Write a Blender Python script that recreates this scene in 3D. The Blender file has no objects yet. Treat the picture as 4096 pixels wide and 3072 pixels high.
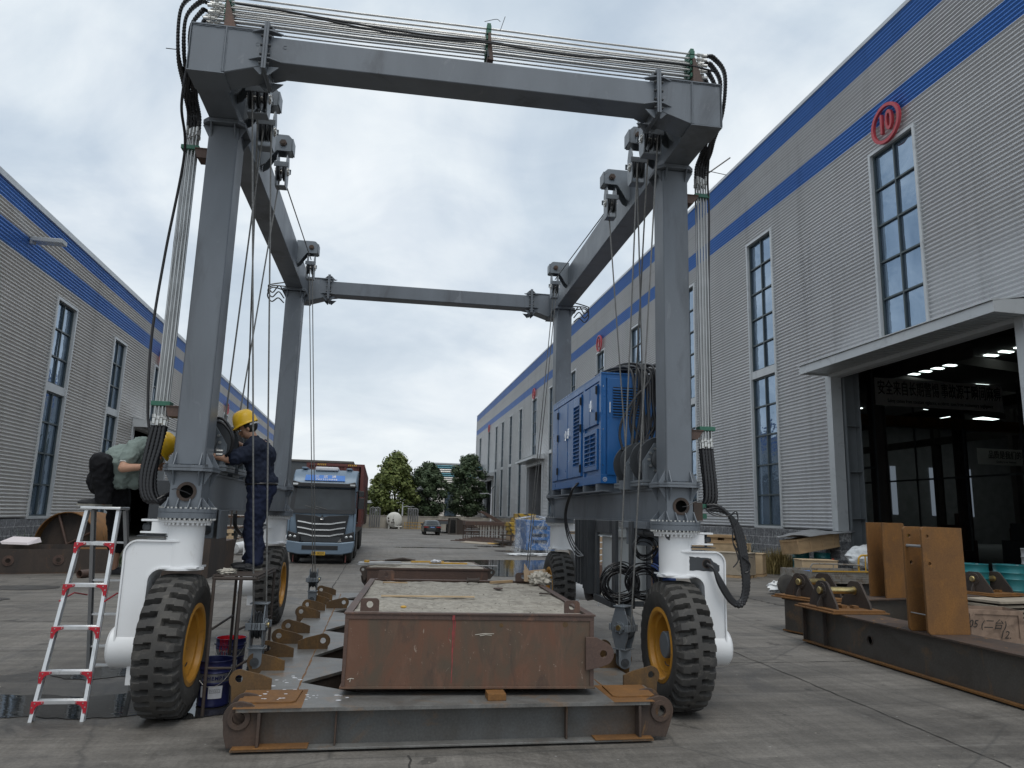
import bpy, bmesh, math, random
from math import sin, cos, pi, radians, sqrt
from mathutils import Vector, Matrix
from mathutils.geometry import tessellate_polygon

S = bpy.context.scene
COL = S.collection
random.seed(7)

# ------------------------------------------------------------------ camera
cam_data = bpy.data.cameras.new("camera")
cam = bpy.data.objects.new("camera", cam_data)
COL.objects.link(cam)
def cam_axes(pitch, roll, yaw):
    cy, sy, cp, sp, cr, sr = cos(yaw), sin(yaw), cos(pitch), sin(pitch), cos(roll), sin(roll)
    f = Vector((sy*cp, cy*cp, sp)); r = Vector((cy, -sy, 0)); u = r.cross(f)
    return cr*r + sr*u, -sr*r + cr*u, f
_r, _u, _f = cam_axes(radians(10.29864), radians(1.54875), radians(10.06332))
_m = Matrix((( _r.x, _u.x, -_f.x, 0), (_r.y, _u.y, -_f.y, 0), (_r.z, _u.z, -_f.z, 1.8), (0, 0, 0, 1)))
cam.matrix_world = _m
cam_data.sensor_width = 36.0
cam_data.lens = 724.026/1024*36.0
cam_data.clip_start = 0.05
cam_data.clip_end = 2000
S.camera = cam

# ------------------------------------------------------------------ light
SUN_EL, SUN_AZ = radians(64), radians(178)      # azimuth from +Y clockwise: behind and left of the camera
world = bpy.data.worlds.new("World")
S.world = world
world.use_nodes = True
nt = world.node_tree
for n in list(nt.nodes): nt.nodes.remove(n)
def N(t, x, **kw):
    n = t.nodes.new(x)
    for k, v in kw.items(): setattr(n, k, v)
    return n
out = N(nt, 'ShaderNodeOutputWorld'); bg = N(nt, 'ShaderNodeBackground')
sky = N(nt, 'ShaderNodeTexSky', sky_type='NISHITA', sun_disc=False, sun_elevation=SUN_EL, sun_rotation=SUN_AZ)
tc = N(nt, 'ShaderNodeTexCoord'); mp = N(nt, 'ShaderNodeMapping')
# stretch the clouds so they flatten towards the horizon
sep = N(nt, 'ShaderNodeSeparateXYZ'); nt.links.new(tc.outputs['Generated'], sep.inputs[0])
mz = N(nt, 'ShaderNodeMath', operation='MAXIMUM'); nt.links.new(sep.outputs['Z'], mz.inputs[0]); mz.inputs[1].default_value = 0.0
az = N(nt, 'ShaderNodeMath', operation='ADD'); nt.links.new(mz.outputs[0], az.inputs[0]); az.inputs[1].default_value = 0.22
dv = []
for k in 'XY':
    d = N(nt, 'ShaderNodeMath', operation='DIVIDE'); nt.links.new(sep.outputs[k], d.inputs[0]); nt.links.new(az.outputs[0], d.inputs[1]); dv.append(d)
cb = N(nt, 'ShaderNodeCombineXYZ'); nt.links.new(dv[0].outputs[0], cb.inputs[0]); nt.links.new(dv[1].outputs[0], cb.inputs[1])
def sky_noise(scale, detail, off, rough=0.5, dist=0.0):
    m = N(nt, 'ShaderNodeMapping'); m.inputs['Location'].default_value = off
    nt.links.new(cb.outputs[0], m.inputs[0])
    n = N(nt, 'ShaderNodeTexNoise'); n.inputs['Scale'].default_value = scale; n.inputs['Detail'].default_value = detail
    n.inputs['Roughness'].default_value = rough; n.inputs['Distortion'].default_value = dist
    nt.links.new(m.outputs[0], n.inputs[0]); return n
def sky_ramp(src, stops):
    r = N(nt, 'ShaderNodeValToRGB'); el = r.color_ramp.elements
    el[0].position, el[0].color = stops[0][0], (*stops[0][1], 1)
    el[1].position, el[1].color = stops[-1][0], (*stops[-1][1], 1)
    for p, c in stops[1:-1]:
        e = el.new(p); e.color = (*c, 1)
    nt.links.new(src, r.inputs[0]); return r
n1 = sky_noise(1.05, 8, (0.2, 3.0, 0), 0.56, 0.5)
ramp1 = sky_ramp(n1.outputs['Fac'], [(0.33, (4.2, 5.0, 5.8)), (0.44, (5.2, 5.9, 6.6)), (0.55, (6.7, 7.2, 7.6)), (0.68, (7.8, 8.1, 8.3))])
n2 = sky_noise(2.6, 6, (0.3, 5.1, 0), 0.55, 0.6)
ramp2 = sky_ramp(n2.outputs['Fac'], [(0.35, (0.88, 0.90, 0.93)), (0.65, (1.08, 1.07, 1.05))])
mul = N(nt, 'ShaderNodeMix', data_type='RGBA', blend_type='MULTIPLY'); mul.inputs[0].default_value = 1
nt.links.new(ramp1.outputs[0], mul.inputs[6]); nt.links.new(ramp2.outputs[0], mul.inputs[7])
# even grey-white veil near the horizon
hz = N(nt, 'ShaderNodeMapRange'); hz.inputs[1].default_value = 0.0; hz.inputs[2].default_value = 0.38; hz.inputs[3].default_value = 0.7; hz.inputs[4].default_value = 0.0
nt.links.new(sep.outputs['Z'], hz.inputs[0])
veil = N(nt, 'ShaderNodeMix', data_type='RGBA'); nt.links.new(hz.outputs[0], veil.inputs[0]); nt.links.new(mul.outputs[2], veil.inputs[6])
veil.inputs[7].default_value = (6.9, 7.2, 7.4, 1)
mx = N(nt, 'ShaderNodeMix', data_type='RGBA'); mx.inputs[0].default_value = 0.93
nt.links.new(sky.outputs[0], mx.inputs[6]); nt.links.new(veil.outputs[2], mx.inputs[7])
nt.links.new(mx.outputs[2], bg.inputs[0]); bg.inputs[1].default_value = 0.102
nt.links.new(bg.outputs[0], out.inputs[0])

sun_data = bpy.data.lights.new("sun", 'SUN'); sun_data.energy = 1.0; sun_data.angle = radians(30); sun_data.color = (1, 0.96, 0.9)
sun = bpy.data.objects.new("sun", sun_data); COL.objects.link(sun)
sdir = Vector((sin(SUN_AZ)*cos(SUN_EL), cos(SUN_AZ)*cos(SUN_EL), sin(SUN_EL)))
sun.rotation_euler = sdir.to_track_quat('Z', 'Y').to_euler()

S.render.engine = 'CYCLES'
S.view_settings.view_transform = 'Standard'; S.view_settings.look = 'None'
S.view_settings.exposure = 0.32; S.view_settings.gamma = 1.0
S.cycles.max_bounces = 6
S.cycles.transparent_max_bounces = 12

# ------------------------------------------------------------------ materials
MAT = {}
def ramp(t, src, stops, interp='LINEAR'):
    r = t.nodes.new('ShaderNodeValToRGB'); r.color_ramp.interpolation = interp
    el = r.color_ramp.elements
    el[0].position, el[0].color = stops[0][0], (*stops[0][1], 1)
    el[1].position, el[1].color = stops[-1][0], (*stops[-1][1], 1)
    for p, c in stops[1:-1]:
        e = el.new(p); e.color = (*c, 1)
    t.links.new(src, r.inputs[0]); return r.outputs[0]
def noise(t, co, scale, detail=4, rough=0.55, dist=0.0, stretch=None, loc=(0, 0, 0)):
    m = t.nodes.new('ShaderNodeMapping'); t.links.new(co, m.inputs[0])
    if stretch: m.inputs['Scale'].default_value = stretch
    m.inputs['Location'].default_value = loc
    n = t.nodes.new('ShaderNodeTexNoise'); t.links.new(m.outputs[0], n.inputs[0])
    n.inputs['Scale'].default_value = scale; n.inputs['Detail'].default_value = detail
    n.inputs['Roughness'].default_value = rough; n.inputs['Distortion'].default_value = dist
    return n.outputs['Fac']
def mixc(t, fac, a, b, mode='MIX'):
    m = t.nodes.new('ShaderNodeMix'); m.data_type = 'RGBA'; m.blend_type = mode
    for i, v in ((0, fac), (6, a), (7, b)):
        if hasattr(v, 'links') or hasattr(v, 'is_output'): t.links.new(v, m.inputs[i])
        elif i == 0: m.inputs[0].default_value = v
        else: m.inputs[i].default_value = (*v, 1)
    return m.outputs[2]
def newmat(name):
    m = bpy.data.materials.new(name); m.use_nodes = True
    t = m.node_tree; b = t.nodes['Principled BSDF']
    co = t.nodes.new('ShaderNodeTexCoord').outputs['Object']
    MAT[name] = m
    return m, t, b, co
def bump(t, b, h, strength, dist=0.01):
    n = t.nodes.new('ShaderNodeBump'); n.inputs['Strength'].default_value = strength; n.inputs['Distance'].default_value = dist
    t.links.new(h, n.inputs['Height']); t.links.new(n.outputs[0], b.inputs['Normal'])
def setc(t, b, c):
    if isinstance(c, tuple): b.inputs['Base Color'].default_value = (*c, 1)
    else: t.links.new(c, b.inputs['Base Color'])
def mat(name, col, rough=0.6, metal=0.0, var=0.12, scale=6, bmp=0.0, bscale=60, dirt=None, dirt_amt=(0.55, 0.7), dscale=2.5, stretch=None, spec=None):
    m, t, b, co = newmat(name)
    lo = tuple(c*(1-var) for c in col); hi = tuple(min(1, c*(1+var)) for c in col)
    c = ramp(t, noise(t, co, scale, 5, 0.6, 0.3, stretch), [(0.3, lo), (0.7, hi)])
    if dirt:
        f = ramp(t, noise(t, co, dscale, 8, 0.65, 0.8, stretch, (3, 1, 7)), [(dirt_amt[0], (0, 0, 0)), (dirt_amt[1], (1, 1, 1))])
        c = mixc(t, f, c, dirt)
    setc(t, b, c)
    b.inputs['Metallic'].default_value = metal
    rr = t.nodes.new('ShaderNodeMapRange'); t.links.new(noise(t, co, scale*1.7, 4), rr.inputs[0])
    rr.inputs[3].default_value = max(0.02, rough-0.1); rr.inputs[4].default_value = min(1, rough+0.1)
    t.links.new(rr.outputs[0], b.inputs['Roughness'])
    if spec is not None: b.inputs['Specular IOR Level'].default_value = spec
    if bmp: bump(t, b, noise(t, co, bscale, 4), bmp, 0.004)
    return m
def rust(name, base, spots, bright, rough=0.75, s1=3.0, s2=9.0, amt=(0.5, 0.62), streak=(1, 1, 0.35), bmp=0.25, ends=None):
    """steel with rust: base colour, darker or lighter spots and bright orange bloom"""
    m, t, b, co = newmat(name)
    c = mixc(t, ramp(t, noise(t, co, s1, 8, 0.65, 0.6, streak), [(0.35, (0, 0, 0)), (0.65, (1, 1, 1))]), base, spots)
    c = mixc(t, ramp(t, noise(t, co, s2*0.45, 10, 0.7, 1.2, streak, (5, 2, 1)), [(amt[0], (0, 0, 0)), (amt[1], (1, 1, 1))]), c, bright)
    if ends:      # both ends of the piece have rusted further than its middle
        sx = t.nodes.new('ShaderNodeSeparateXYZ'); t.links.new(co, sx.inputs[0])
        ab = t.nodes.new('ShaderNodeMath'); ab.operation = 'ABSOLUTE'; t.links.new(sx.outputs['X'], ab.inputs[0])
        ad = t.nodes.new('ShaderNodeMath'); ad.operation = 'MULTIPLY_ADD'; t.links.new(noise(t, co, 3.5, 8, 0.7, 0.8), ad.inputs[0]); ad.inputs[1].default_value = 0.7
        hf = t.nodes.new('ShaderNodeMath'); hf.operation = 'MULTIPLY'; t.links.new(ab.outputs[0], hf.inputs[0]); hf.inputs[1].default_value = 0.42; t.links.new(hf.outputs[0], ad.inputs[2])
        c = mixc(t, ramp(t, ad.outputs[0], [(ends[0], (0, 0, 0)), (ends[1], (0.9, 0.9, 0.9))]), c, ends[2])
    fine = ramp(t, noise(t, co, 55, 4, 0.6), [(0.3, (0.82, 0.82, 0.82)), (0.7, (1.15, 1.15, 1.15))])
    setc(t, b, mixc(t, 1.0, c, fine, 'MULTIPLY'))
    b.inputs['Roughness'].default_value = rough
    bump(t, b, noise(t, co, 30, 8, 0.7), bmp, 0.004)
    return m

mat('crane_grey', (0.142, 0.160, 0.182), 0.42, 0.0, 0.14, 1.8, 0.12, 45, dirt=(0.085, 0.093, 0.105), dirt_amt=(0.52, 0.70), dscale=1.7, stretch=(1, 1, 0.35))
def grime(name, col, amt, scale, stretch=(1, 1, 0.2), loc=(2, 6, 3), s=0.75):
    """second coat of marks over an existing paint"""
    t = MAT[name].node_tree; b = t.nodes['Principled BSDF']; src = b.inputs['Base Color'].links[0].from_socket
    co = t.nodes.new('ShaderNodeTexCoord').outputs['Object']
    f = ramp(t, noise(t, co, scale, 10, 0.72, 1.0, stretch, loc), [(amt[0], (0, 0, 0)), (amt[1], (s, s, s))])
    t.links.new(mixc(t, f, src, col), b.inputs['Base Color'])
grime('crane_grey', (0.20, 0.215, 0.235), (0.60, 0.68), 6.0, (1, 1, 0.5))
grime('crane_grey', (0.07, 0.062, 0.052), (0.66, 0.72), 9.0, (1.4, 1.4, 0.25), (8, 2, 5))
mat('crane_dark', (0.055, 0.060, 0.066), 0.45, 0.2, 0.15, 5)
mat('block_grey', (0.16, 0.18, 0.20), 0.38, 0.2, 0.12, 6, 0.05, dirt=(0.10, 0.085, 0.07), dirt_amt=(0.62, 0.7), dscale=6)
mat('white_paint', (0.78, 0.79, 0.80), 0.38, 0.0, 0.03, 2, 0.04, 120, dirt=(0.60, 0.60, 0.58), dirt_amt=(0.66, 0.8), dscale=2.0)
grime('white_paint', (0.50, 0.47, 0.42), (0.60, 0.74), 5.0, (1, 1, 0.35))
grime('white_paint', (0.20, 0.19, 0.18), (0.68, 0.72), 14.0, (1, 1, 0.8), (4, 4, 9), 0.6)
mat('rubber', (0.045, 0.043, 0.041), 0.78, 0.0, 0.2, 8, 0.25, 60, dirt=(0.075, 0.070, 0.062), dirt_amt=(0.45, 0.75), dscale=3)
mat('yellow_rim', (0.52, 0.25, 0.035), 0.4, 0.0, 0.12, 6, 0.05, dirt=(0.26, 0.12, 0.03), dirt_amt=(0.55, 0.72), dscale=5)
grime('yellow_rim', (0.16, 0.10, 0.05), (0.60, 0.70), 12, (1, 1, 1))
grime('rubber', (0.13, 0.12, 0.105), (0.55, 0.70), 9, (1, 1, 1))
mat('hub_grey', (0.17, 0.19, 0.21), 0.5, 0.1, 0.12, 8, 0.1)
mat('bolt', (0.62, 0.62, 0.60), 0.35, 0.9, 0.1, 20)
mat('steel_pipe', (0.42, 0.425, 0.42), 0.32, 0.9, 0.12, 6, dirt=(0.32, 0.30, 0.27), dirt_amt=(0.6, 0.75), dscale=8)
mat('wire_rope', (0.20, 0.20, 0.195), 0.5, 0.6, 0.25, 40, 0.3, 200)
mat('hose_black', (0.016, 0.016, 0.018), 0.33, 0.0, 0.2, 20)
mat('cable_grey', (0.07, 0.073, 0.08), 0.5, 0.0, 0.2, 20)
mat('clamp_green', (0.03, 0.13, 0.085), 0.5, 0.0, 0.1, 10)
mat('blue_cabinet', (0.020, 0.125, 0.36), 0.30, 0.0, 0.06, 1.5, 0.02, dirt=(0.017, 0.105, 0.30), dirt_amt=(0.5, 0.8), dscale=1.2)
mat('black_plastic', (0.012, 0.012, 0.013), 0.4, 0.0, 0.1, 10)
mat('control_grey', (0.50, 0.52, 0.52), 0.42, 0.0, 0.04, 3, dirt=(0.35, 0.34, 0.31), dirt_amt=(0.66, 0.8), dscale=3)
mat('aluminium', (0.70, 0.71, 0.72), 0.36, 0.85, 0.08, 9, dirt=(0.35, 0.35, 0.35), dirt_amt=(0.6, 0.75), dscale=9)
mat('red_plastic', (0.42, 0.016, 0.030), 0.4, 0.0, 0.1, 10)
mat('dark_hole', (0.006, 0.006, 0.006), 0.9, 0.0, 0.1, 3)  # near-black that stands for the shade inside holes
mat('brass', (0.62, 0.50, 0.24), 0.33, 0.95, 0.15, 10, 0.05, dirt=(0.34, 0.30, 0.18), dirt_amt=(0.5, 0.7), dscale=7)
mat('helmet_yellow', (0.78, 0.47, 0.015), 0.35, 0.0, 0.05, 10, dirt=(0.55, 0.33, 0.03), dirt_amt=(0.62, 0.75), dscale=10)
mat('skin', (0.42, 0.235, 0.155), 0.55, 0.0, 0.10, 14, 0.05, 120)
mat('hair', (0.010, 0.009, 0.008), 0.6, 0.0, 0.3, 40)
mat('navy_cloth', (0.014, 0.019, 0.036), 0.85, 0.0, 0.25, 7, 0.3, 26, spec=0.25)
mat('navy_trousers', (0.012, 0.017, 0.040), 0.85, 0.0, 0.25, 7, 0.3, 22, spec=0.25)
mat('black_cloth', (0.011, 0.011, 0.013), 0.85, 0.0, 0.25, 7, 0.3, 22, spec=0.25)
mat('green_shirt', (0.20, 0.245, 0.225), 0.85, 0.0, 0.12, 6, 0.35, 20, spec=0.25)
mat('blue_jacket', (0.03, 0.055, 0.16), 0.85, 0.0, 0.2, 7, 0.3, 22, spec=0.25)
mat('shoe_black', (0.022, 0.023, 0.026), 0.7, 0.0, 0.3, 20, 0.2, 60)
mat('shoe_sole', (0.22, 0.21, 0.18), 0.7, 0.0, 0.2, 20)
mat('bandage', (0.72, 0.70, 0.66), 0.85, 0.0, 0.06, 30, 0.3, 80)
mat('crate_brown', (0.27, 0.19, 0.14), 0.85, 0.0, 0.2, 4, 0.3, 40, dirt=(0.16, 0.11, 0.08), dirt_amt=(0.5, 0.7), dscale=5)
mat('rag', (0.46, 0.43, 0.37), 0.9, 0.0, 0.25, 12, 0.5, 40)
rust('rust_orange', (0.215, 0.098, 0.024), (0.140, 0.068, 0.024), (0.29, 0.128, 0.022), s1=2.6, amt=(0.55, 0.8), streak=(1, 1, 0.6))
rust('rust_brown', (0.105, 0.062, 0.047), (0.070, 0.046, 0.038), (0.19, 0.092, 0.055), s1=2.0, s2=7, amt=(0.56, 0.7), rough=0.62)
rust('rust_dark', (0.068, 0.050, 0.040), (0.040, 0.033, 0.030), (0.15, 0.078, 0.035), s1=3, amt=(0.60, 0.74))
rust('mill_steel', (0.078, 0.071, 0.063), (0.055, 0.047, 0.040), (0.145, 0.088, 0.048), s1=2.0, s2=4, amt=(0.54, 0.72), rough=0.5, streak=(1, 1, 1), bmp=0.12)
rust('plate_steel', (0.175, 0.175, 0.168), (0.105, 0.100, 0.093), (0.20, 0.120, 0.062), s1=2.6, s2=5, amt=(0.53, 0.72), rough=0.42, streak=(1, 1, 1), bmp=0.12)
rust('girder_web', (0.095, 0.098, 0.098), (0.070, 0.066, 0.060), (0.150, 0.090, 0.048), s1=2.0, s2=4, amt=(0.57, 0.74), rough=0.5, streak=(1, 1, 1), bmp=0.12, ends=(0.72, 0.98, (0.080, 0.056, 0.040)))
rust('girder_plate', (0.175, 0.175, 0.168), (0.105, 0.100, 0.093), (0.20, 0.120, 0.062), s1=2.6, s2=5, amt=(0.55, 0.74), rough=0.42, streak=(1, 1, 1), bmp=0.12, ends=(0.86, 1.0, (0.16, 0.088, 0.040)))
rust('lug_rust', (0.118, 0.066, 0.024), (0.078, 0.048, 0.024), (0.185, 0.095, 0.024), s1=2.6, amt=(0.50, 0.75))
rust('frame_rust', (0.085, 0.052, 0.036), (0.045, 0.035, 0.030), (0.22, 0.115, 0.035), s1=3.0, amt=(0.57, 0.70))
mat('gravel', (0.32, 0.295, 0.25), 0.95, 0.0, 0.30, 22, 0.7, 70, dirt=(0.17, 0.15, 0.125), dirt_amt=(0.50, 0.72), dscale=3.2)
mat('wood', (0.40, 0.275, 0.155), 0.8, 0.0, 0.18, 5, 0.25, 40, dirt=(0.26, 0.165, 0.085), dirt_amt=(0.55, 0.72), dscale=4, stretch=(0.25, 1, 1))
mat('ply', (0.47, 0.35, 0.215), 0.8, 0.0, 0.12, 3, 0.2, 40, dirt=(0.34, 0.24, 0.14), dirt_amt=(0.55, 0.75), dscale=2.5)
mat('ply_grey', (0.35, 0.30, 0.235), 0.85, 0.0, 0.12, 3, 0.2, 40, dirt=(0.26, 0.225, 0.18), dirt_amt=(0.5, 0.7), dscale=2.5)
mat('cardboard', (0.36, 0.26, 0.17), 0.85, 0.0, 0.10, 6)
mat('teal_paint', (0.012, 0.125, 0.135), 0.35, 0.1, 0.12, 3, 0.05, dirt=(0.02, 0.08, 0.085), dirt_amt=(0.55, 0.75))
mat('teal_light', (0.014, 0.15, 0.165), 0.35, 0.1, 0.12, 3, 0.05)
mat('navy_bucket', (0.018, 0.022, 0.085), 0.32, 0.2, 0.1, 8)
mat('silver_bucket', (0.30, 0.30, 0.31), 0.3, 0.7, 0.15, 6)
mat('maroon_bucket', (0.20, 0.10, 0.12), 0.35, 0.3, 0.2, 6)
mat('red_paint', (0.42, 0.012, 0.02), 0.25, 0.0, 0.1, 10)
mat('label_white', (0.62, 0.63, 0.66), 0.5, 0.0, 0.06, 20)
mat('faded_red', (0.26, 0.045, 0.045), 0.6, 0.0, 0.3, 20)
mat('joint_dark', (0.045, 0.042, 0.038), 0.95, 0.0, 0.3, 8)
mat('yellow_block', (0.42, 0.27, 0.035), 0.7, 0.0, 0.2, 4, 0.15, dirt=(0.07, 0.06, 0.045), dirt_amt=(0.5, 0.56), dscale=3)
mat('yellow_rail', (0.52, 0.30, 0.04), 0.5, 0.0, 0.1, 8)
mat('cart_metal', (0.26, 0.245, 0.22), 0.6, 0.2, 0.2, 6, dirt=(0.14, 0.09, 0.05), dirt_amt=(0.52, 0.66), dscale=5)
mat('wall_concrete', (0.37, 0.34, 0.29), 0.9, 0.0, 0.12, 1.2, 0.2, dirt=(0.24, 0.22, 0.19), dirt_amt=(0.5, 0.7), dscale=0.9)
mat('panel_dark', (0.085, 0.093, 0.10), 0.6, 0.0, 0.08, 1)
mat('tank_white', (0.66, 0.65, 0.60), 0.45, 0.0, 0.08, 1.5, dirt=(0.35, 0.31, 0.26), dirt_amt=(0.6, 0.75))
mat('galv', (0.33, 0.335, 0.34), 0.5, 0.4, 0.1, 4)
mat('truck_paint', (0.15, 0.205, 0.265), 0.42, 0.2, 0.05, 2)
mat('truck_black', (0.018, 0.019, 0.021), 0.38, 0.0, 0.1, 6)
mat('chrome', (0.80, 0.81, 0.82), 0.18, 0.95, 0.04, 4)
mat('glass_dark', (0.020, 0.024, 0.028), 0.06, 0.0, 0.1, 2, spec=0.9)
mat('windscreen', (0.028, 0.034, 0.038), 0.08, 0.0, 0.4, 1.6, spec=0.45)
mat('light_glass', (0.55, 0.57, 0.58), 0.12, 0.4, 0.05, 8)
mat('container_red', (0.135, 0.042, 0.035), 0.6, 0.0, 0.12, 1.5, dirt=(0.09, 0.035, 0.03), dirt_amt=(0.55, 0.7))
mat('banner_blue', (0.035, 0.17, 0.52), 0.5, 0.0, 0.04, 4)
mat('plate_yellow', (0.58, 0.36, 0.04), 0.5, 0.0, 0.05, 4)
mat('ink_black', (0.012, 0.012, 0.012), 0.6, 0.0, 0.05, 4)
mat('ink_white', (0.80, 0.80, 0.80), 0.6, 0.0, 0.03, 4)
mat('sign_red', (0.42, 0.045, 0.060), 0.45, 0.0, 0.08, 3)
mat('car_grey', (0.030, 0.034, 0.034), 0.22, 0.3, 0.05, 2)
mat('tail_red', (0.30, 0.01, 0.01), 0.3, 0.0, 0.05, 4)
mat('grass_dry', (0.22, 0.17, 0.065), 0.9, 0.0, 0.35, 3)
mat('weed_green', (0.045, 0.085, 0.024), 0.85, 0.0, 0.35, 3)
mat('bark', (0.10, 0.082, 0.062), 0.9, 0.0, 0.2, 5, 0.4, 20)
mat('foam_white', (0.72, 0.66, 0.67), 0.8, 0.0, 0.03, 3)
mat('bin_black', (0.015, 0.022, 0.020), 0.5, 0.0, 0.1, 3)
mat('cone_red', (0.50, 0.055, 0.02), 0.5, 0.0, 0.05, 3)
mat('frame_metal', (0.36, 0.38, 0.39), 0.45, 0.25, 0.06, 3)
mat('trim_grey', (0.50, 0.52, 0.53), 0.45, 0.2, 0.05, 1.2, dirt=(0.33, 0.34, 0.35), dirt_amt=(0.55, 0.8))
mat('mullion', (0.055, 0.075, 0.082), 0.4, 0.2, 0.1, 4)
mat('column_grey', (0.16, 0.175, 0.185), 0.5, 0.1, 0.08, 2)
mat('interior_dark', (0.20, 0.20, 0.205), 0.9, 0.0, 0.15, 1)
mat('interior_col', (0.14, 0.13, 0.12), 0.9, 0.0, 0.15, 1)
mat('banner_cloth', (0.80, 0.78, 0.74), 0.8, 0.0, 0.05, 1)
mat('near_black', (0.02, 0.02, 0.02), 0.95, 0.0, 0.2, 5)  # near-black colour of the hopper's inner wall
# leaves: two-tone by clump
def leafmat(name, a, b_, c_):
    m, t, b, co = newmat(name)
    setc(t, b, ramp(t, noise(t, co, 1.3, 5, 0.6), [(0.3, a), (0.5, b_), (0.7, c_)]))
    b.inputs['Roughness'].default_value = 0.6
    b.inputs['Specular IOR Level'].default_value = 0.3
leafmat('leaf_light', (0.060, 0.086, 0.024), (0.120, 0.150, 0.042), (0.190, 0.210, 0.062))
leafmat('leaf_dark', (0.030, 0.052, 0.026), (0.058, 0.086, 0.042), (0.092, 0.120, 0.060))
# emissive skylight (daylight through roof panels)
m, t, b, co = newmat('skylight')
b.inputs['Base Color'].default_value = (0.5, 0.55, 0.55, 1); b.inputs['Emission Color'].default_value = (0.85, 1.0, 0.97, 1); b.inputs['Emission Strength'].default_value = 2.6
m, t, b, co = newmat('far_window')
b.inputs['Base Color'].default_value = (0.1, 0.1, 0.1, 1); b.inputs['Emission Color'].default_value = (0.5, 0.6, 0.72, 1); b.inputs['Emission Strength'].default_value = 0.16
m, t, b, co = newmat('tube_lamp')
b.inputs['Base Color'].default_value = (0.1, 0.1, 0.1, 1); b.inputs['Emission Color'].default_value = (1, 0.97, 0.9, 1); b.inputs['Emission Strength'].default_value = 0.5
# window glass: dark tinted, reflecting, slightly wavy
m, t, b, co = newmat('window_glass')
b.inputs['Base Color'].default_value = (0.24, 0.33, 0.44, 1); b.inputs['Roughness'].default_value = 0.04; b.inputs['Metallic'].default_value = 0.72
b.inputs['Specular IOR Level'].default_value = 0.9
bump(t, b, noise(t, co, 1.3, 3), 0.30, 0.06)
setc(t, b, ramp(t, noise(t, co, 0.5, 5, 0.6, 0.5), [(0.35, (0.17, 0.25, 0.35)), (0.65, (0.29, 0.38, 0.49))]))
# cladding sheets
def wallco(t, co):
    s_ = t.nodes.new('ShaderNodeSeparateXYZ'); c_ = t.nodes.new('ShaderNodeCombineXYZ'); t.links.new(co, s_.inputs[0])
    t.links.new(s_.outputs['Y'], c_.inputs['X']); t.links.new(s_.outputs['Z'], c_.inputs['Y']); return c_.outputs[0]
def clad(name, col, lo):
    m, t, b, co = newmat(name)
    f1 = noise(t, co, 0.25, 4, 0.6, 0, (1, 1, 1))
    c = ramp(t, f1, [(0.3, lo), (0.7, col)])
    # sheets differ a little from one another (1 m tall lifts, 6 m long)
    br = t.nodes.new('ShaderNodeTexBrick'); br.offset = 0.012; t.links.new(wallco(t, co), br.inputs[0])
    br.inputs['Scale'].default_value = 1.0; br.inputs['Brick Width'].default_value = 6.3; br.inputs['Row Height'].default_value = 0.92
    br.inputs['Color1'].default_value = (0.975, 0.975, 0.975, 1); br.inputs['Color2'].default_value = (1.015, 1.015, 1.015, 1); br.inputs['Mortar'].default_value = (0.70, 0.70, 0.70, 1)
    br.inputs['Mortar Size'].default_value = 0.006
    c = mixc(t, 1.0, c, br.outputs['Color'], 'MULTIPLY')
    c = mixc(t, ramp(t, noise(t, co, 1.1, 8, 0.7, 0.4, (1, 1.6, 0.10), (3, 3, 3)), [(0.52, (0, 0, 0)), (0.75, (0.5, 0.5, 0.5))]), c, tuple(0.62*q for q in lo))
    setc(t, b, c); b.inputs['Roughness'].default_value = 0.36; b.inputs['Metallic'].default_value = 0.5
    bump(t, b, noise(t, co, 1.2, 4, 0.6, 0, (1, 0.5, 1)), 0.35, 0.05)
clad('clad_grey', (0.60, 0.605, 0.615), (0.54, 0.545, 0.555))
clad('clad_warm', (0.60, 0.58, 0.555), (0.53, 0.515, 0.495))
clad('clad_blue', (0.085, 0.24, 0.62), (0.07, 0.20, 0.55))
clad('clad_teal', (0.075, 0.20, 0.25), (0.06, 0.17, 0.22))
# rough-faced block plinth
m, t, b, co = newmat('plinth_stone')
br = t.nodes.new('ShaderNodeTexBrick'); t.links.new(wallco(t, co), br.inputs[0])
br.inputs['Brick Width'].default_value = 0.62; br.inputs['Row Height'].default_value = 0.31; br.inputs['Scale'].default_value = 1; br.inputs['Mortar Size'].default_value = 0.014
br.inputs['Color1'].default_value = (0.155, 0.158, 0.165, 1); br.inputs['Color2'].default_value = (0.12, 0.122, 0.128, 1); br.inputs['Mortar'].default_value = (0.30, 0.30, 0.30, 1)
nz = noise(t, co, 7.5, 10, 0.75, 1.4, (1, 1, 0.8))
setc(t, b, mixc(t, 1.0, br.outputs['Color'], ramp(t, nz, [(0.36, (0.30, 0.30, 0.31)), (0.64, (1.9, 1.9, 1.9))]), 'MULTIPLY'))  # relief shade put into the colour: the bump noise also darkens and lightens
b.inputs['Roughness'].default_value = 0.85; bump(t, b, nz, 0.9, 0.05)
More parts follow.
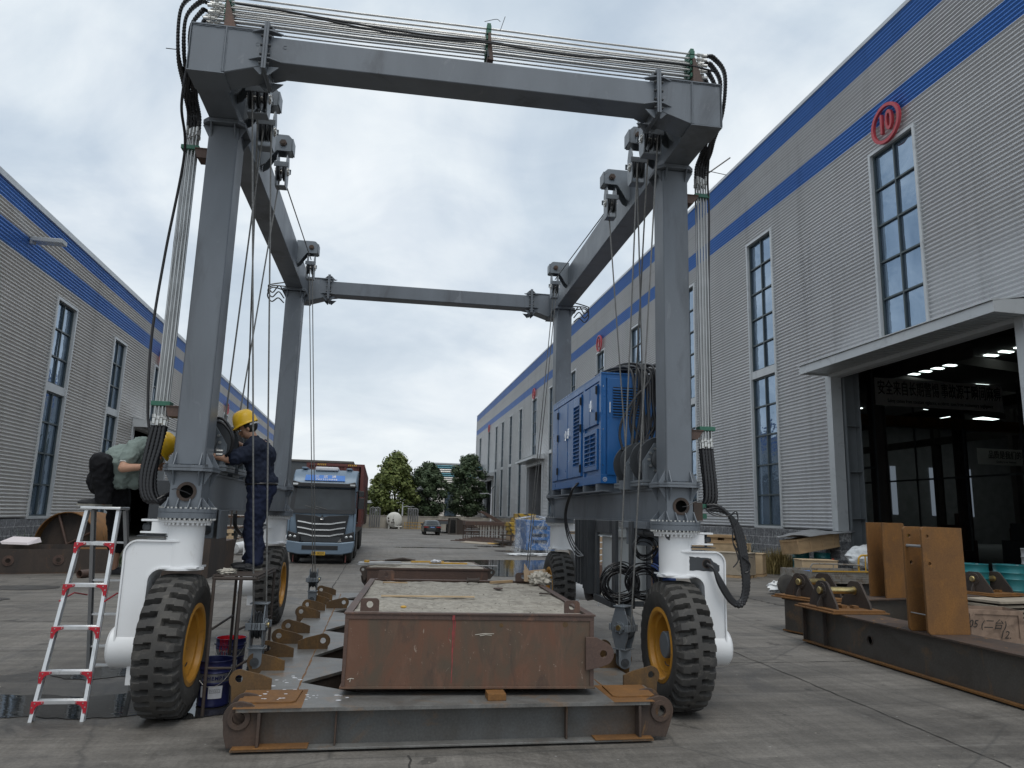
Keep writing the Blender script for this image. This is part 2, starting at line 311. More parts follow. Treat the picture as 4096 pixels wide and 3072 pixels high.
# ground: worn concrete
m, t, b, co = newmat('ground')
big = noise(t, co, 0.22, 6, 0.6, 0.6)
c = ramp(t, big, [(0.30, (0.108, 0.098, 0.086)), (0.5, (0.162, 0.149, 0.132)), (0.70, (0.215, 0.199, 0.178))])
sweep = noise(t, co, 1.1, 8, 0.65, 1.0, (0.35, 1.6, 1))
c = mixc(t, 1.0, c, ramp(t, sweep, [(0.33, (0.68, 0.68, 0.68)), (0.67, (1.22, 1.22, 1.22))]), 'MULTIPLY')
st = noise(t, co, 0.55, 9, 0.7, 1.5, (1, 1, 1), (9, 4, 0))
c = mixc(t, ramp(t, st, [(0.52, (0, 0, 0)), (0.70, (0.8, 0.8, 0.8))]), c, (0.068, 0.062, 0.055))
tr = noise(t, co, 2.2, 6, 0.6, 0.3, (1.6, 0.12, 1), (2, 8, 0))
c = mixc(t, ramp(t, tr, [(0.60, (0, 0, 0)), (0.75, (0.35, 0.35, 0.35))]), c, (0.07, 0.068, 0.066))
fine = noise(t, co, 34, 6, 0.7)
c = mixc(t, 1.0, c, ramp(t, fine, [(0.3, (0.72, 0.72, 0.72)), (0.7, (1.22, 1.22, 1.22))]), 'MULTIPLY')
for sx_, sy_, lc in ((6.0, 0.25, (3, 1, 0)), (0.3, 5.0, (7, 5, 0)), (3.0, 1.2, (1, 9, 0))):
    w_ = noise(t, co, 1.4, 9, 0.72, 1.2, (sx_, sy_, 1), lc)
    c = mixc(t, ramp(t, w_, [(0.60, (0, 0, 0)), (0.70, (0.45, 0.45, 0.45))]), c, (0.225, 0.215, 0.20) if lc[0] != 3 else (0.065, 0.062, 0.058))
for st_, lc in (((1, 0.05, 1), (4, 4, 2)), ((0.05, 1, 1), (6, 1, 3))):
    w_ = noise(t, co, 7.0, 7, 0.7, 0.5, st_, lc)
    c = mixc(t, 1.0, c, ramp(t, w_, [(0.34, (0.84, 0.84, 0.84)), (0.66, (1.14, 1.14, 1.14))]), 'MULTIPLY')
oil = noise(t, co, 2.6, 4, 0.55, 0.3, None, (12, 7, 1))
c = mixc(t, ramp(t, oil, [(0.66, (0, 0, 0)), (0.70, (0.65, 0.65, 0.65))]), c, (0.045, 0.041, 0.037))
cell = t.nodes.new('ShaderNodeTexVoronoi'); cell.feature = 'DISTANCE_TO_EDGE'; cell.inputs['Scale'].default_value = 0.33
t.links.new(co, cell.inputs['Vector']); t.links.new(mixc(t, 0.12, co, noise(t, co, 2.0, 6, 0.7)), cell.inputs['Vector'])
c = mixc(t, ramp(t, cell.outputs['Distance'], [(0.0, (0.55, 0.55, 0.55)), (0.006, (0, 0, 0))]), c, (0.05, 0.048, 0.045))
sp = noise(t, co, 17, 3, 0.5, 0, None, (1, 1, 5))
c = mixc(t, ramp(t, sp, [(0.735, (0, 0, 0)), (0.75, (0.7, 0.7, 0.7))]), c, (0.34, 0.33, 0.32))
# damp concrete round the puddles at the left wheel
wm = t.nodes.new('ShaderNodeMapping'); wm.inputs['Location'].default_value = (2.35*0.62, -8.2*0.62, 0); wm.inputs['Scale'].default_value = (0.62, 0.62, 1); t.links.new(co, wm.inputs[0])
wl = t.nodes.new('ShaderNodeVectorMath'); wl.operation = 'LENGTH'; t.links.new(wm.outputs[0], wl.inputs[0])
wa = t.nodes.new('ShaderNodeMath'); wa.operation = 'MULTIPLY_ADD'; t.links.new(noise(t, co, 1.5, 9, 0.65, 0.8), wa.inputs[0]); wa.inputs[1].default_value = -1.3; t.links.new(wl.outputs['Value'], wa.inputs[2])
wet = ramp(t, wa.outputs[0], [(0.18, (1, 1, 1)), (0.27, (0, 0, 0))])
c = mixc(t, wet, c, mixc(t, 1.0, c, (0.50, 0.49, 0.48), 'MULTIPLY'))
setc(t, b, c)
rr = t.nodes.new('ShaderNodeMapRange'); t.links.new(mixc(t, wet, st, (0.66, 0.66, 0.66)), rr.inputs[0]); rr.inputs[1].default_value = 0.45; rr.inputs[2].default_value = 0.72; rr.inputs[3].default_value = 0.78; rr.inputs[4].default_value = 0.42
t.links.new(rr.outputs[0], b.inputs['Roughness']); bump(t, b, mixc(t, 0.4, fine, sweep), 0.6, 0.014)
# standing water
m, t, b, co = newmat('water')
b.inputs['Base Color'].default_value = (0.028, 0.028, 0.027, 1); b.inputs['Roughness'].default_value = 0.02; b.inputs['IOR'].default_value = 1.33
b.inputs['Specular IOR Level'].default_value = 0.6
bump(t, b, noise(t, co, 16, 2, 0.4, 0.6, (0.5, 1.4, 1)), 0.035, 0.02)
m, t, b, co = newmat('wet_concrete')
setc(t, b, ramp(t, noise(t, co, 3, 8, 0.7, 1), [(0.3, (0.050, 0.048, 0.045)), (0.7, (0.105, 0.100, 0.094))]))
b.inputs['Roughness'].default_value = 0.36
bump(t, b, noise(t, co, 12, 5, 0.6), 0.2, 0.01)
# clear sheet plastic
m, t, b, co = newmat('plastic_film')
b.inputs['Base Color'].default_value = (0.80, 0.83, 0.85, 1); b.inputs['Roughness'].default_value = 0.25
f = ramp(t, noise(t, co, 2.2, 7, 0.7, 1.6), [(0.45, (0.05, 0.05, 0.05)), (0.70, (0.55, 0.55, 0.55))])
t.links.new(f, b.inputs['Alpha']); bump(t, b, noise(t, co, 9, 6, 0.7, 1.0), 0.8, 0.05)
mat('plastic_white', (0.70, 0.72, 0.73), 0.3, 0.0, 0.12, 8, 0.8, 9)
# ballast box face: brown weathering with streaks, a red drip
m, t, b, co = newmat('box_face')
c = mixc(t, ramp(t, noise(t, co, 2.2, 8, 0.65, 0.8, (1.6, 1, 0.6)), [(0.40, (0, 0, 0)), (0.60, (1, 1, 1))]), (0.135, 0.066, 0.040), (0.092, 0.066, 0.045))
c = mixc(t, ramp(t, noise(t, co, 3.2, 9, 0.72, 0.9, (1.8, 1, 0.35), (4, 1, 1)), [(0.52, (0, 0, 0)), (0.68, (0.7, 0.7, 0.7))]), c, (0.165, 0.088, 0.058))
c = mixc(t, ramp(t, noise(t, co, 3.4, 9, 0.72, 0.9, (1.5, 1, 0.5), (7, 3, 2)), [(0.54, (0, 0, 0)), (0.70, (0.7, 0.7, 0.7))]), c, (0.050, 0.036, 0.030))
c = mixc(t, ramp(t, noise(t, co, 16, 8, 0.7, 0.8, (1.6, 1, 0.9), (2, 2, 2)), [(0.64, (0, 0, 0)), (0.68, (0.8, 0.8, 0.8))]), c, (0.34, 0.28, 0.23))
setc(t, b, c); b.inputs['Roughness'].default_value = 0.55; bump(t, b, noise(t, co, 24, 8, 0.7), 0.3, 0.004)

# ------------------------------------------------------------------ mesh helpers
class MB:
    def __init__(s): s.v = []; s.f = []; s.mi = []; s.cur = 0
    def face(s, idx): s.f.append(tuple(idx)); s.mi.append(s.cur)
    def add(s, vs, fs):
        o = len(s.v); s.v += [tuple(v) for v in vs]
        for f in fs: s.face([o+i for i in f])
    def box(s, x0, x1, y0, y1, z0, z1, M=None):
        vs = [Vector((x, y, z)) for z in (z0, z1) for y in (y0, y1) for x in (x0, x1)]
        if M: vs = [M @ v for v in vs]
        s.add(vs, [(0, 2, 3, 1), (4, 5, 7, 6), (0, 1, 5, 4), (2, 6, 7, 3), (0, 4, 6, 2), (1, 3, 7, 5)])
        return s
    def hexa(s, vs):          # 8 corners: bottom ring 0-3 (ccw), top ring 4-7
        s.add(vs, [(3, 2, 1, 0), (4, 5, 6, 7), (0, 1, 5, 4), (1, 2, 6, 5), (2, 3, 7, 6), (3, 0, 4, 7)]); return s
    def prism(s, poly, ax, a0, a1, holes=(), M=None):
        """poly: 2-D outline, extruded along axis ax ('x','y','z') from a0 to a1"""
        def P3(p, a): return Vector({'x': (a, p[0], p[1]), 'y': (p[0], a, p[1]), 'z': (p[0], p[1], a)}[ax])
        loops = [list(poly)] + [list(h) for h in holes]
        flat = [p for l in loops for p in l]; n = len(flat)
        vs = [P3(p, a0) for p in flat] + [P3(p, a1) for p in flat]
        if M: vs = [M @ v for v in vs]
        tris = tessellate_polygon([[Vector((p[0], p[1], 0)) for p in l] for l in loops])
        fs = [tuple(t) for t in tris] + [tuple(i+n for i in reversed(t)) for t in tris]
        k = 0
        for l in loops:
            m = len(l)
            for i in range(m):
                a, b_ = k+i, k+(i+1) % m
                fs.append((a, b_, b_+n, a+n))
            k += m
        s.add(vs, fs); return s
    def tube(s, pts, r, n=8, caps=True, rs=None):
        pts = [Vector(p) for p in pts]
        if len(pts) < 2: return s
        rings = []; up = None
        for i, p in enumerate(pts):
            a = pts[max(0, i-1)]; b_ = pts[min(len(pts)-1, i+1)]
            d = (b_-a)
            if d.length < 1e-9: d = Vector((0, 0, 1))
            d.normalize()
            if up is None:
                up = Vector((0, 0, 1)) if abs(d.z) < 0.9 else Vector((1, 0, 0))
            x = up.cross(d)
            if x.length < 1e-6: x = Vector((1, 0, 0)).cross(d)
            x.normalize(); y = d.cross(x); up = y
            rr = rs[i] if rs else r
            rings.append([p + rr*(cos(2*pi*k/n)*x + sin(2*pi*k/n)*y) for k in range(n)])
        o = len(s.v)
        for rg in rings: s.v += [tuple(v) for v in rg]
        for i in range(len(rings)-1):
            for k in range(n):
                a = o+i*n+k; b_ = o+i*n+(k+1) % n
                s.face((a, b_, b_+n, a+n))
        if caps:
            s.face([o+k for k in reversed(range(n))]); s.face([o+(len(rings)-1)*n+k for k in range(n)])
        return s
    def cyl(s, p0, p1, r, n=20, r1=None, caps=True):
        return s.tube([p0, p1], r, n, caps, rs=[r, r if r1 is None else r1])
    def lathe(s, prof, c, axis, n=32, closed=False):
        """prof: (radius, height) pairs along axis from point c"""
        c = Vector(c); a = Vector(axis).normalized()
        u = a.cross(Vector((0, 0, 1)) if abs(a.z) < 0.9 else Vector((1, 0, 0))).normalized(); w = a.cross(u)
        o = len(s.v)
        for r, h in prof:
            for k in range(n):
                s.v.append(tuple(c + a*h + r*(cos(2*pi*k/n)*u + sin(2*pi*k/n)*w)))
        m = len(prof)
        for i in range(m if closed else m-1):
            j = (i+1) % m
            for k in range(n):
                s.face((o+i*n+k, o+i*n+(k+1) % n, o+j*n+(k+1) % n, o+j*n+k))
        return s
    def ell(s, c, rx, ry, rz, n=14, m=9, M=None):
        vs = []; fs = []
        for j in range(m+1):
            ph = pi*j/m
            for k in range(n):
                t_ = 2*pi*k/n
                v = Vector((rx*sin(ph)*cos(t_), ry*sin(ph)*sin(t_), rz*cos(ph)))
                if M: v = M @ v
                vs.append(Vector(c)+v)
        for j in range(m):
            for k in range(n):
                fs.append((j*n+k, (j+1)*n+k, (j+1)*n+(k+1) % n, j*n+(k+1) % n))
        s.add(vs, fs); return s
    def poly(s, pts): s.add(pts, [tuple(range(len(pts)))]); return s

def rotz(v, a):
    return Vector((v[0]*cos(a)-v[1]*sin(a), v[0]*sin(a)+v[1]*cos(a), v[2]))

class Ctx:
    """a local frame: points are given in coordinates turned by `rot` about the origin"""
    def __init__(s, rot=0.0): s.rot = rot
    def thing(s, name, label, cat, base, group=None, kind=None):
        o = bpy.data.objects.new(name, None); COL.objects.link(o)
        o.location = rotz(base, s.rot); o.rotation_euler = (0, 0, s.rot); o.empty_display_size = 0.1
        o['label'] = label; o['category'] = cat
        if group: o['group'] = group
        if kind: o['kind'] = kind
        ORG[o.name] = Vector(base)
        return o
    def solo(s, name, mb, m, label, cat, base, group=None, kind=None, **kw):
        o = build(name, mb, m, None, base=Vector(base), **kw)
        o.location = rotz(base, s.rot); o.rotation_euler = (0, 0, s.rot)
        if kind != 'structure':
            o['label'] = label; o['category'] = cat
        elif label: o['label'] = label
        if group: o['group'] = group
        if kind: o['kind'] = kind
        return o
ORG = {}
def build(name, mb, m, parent=None, base=None, smooth=35, bevel=0, label=None):
    if base is None: base = ORG[parent.name]
    me = bpy.data.meshes.new(name)
    b = base
    me.from_pydata([(v[0]-b[0], v[1]-b[1], v[2]-b[2]) for v in mb.v], [], mb.f)
    mats = m if isinstance(m, (list, tuple)) else [m]
    for k in mats: me.materials.append(MAT[k])
    if len(mats) > 1: me.polygons.foreach_set('material_index', mb.mi)
    bm = bmesh.new(); bm.from_mesh(me); bmesh.ops.recalc_face_normals(bm, faces=bm.faces); bm.to_mesh(me); bm.free()
    if smooth:
        me.polygons.foreach_set('use_smooth', [True]*len(me.polygons))
        me.set_sharp_from_angle(angle=radians(smooth))
    me.update()
    o = bpy.data.objects.new(name, me); COL.objects.link(o)
    if parent is not None: o.parent = parent
    ORG[o.name] = Vector(base)
    if bevel:
        md = o.modifiers.new('bevel', 'BEVEL'); md.width = bevel; md.segments = 2; md.limit_method = 'ANGLE'; md.angle_limit = radians(40)
    if label: o['label'] = label
    return o
def build_split(name, mb, m, parent, **kw):
    """one object per connected piece"""
    n = len(mb.v); rt = list(range(n))
    def find(i):
        while rt[i] != i: rt[i] = rt[rt[i]]; i = rt[i]
        return i
    for f in mb.f:
        for i in f[1:]: rt[find(i)] = find(f[0])
    groups = {}
    for f in mb.f: groups.setdefault(find(f[0]), []).append(f)
    res = []
    for g in groups.values():
        ids = sorted({i for f in g for i in f}); mp_ = {i: k for k, i in enumerate(ids)}
        q = MB(); q.v = [mb.v[i] for i in ids]; q.f = [tuple(mp_[i] for i in f) for f in g]; q.mi = [0]*len(q.f)
        res.append(build(name, q, m, parent, **kw))
    return res[0]
def copy_tree(src, loc=None, rot=None, label=None, parent=None):
    c = src.copy(); COL.objects.link(c)
    if parent: c.parent = parent
    if loc is not None: c.location = loc
    if rot is not None: c.rotation_euler = rot
    if label: c['label'] = label
    ORG[c.name] = ORG.get(src.name, Vector((0, 0, 0)))
    for ch in list(src.children): copy_tree(ch, parent=c)
    return c
def circle(cx, cy, r, n=20, a0=0.0): return [(cx+r*cos(a0+2*pi*k/n), cy+r*sin(a0+2*pi*k/n)) for k in range(n)]
def spline(pts, k=6):
    P = [Vector(p) for p in pts]; out_ = []
    P = [P[0]*2-P[1]] + P + [P[-1]*2-P[-2]]
    for i in range(1, len(P)-2):
        for j in range(k):
            t_ = j/k
            out_.append(0.5*((2*P[i]) + (-P[i-1]+P[i+1])*t_ + (2*P[i-1]-5*P[i]+4*P[i+1]-P[i+2])*t_*t_ + (-P[i-1]+3*P[i]-3*P[i+1]+P[i+2])*t_**3))
    out_.append(P[-2]); return out_
def ribbed(pts, r, step=0.012, depth=0.16):
    """corrugated hose: resample a spline and alternate the radius"""
    sp_ = spline(pts, 14); L_ = [0]
    for a, b_ in zip(sp_, sp_[1:]): L_.append(L_[-1]+(b_-a).length)
    n = max(2, int(L_[-1]/step)); o = []; rs = []; k = 0
    for i in range(n+1):
        d = L_[-1]*i/n
        while k < len(L_)-2 and L_[k+1] < d: k += 1
        t_ = (d-L_[k])/max(1e-9, L_[k+1]-L_[k]); o.append(sp_[k].lerp(sp_[k+1], min(1, t_)))
        rs.append(r*(1-depth*(i % 2)))
    return o, rs
def text_obj(name, s, size, m, parent, M, extrude=0.002, base=None, sx=1.0, align='CENTER', shear=0.0, bold=0.0, label=None, spacing=1.0):
    """lettering as a mesh; M places the text plane (x right, y up, z towards the reader) in the parent's coordinates"""
    cu = bpy.data.curves.new(name, 'FONT'); cu.body = s; cu.size = size; cu.extrude = extrude
    cu.align_x = align; cu.align_y = 'CENTER'; cu.shear = shear; cu.offset = bold; cu.resolution_u = 3; cu.space_character = spacing
    tmp = bpy.data.objects.new(name, cu); COL.objects.link(tmp)
    dg = bpy.context.evaluated_depsgraph_get(); dg.update()
    me = bpy.data.meshes.new_from_object(tmp.evaluated_get(dg))
    bpy.data.objects.remove(tmp)
    me.transform(M @ Matrix.Diagonal((sx, 1, 1, 1)))
    me.materials.clear(); me.materials.append(MAT[m]); me.name = name
    o = bpy.data.objects.new(name, me); COL.objects.link(o)
    if parent is not None: o.parent = parent
    ORG[o.name] = ORG.get(parent.name, Vector((0, 0, 0))) if parent else Vector((0, 0, 0))
    if label: o['label'] = label
    return o
def frame_m(origin, right, up):
    r = Vector(right).normalized(); u = Vector(up).normalized(); z = r.cross(u)
    o = Vector(origin)
    return Matrix(((r.x, u.x, z.x, o.x), (r.y, u.y, z.y, o.y), (r.z, u.z, z.z, o.z), (0, 0, 0, 1)))
W = Ctx(0.0)
GAN = Ctx(radians(-1.62139519))     # the crane stands slightly turned
LFT = Ctx(radians(0.70919899))
# ================================================================== THE SETTING
def clad_wall(mb, X, out, y0, y1, z0, z1, openings, bands, pitch=0.13, amp=0.052):
    """corrugated sheet wall in the plane x=X, ribs run along y; out=-1/+1 outward side"""
    prof = []
    z = z0; k = 0
    while z < z1:
        for a, d in ((0.0, 0), (0.42, 1.0), (0.52, 1.0), (0.92, 0.0)):
            zz = z + a*pitch
            if zz < z1: prof.append((zz, d))
        z += pitch
    prof.append((z1, 0))
    ys = sorted(set([y0, y1] + [v for o in openings for v in o[:2]]))
    for a, b_ in zip(ys, ys[1:]):
        cuts = [o for o in openings if o[0] <= a+1e-6 and o[1] >= b_-1e-6]
        prev = None
        for zz, d in prof:
            if any(o[2] < zz < o[3] for o in cuts): prev = None; continue
            i = len(mb.v); x = X + out*amp*d
            mb.v += [(x, a, zz), (x, b_, zz)]
            if prev is not None:
                zm = zz
                mb.cur = 0
                for k, (b0, b1) in enumerate(bands):
                    if b0 < zm <= b1: mb.cur = 1
                mb.face((prev, prev+1, i+1, i))
            prev = i
    mb.cur = 0
def window_parts(ctx_parent, X, out, y0, y1, z0, z1, mid=None, rowh=1.22):
    """surround trim with mullions; pane as a sub-part"""
    w = 0.10; xo = X + out*0.09; xi = X - out*0.16
    a, b_ = min(xo, xi), max(xo, xi)
    fr = MB()
    fr.box(a, b_, y0-w, y0, z0-w, z1+w); fr.box(a, b_, y1, y1+w, z0-w, z1+w)
    fr.box(a, b_, y0, y1, z1, z1+w); fr.box(a, b_, y0, y1, z0-w, z0)
    if mid: fr.box(min(X+out*0.05, xi), max(X+out*0.05, xi), y0, y1, mid-0.16, mid+0.16)
    o = build('window', fr, 'trim_grey', ctx_parent)
    g = MB(); xg = X - out*0.10; ym_ = (y0+y1)/2; rw = random.Random(int(y0*100))
    for za, zb in ([(z0, mid), (mid, z1)] if mid else [(z0, z1)]):
        n_ = max(1, round((zb-za)/rowh))
        for k in range(n_):
            for ya, yb in ((y0, ym_), (ym_, y1)):
                c0, c1 = za+(zb-za)*k/n_, za+(zb-za)*(k+1)/n_; q = [rw.uniform(-0.007, 0.007) for _ in range(2)]
                g.poly([(xg+q[0], ya, c0), (xg-q[0]+q[1], yb, c0), (xg-q[0], yb, c1), (xg+q[0]-q[1], ya, c1)])
    build('glass', g, 'window_glass', o, smooth=0)
    mu = MB(); s = 0.028; ms0, ms1 = sorted((xg+out*0.011, xg+out*0.075))
    mu.box(ms0, ms1, y0, y0+2*s, z0, z1); mu.box(ms0, ms1, y1-2*s, y1, z0, z1)
    ym = (y0+y1)/2
    mu.box(ms0, ms1, ym-s, ym+s, z0, z1)
    segs = [(z0, mid-0.16), (mid+0.16, z1)] if mid else [(z0, z1)]
    for za, zb in segs:
        n = max(1, round((zb-za)/rowh))
        for k in range(n+1):
            zz = za + (zb-za)*k/n
            zz = min(max(zz, za+s), zb-s)
            for (ya, yb) in ((y0+2*s, ym-s), (ym+s, y1-2*s)):
                mu.box(ms0, ms1-0.004, ya, yb, zz-s, zz+s)
    build('mullions', mu, 'mullion', o)
def number_sign(parent, X, out, yc, zc, r, s):
    mb = MB(); n = 40
    for k in range(n):
        a0, a1 = 2*pi*k/n, 2*pi*(k+1)/n
        vs = []
        for xx in (X+out*0.10, X+out*0.20):
            for (a, rr) in ((a0, r), (a1, r), (a1, r*0.84), (a0, r*0.84)):
                vs.append((xx, yc+rr*cos(a), zc+rr*sin(a)))
        mb.add(vs, [(3, 2, 1, 0), (4, 5, 6, 7), (0, 1, 5, 4), (1, 2, 6, 5), (2, 3, 7, 6), (3, 0, 4, 7)])
    o = build('number_sign', mb, 'sign_red', parent, smooth=50)
    B = ORG[parent.name]
    M = frame_m((X+out*0.15-B.x, yc-B.y, zc-B.z), (0, out, 0), (0, 0, 1))
    text_obj('numeral', s, r*1.45, 'sign_red', o, M, 0.05, sx=0.72 if len(s) > 1 else 0.85, bold=0.012)

# ---- ground
g = MB(); g.poly([(-700, -60, 0), (700, -60, 0), (700, 1400, 0), (-700, 1400, 0)])
W.solo('ground', g, 'ground', None, None, (0, 0, 0), kind='structure', smooth=0)
def ragged(pts, amp, seed, sub=5):
    rnd = random.Random(seed); o = []
    n = len(pts)
    sp_ = []
    P = [Vector((p[0], p[1], 0)) for p in pts]
    for i in range(n):
        a, b_, c, d = P[(i-1) % n], P[i], P[(i+1) % n], P[(i+2) % n]
        for j in range(sub):
            t_ = j/sub
            q = 0.5*((2*b_)+(-a+c)*t_+(2*a-5*b_+4*c-d)*t_*t_+(-a+3*b_-3*c+d)*t_**3)
            sp_.append((q.x+rnd.uniform(-amp, amp), q.y+rnd.uniform(-amp, amp)))
    return sp_
def sheet(name, pts, z, m, amp=0.03, seed=1, t=0.003):
    mb = MB(); mb.prism(ragged(pts, amp, seed), 'z', z, z+t)
    W.solo(name, mb, m, None, None, (0, 0, 0), kind='structure', smooth=0)
sheet('puddle', [(-4.0, 7.18), (-3.4, 7.14), (-2.9, 7.20), (-2.4, 7.12), (-1.95, 7.22), (-1.9, 7.8), (-2.2, 8.05), (-2.6, 7.88), (-3.2, 7.98), (-4.0, 7.9)], 0.004, 'water', 0.03, 4, 0.002)
sheet('puddle', [(-3.3, 8.80), (-2.9, 8.62), (-2.5, 8.75), (-2.0, 8.5), (-1.75, 8.8), (-2.1, 9.35), (-2.75, 9.35), (-3.1, 9.1)], 0.004, 'water', 0.03, 5)
sheet('puddle', [(-1.75, 7.05), (-1.3, 7.1), (-1.15, 7.6), (-1.2, 8.5), (-1.45, 9.6), (-1.75, 8.7), (-1.8, 7.8)], 0.004, 'water', 0.04, 6)
sheet('puddle', [(2.3, 28.8), (3.4, 29.4), (4.6, 29.9), (6.2, 30.1), (8.4, 30.6), (8.1, 27.0), (6.6, 24.0), (5.4, 22.7), (4.5, 22.0), (3.4, 22.2), (2.9, 24.0), (2.4, 26.5)], 0.006, 'water', 0.05, 7)
sheet('puddle', [(5.6, 42.8), (6.4, 43.4), (7.4, 43.2), (7.3, 42.0), (6.2, 41.6)], 0.006, 'water', 0.06, 8)
sheet('puddle', [(6.0, 37.6), (6.7, 38.0), (7.1, 37.4), (6.6, 36.9), (6.1, 37.0)], 0.006, 'water', 0.06, 9)
sheet('puddle', [(0.9, 39.6), (2.5, 39.9), (4.2, 39.7), (5.3, 39.8), (5.2, 39.3), (3.2, 39.2), (1.6, 39.2)], 0.006, 'water', 0.05, 10)
sheet('puddle', [(-8.1, 17.9), (-7.2, 18.1), (-6.7, 17.8), (-6.9, 17.3), (-7.7, 17.2)], 0.006, 'wet_concrete', 0.04, 11)
sheet('puddle', [(-7.6, 15.6), (-7.0, 15.8), (-6.7, 15.6), (-6.9, 15.3), (-7.4, 15.3)], 0.006, 'wet_concrete', 0.03, 12)
# slab joints and cracks, slightly open
def crack(pts, w, seed):
    rnd = random.Random(seed); sp_ = spline([(p[0], p[1], 0) for p in pts], 14); mb = MB(); L_ = []; R_ = []
    for i, p in enumerate(sp_):
        a = sp_[max(0, i-1)]; b_ = sp_[min(len(sp_)-1, i+1)]; d = (b_-a).normalized(); n_ = Vector((-d.y, d.x, 0))
        ww = w*rnd.uniform(0.35, 1.3); of = rnd.uniform(-w, w)*0.8
        L_.append(p+n_*(ww/2+of)); R_.append(p-n_*(ww/2-of))
    k = len(L_); mb.v = [(v.x, v.y, 0.0045) for v in L_+R_]
    for i in range(k-1): mb.face((i, i+1, k+i+1, k+i))
    W.solo('pavement_joint', mb, 'joint_dark', None, None, (0, 0, 0), kind='structure', smooth=0)
crack([(-1.02, 8.6), (-1.0, 10.5), (-0.98, 13), (-0.96, 17), (-0.95, 23), (-0.9, 34)], 0.026, 1)
crack([(-5.8, 12.75), (-3.5, 12.8), (-1.0, 12.85), (1.0, 12.9)], 0.018, 2)
crack([(0.32, 3.0), (0.33, 4.4), (0.34, 5.9)], 0.014, 3)
crack([(1.9, 9.6), (3.0, 9.4), (4.5, 9.2), (6.4, 9.2)], 0.016, 4)
crack([(2.9, 5.2), (3.9, 5.15), (5.4, 5.1), (7.4, 5.05)], 0.014, 5)
crack([(4.9, 5.2), (4.95, 6.9), (5.0, 9.2), (5.05, 14), (5.1, 20)], 0.018, 6)
crack([(-4.6, 4.9), (-3.2, 5.0), (-1.2, 5.05), (0.33, 5.1)], 0.014, 7)
crack([(7.9, 17.7), (8.72, 17.1), (8.86, 16.24), (8.92, 15.3), (9.3, 14.6)], 0.07, 8)
crack([(-7, 10.2), (-5, 10.25), (-3.4, 10.3)], 0.014, 9)
crack([(-3, 33), (2, 33.1), (9, 33.3)], 0.03, 10)

# ---- right workshop
yr = lambda y: y*1.1143
zr = lambda z: 1.8+(z-1.8)*1.1143
XR_ = 15.6
rb = W.thing('workshop_building', 'grey corrugated workshop with open door and red ringed 10, right side of the yard', 'workshop', (XR_, 20, 0))
doors_r = [(15.15, 22.8, 0, 6.93), (yr(62.4), yr(69.0), 0, zr(6.4)), (yr(91.2), yr(97.5), 0, zr(6.15))]
zt_, zb_, zm_ = zr(12.65), zr(1.69), zr(7.2)
wins_r = [(18.1, 20.05, 7.72, 13.94, None), (yr(23.75), yr(25.5), zb_, zt_, zr(7.36))]
for a, b_ in ((30.6, 32.4), (37.5, 39.3), (44.4, 46.1), (51.4, 52.9), (58.4, 60.0)): wins_r.append((yr(a), yr(b_), zb_, zt_, zm_))
wins_r.append((yr(65.0), yr(67.0), zr(7.2), zt_, None))
for a, b_ in ((72.0, 73.6), (77.7, 79.4), (83.1, 84.8), (87.8, 89.4)): wins_r.append((yr(a), yr(b_), zb_, zt_, zm_))
wins_r.append((yr(94.0), yr(95.7), zr(7.1), zt_, None)); wins_r.append((yr(102.3), yr(104.2), zb_, zt_, zm_))
mb = MB()
ops = [(a, b_, c, d) for a, b_, c, d in doors_r] + [w_[:4] for w_ in wins_r]
Y0R, Y1R = 2.0, 120.4
clad_wall(mb, XR_, -1, Y0R, Y1R, 1.60, 18.1, ops, [(14.80, 15.58), (17.14, 18.1)])
build('cladding', mb, ['clad_grey', 'clad_blue'], rb, smooth=0)
mb = MB(); ys = sorted([Y0R] + [v for d in doors_r for v in d[:2]] + [Y1R])
for a, b_ in zip(ys[::2], ys[1::2]): mb.box(XR_-0.07, XR_+0.42, a, b_, 0, 1.57)
build('plinth', mb, 'plinth_stone', rb)
mb = MB(); mb.box(XR_-0.09, XR_+0.3, Y0R, Y1R+0.1, 18.06, 18.2); mb.box(XR_-0.06, XR_+0.2, Y1R-0.05, Y1R+0.15, 1.6, 17.95)
build('eaves_trim', mb, 'trim_grey', rb)
mb = MB(); mb.box(XR_+0.02, 78, Y1R, Y1R+0.12, 0, 17.9); mb.box(XR_+0.3, 78, Y0R, Y1R, 17.7, 17.9); mb.box(78, 78.2, Y0R, Y1R, 0, 17.9); mb.box(XR_+0.3, 78, Y0R-0.2, Y0R-0.02, 0, 17.9)
mb.box(XR_+0.3, 78, 84, 84.2, 0, 17.7)
mb.box(XR_+0.02, 78, 76, 76.15, 0, 17.7)
build('shell', mb, 'interior_dark', rb)
mb = MB()      # the back of the facade sheet, seen only from inside
ysb = sorted(set([Y0R, Y1R] + [v for o in ops for v in o[:2]]))
for a, b_ in zip(ysb, ysb[1:]):
    cuts = sorted([(o[2], o[3]) for o in ops if o[0] <= a+1e-6 and o[1] >= b_-1e-6])
    z = 1.6
    for c0, c1 in cuts:
        if c0 > z: mb.box(XR_+0.17, XR_+0.20, a, b_, z, c0)
        z = max(z, c1)
    if z < 17.7: mb.box(XR_+0.17, XR_+0.20, a, b_, z, 17.7)
build('lining', mb, 'interior_dark', rb)
mb = MB(); mb.box(XR_+0.1, 78, Y0R, 84, 0.004, 0.008); build('shop_floor', mb, 'interior_dark', rb)
for w_ in wins_r: window_parts(rb, XR_, -1, *w_)
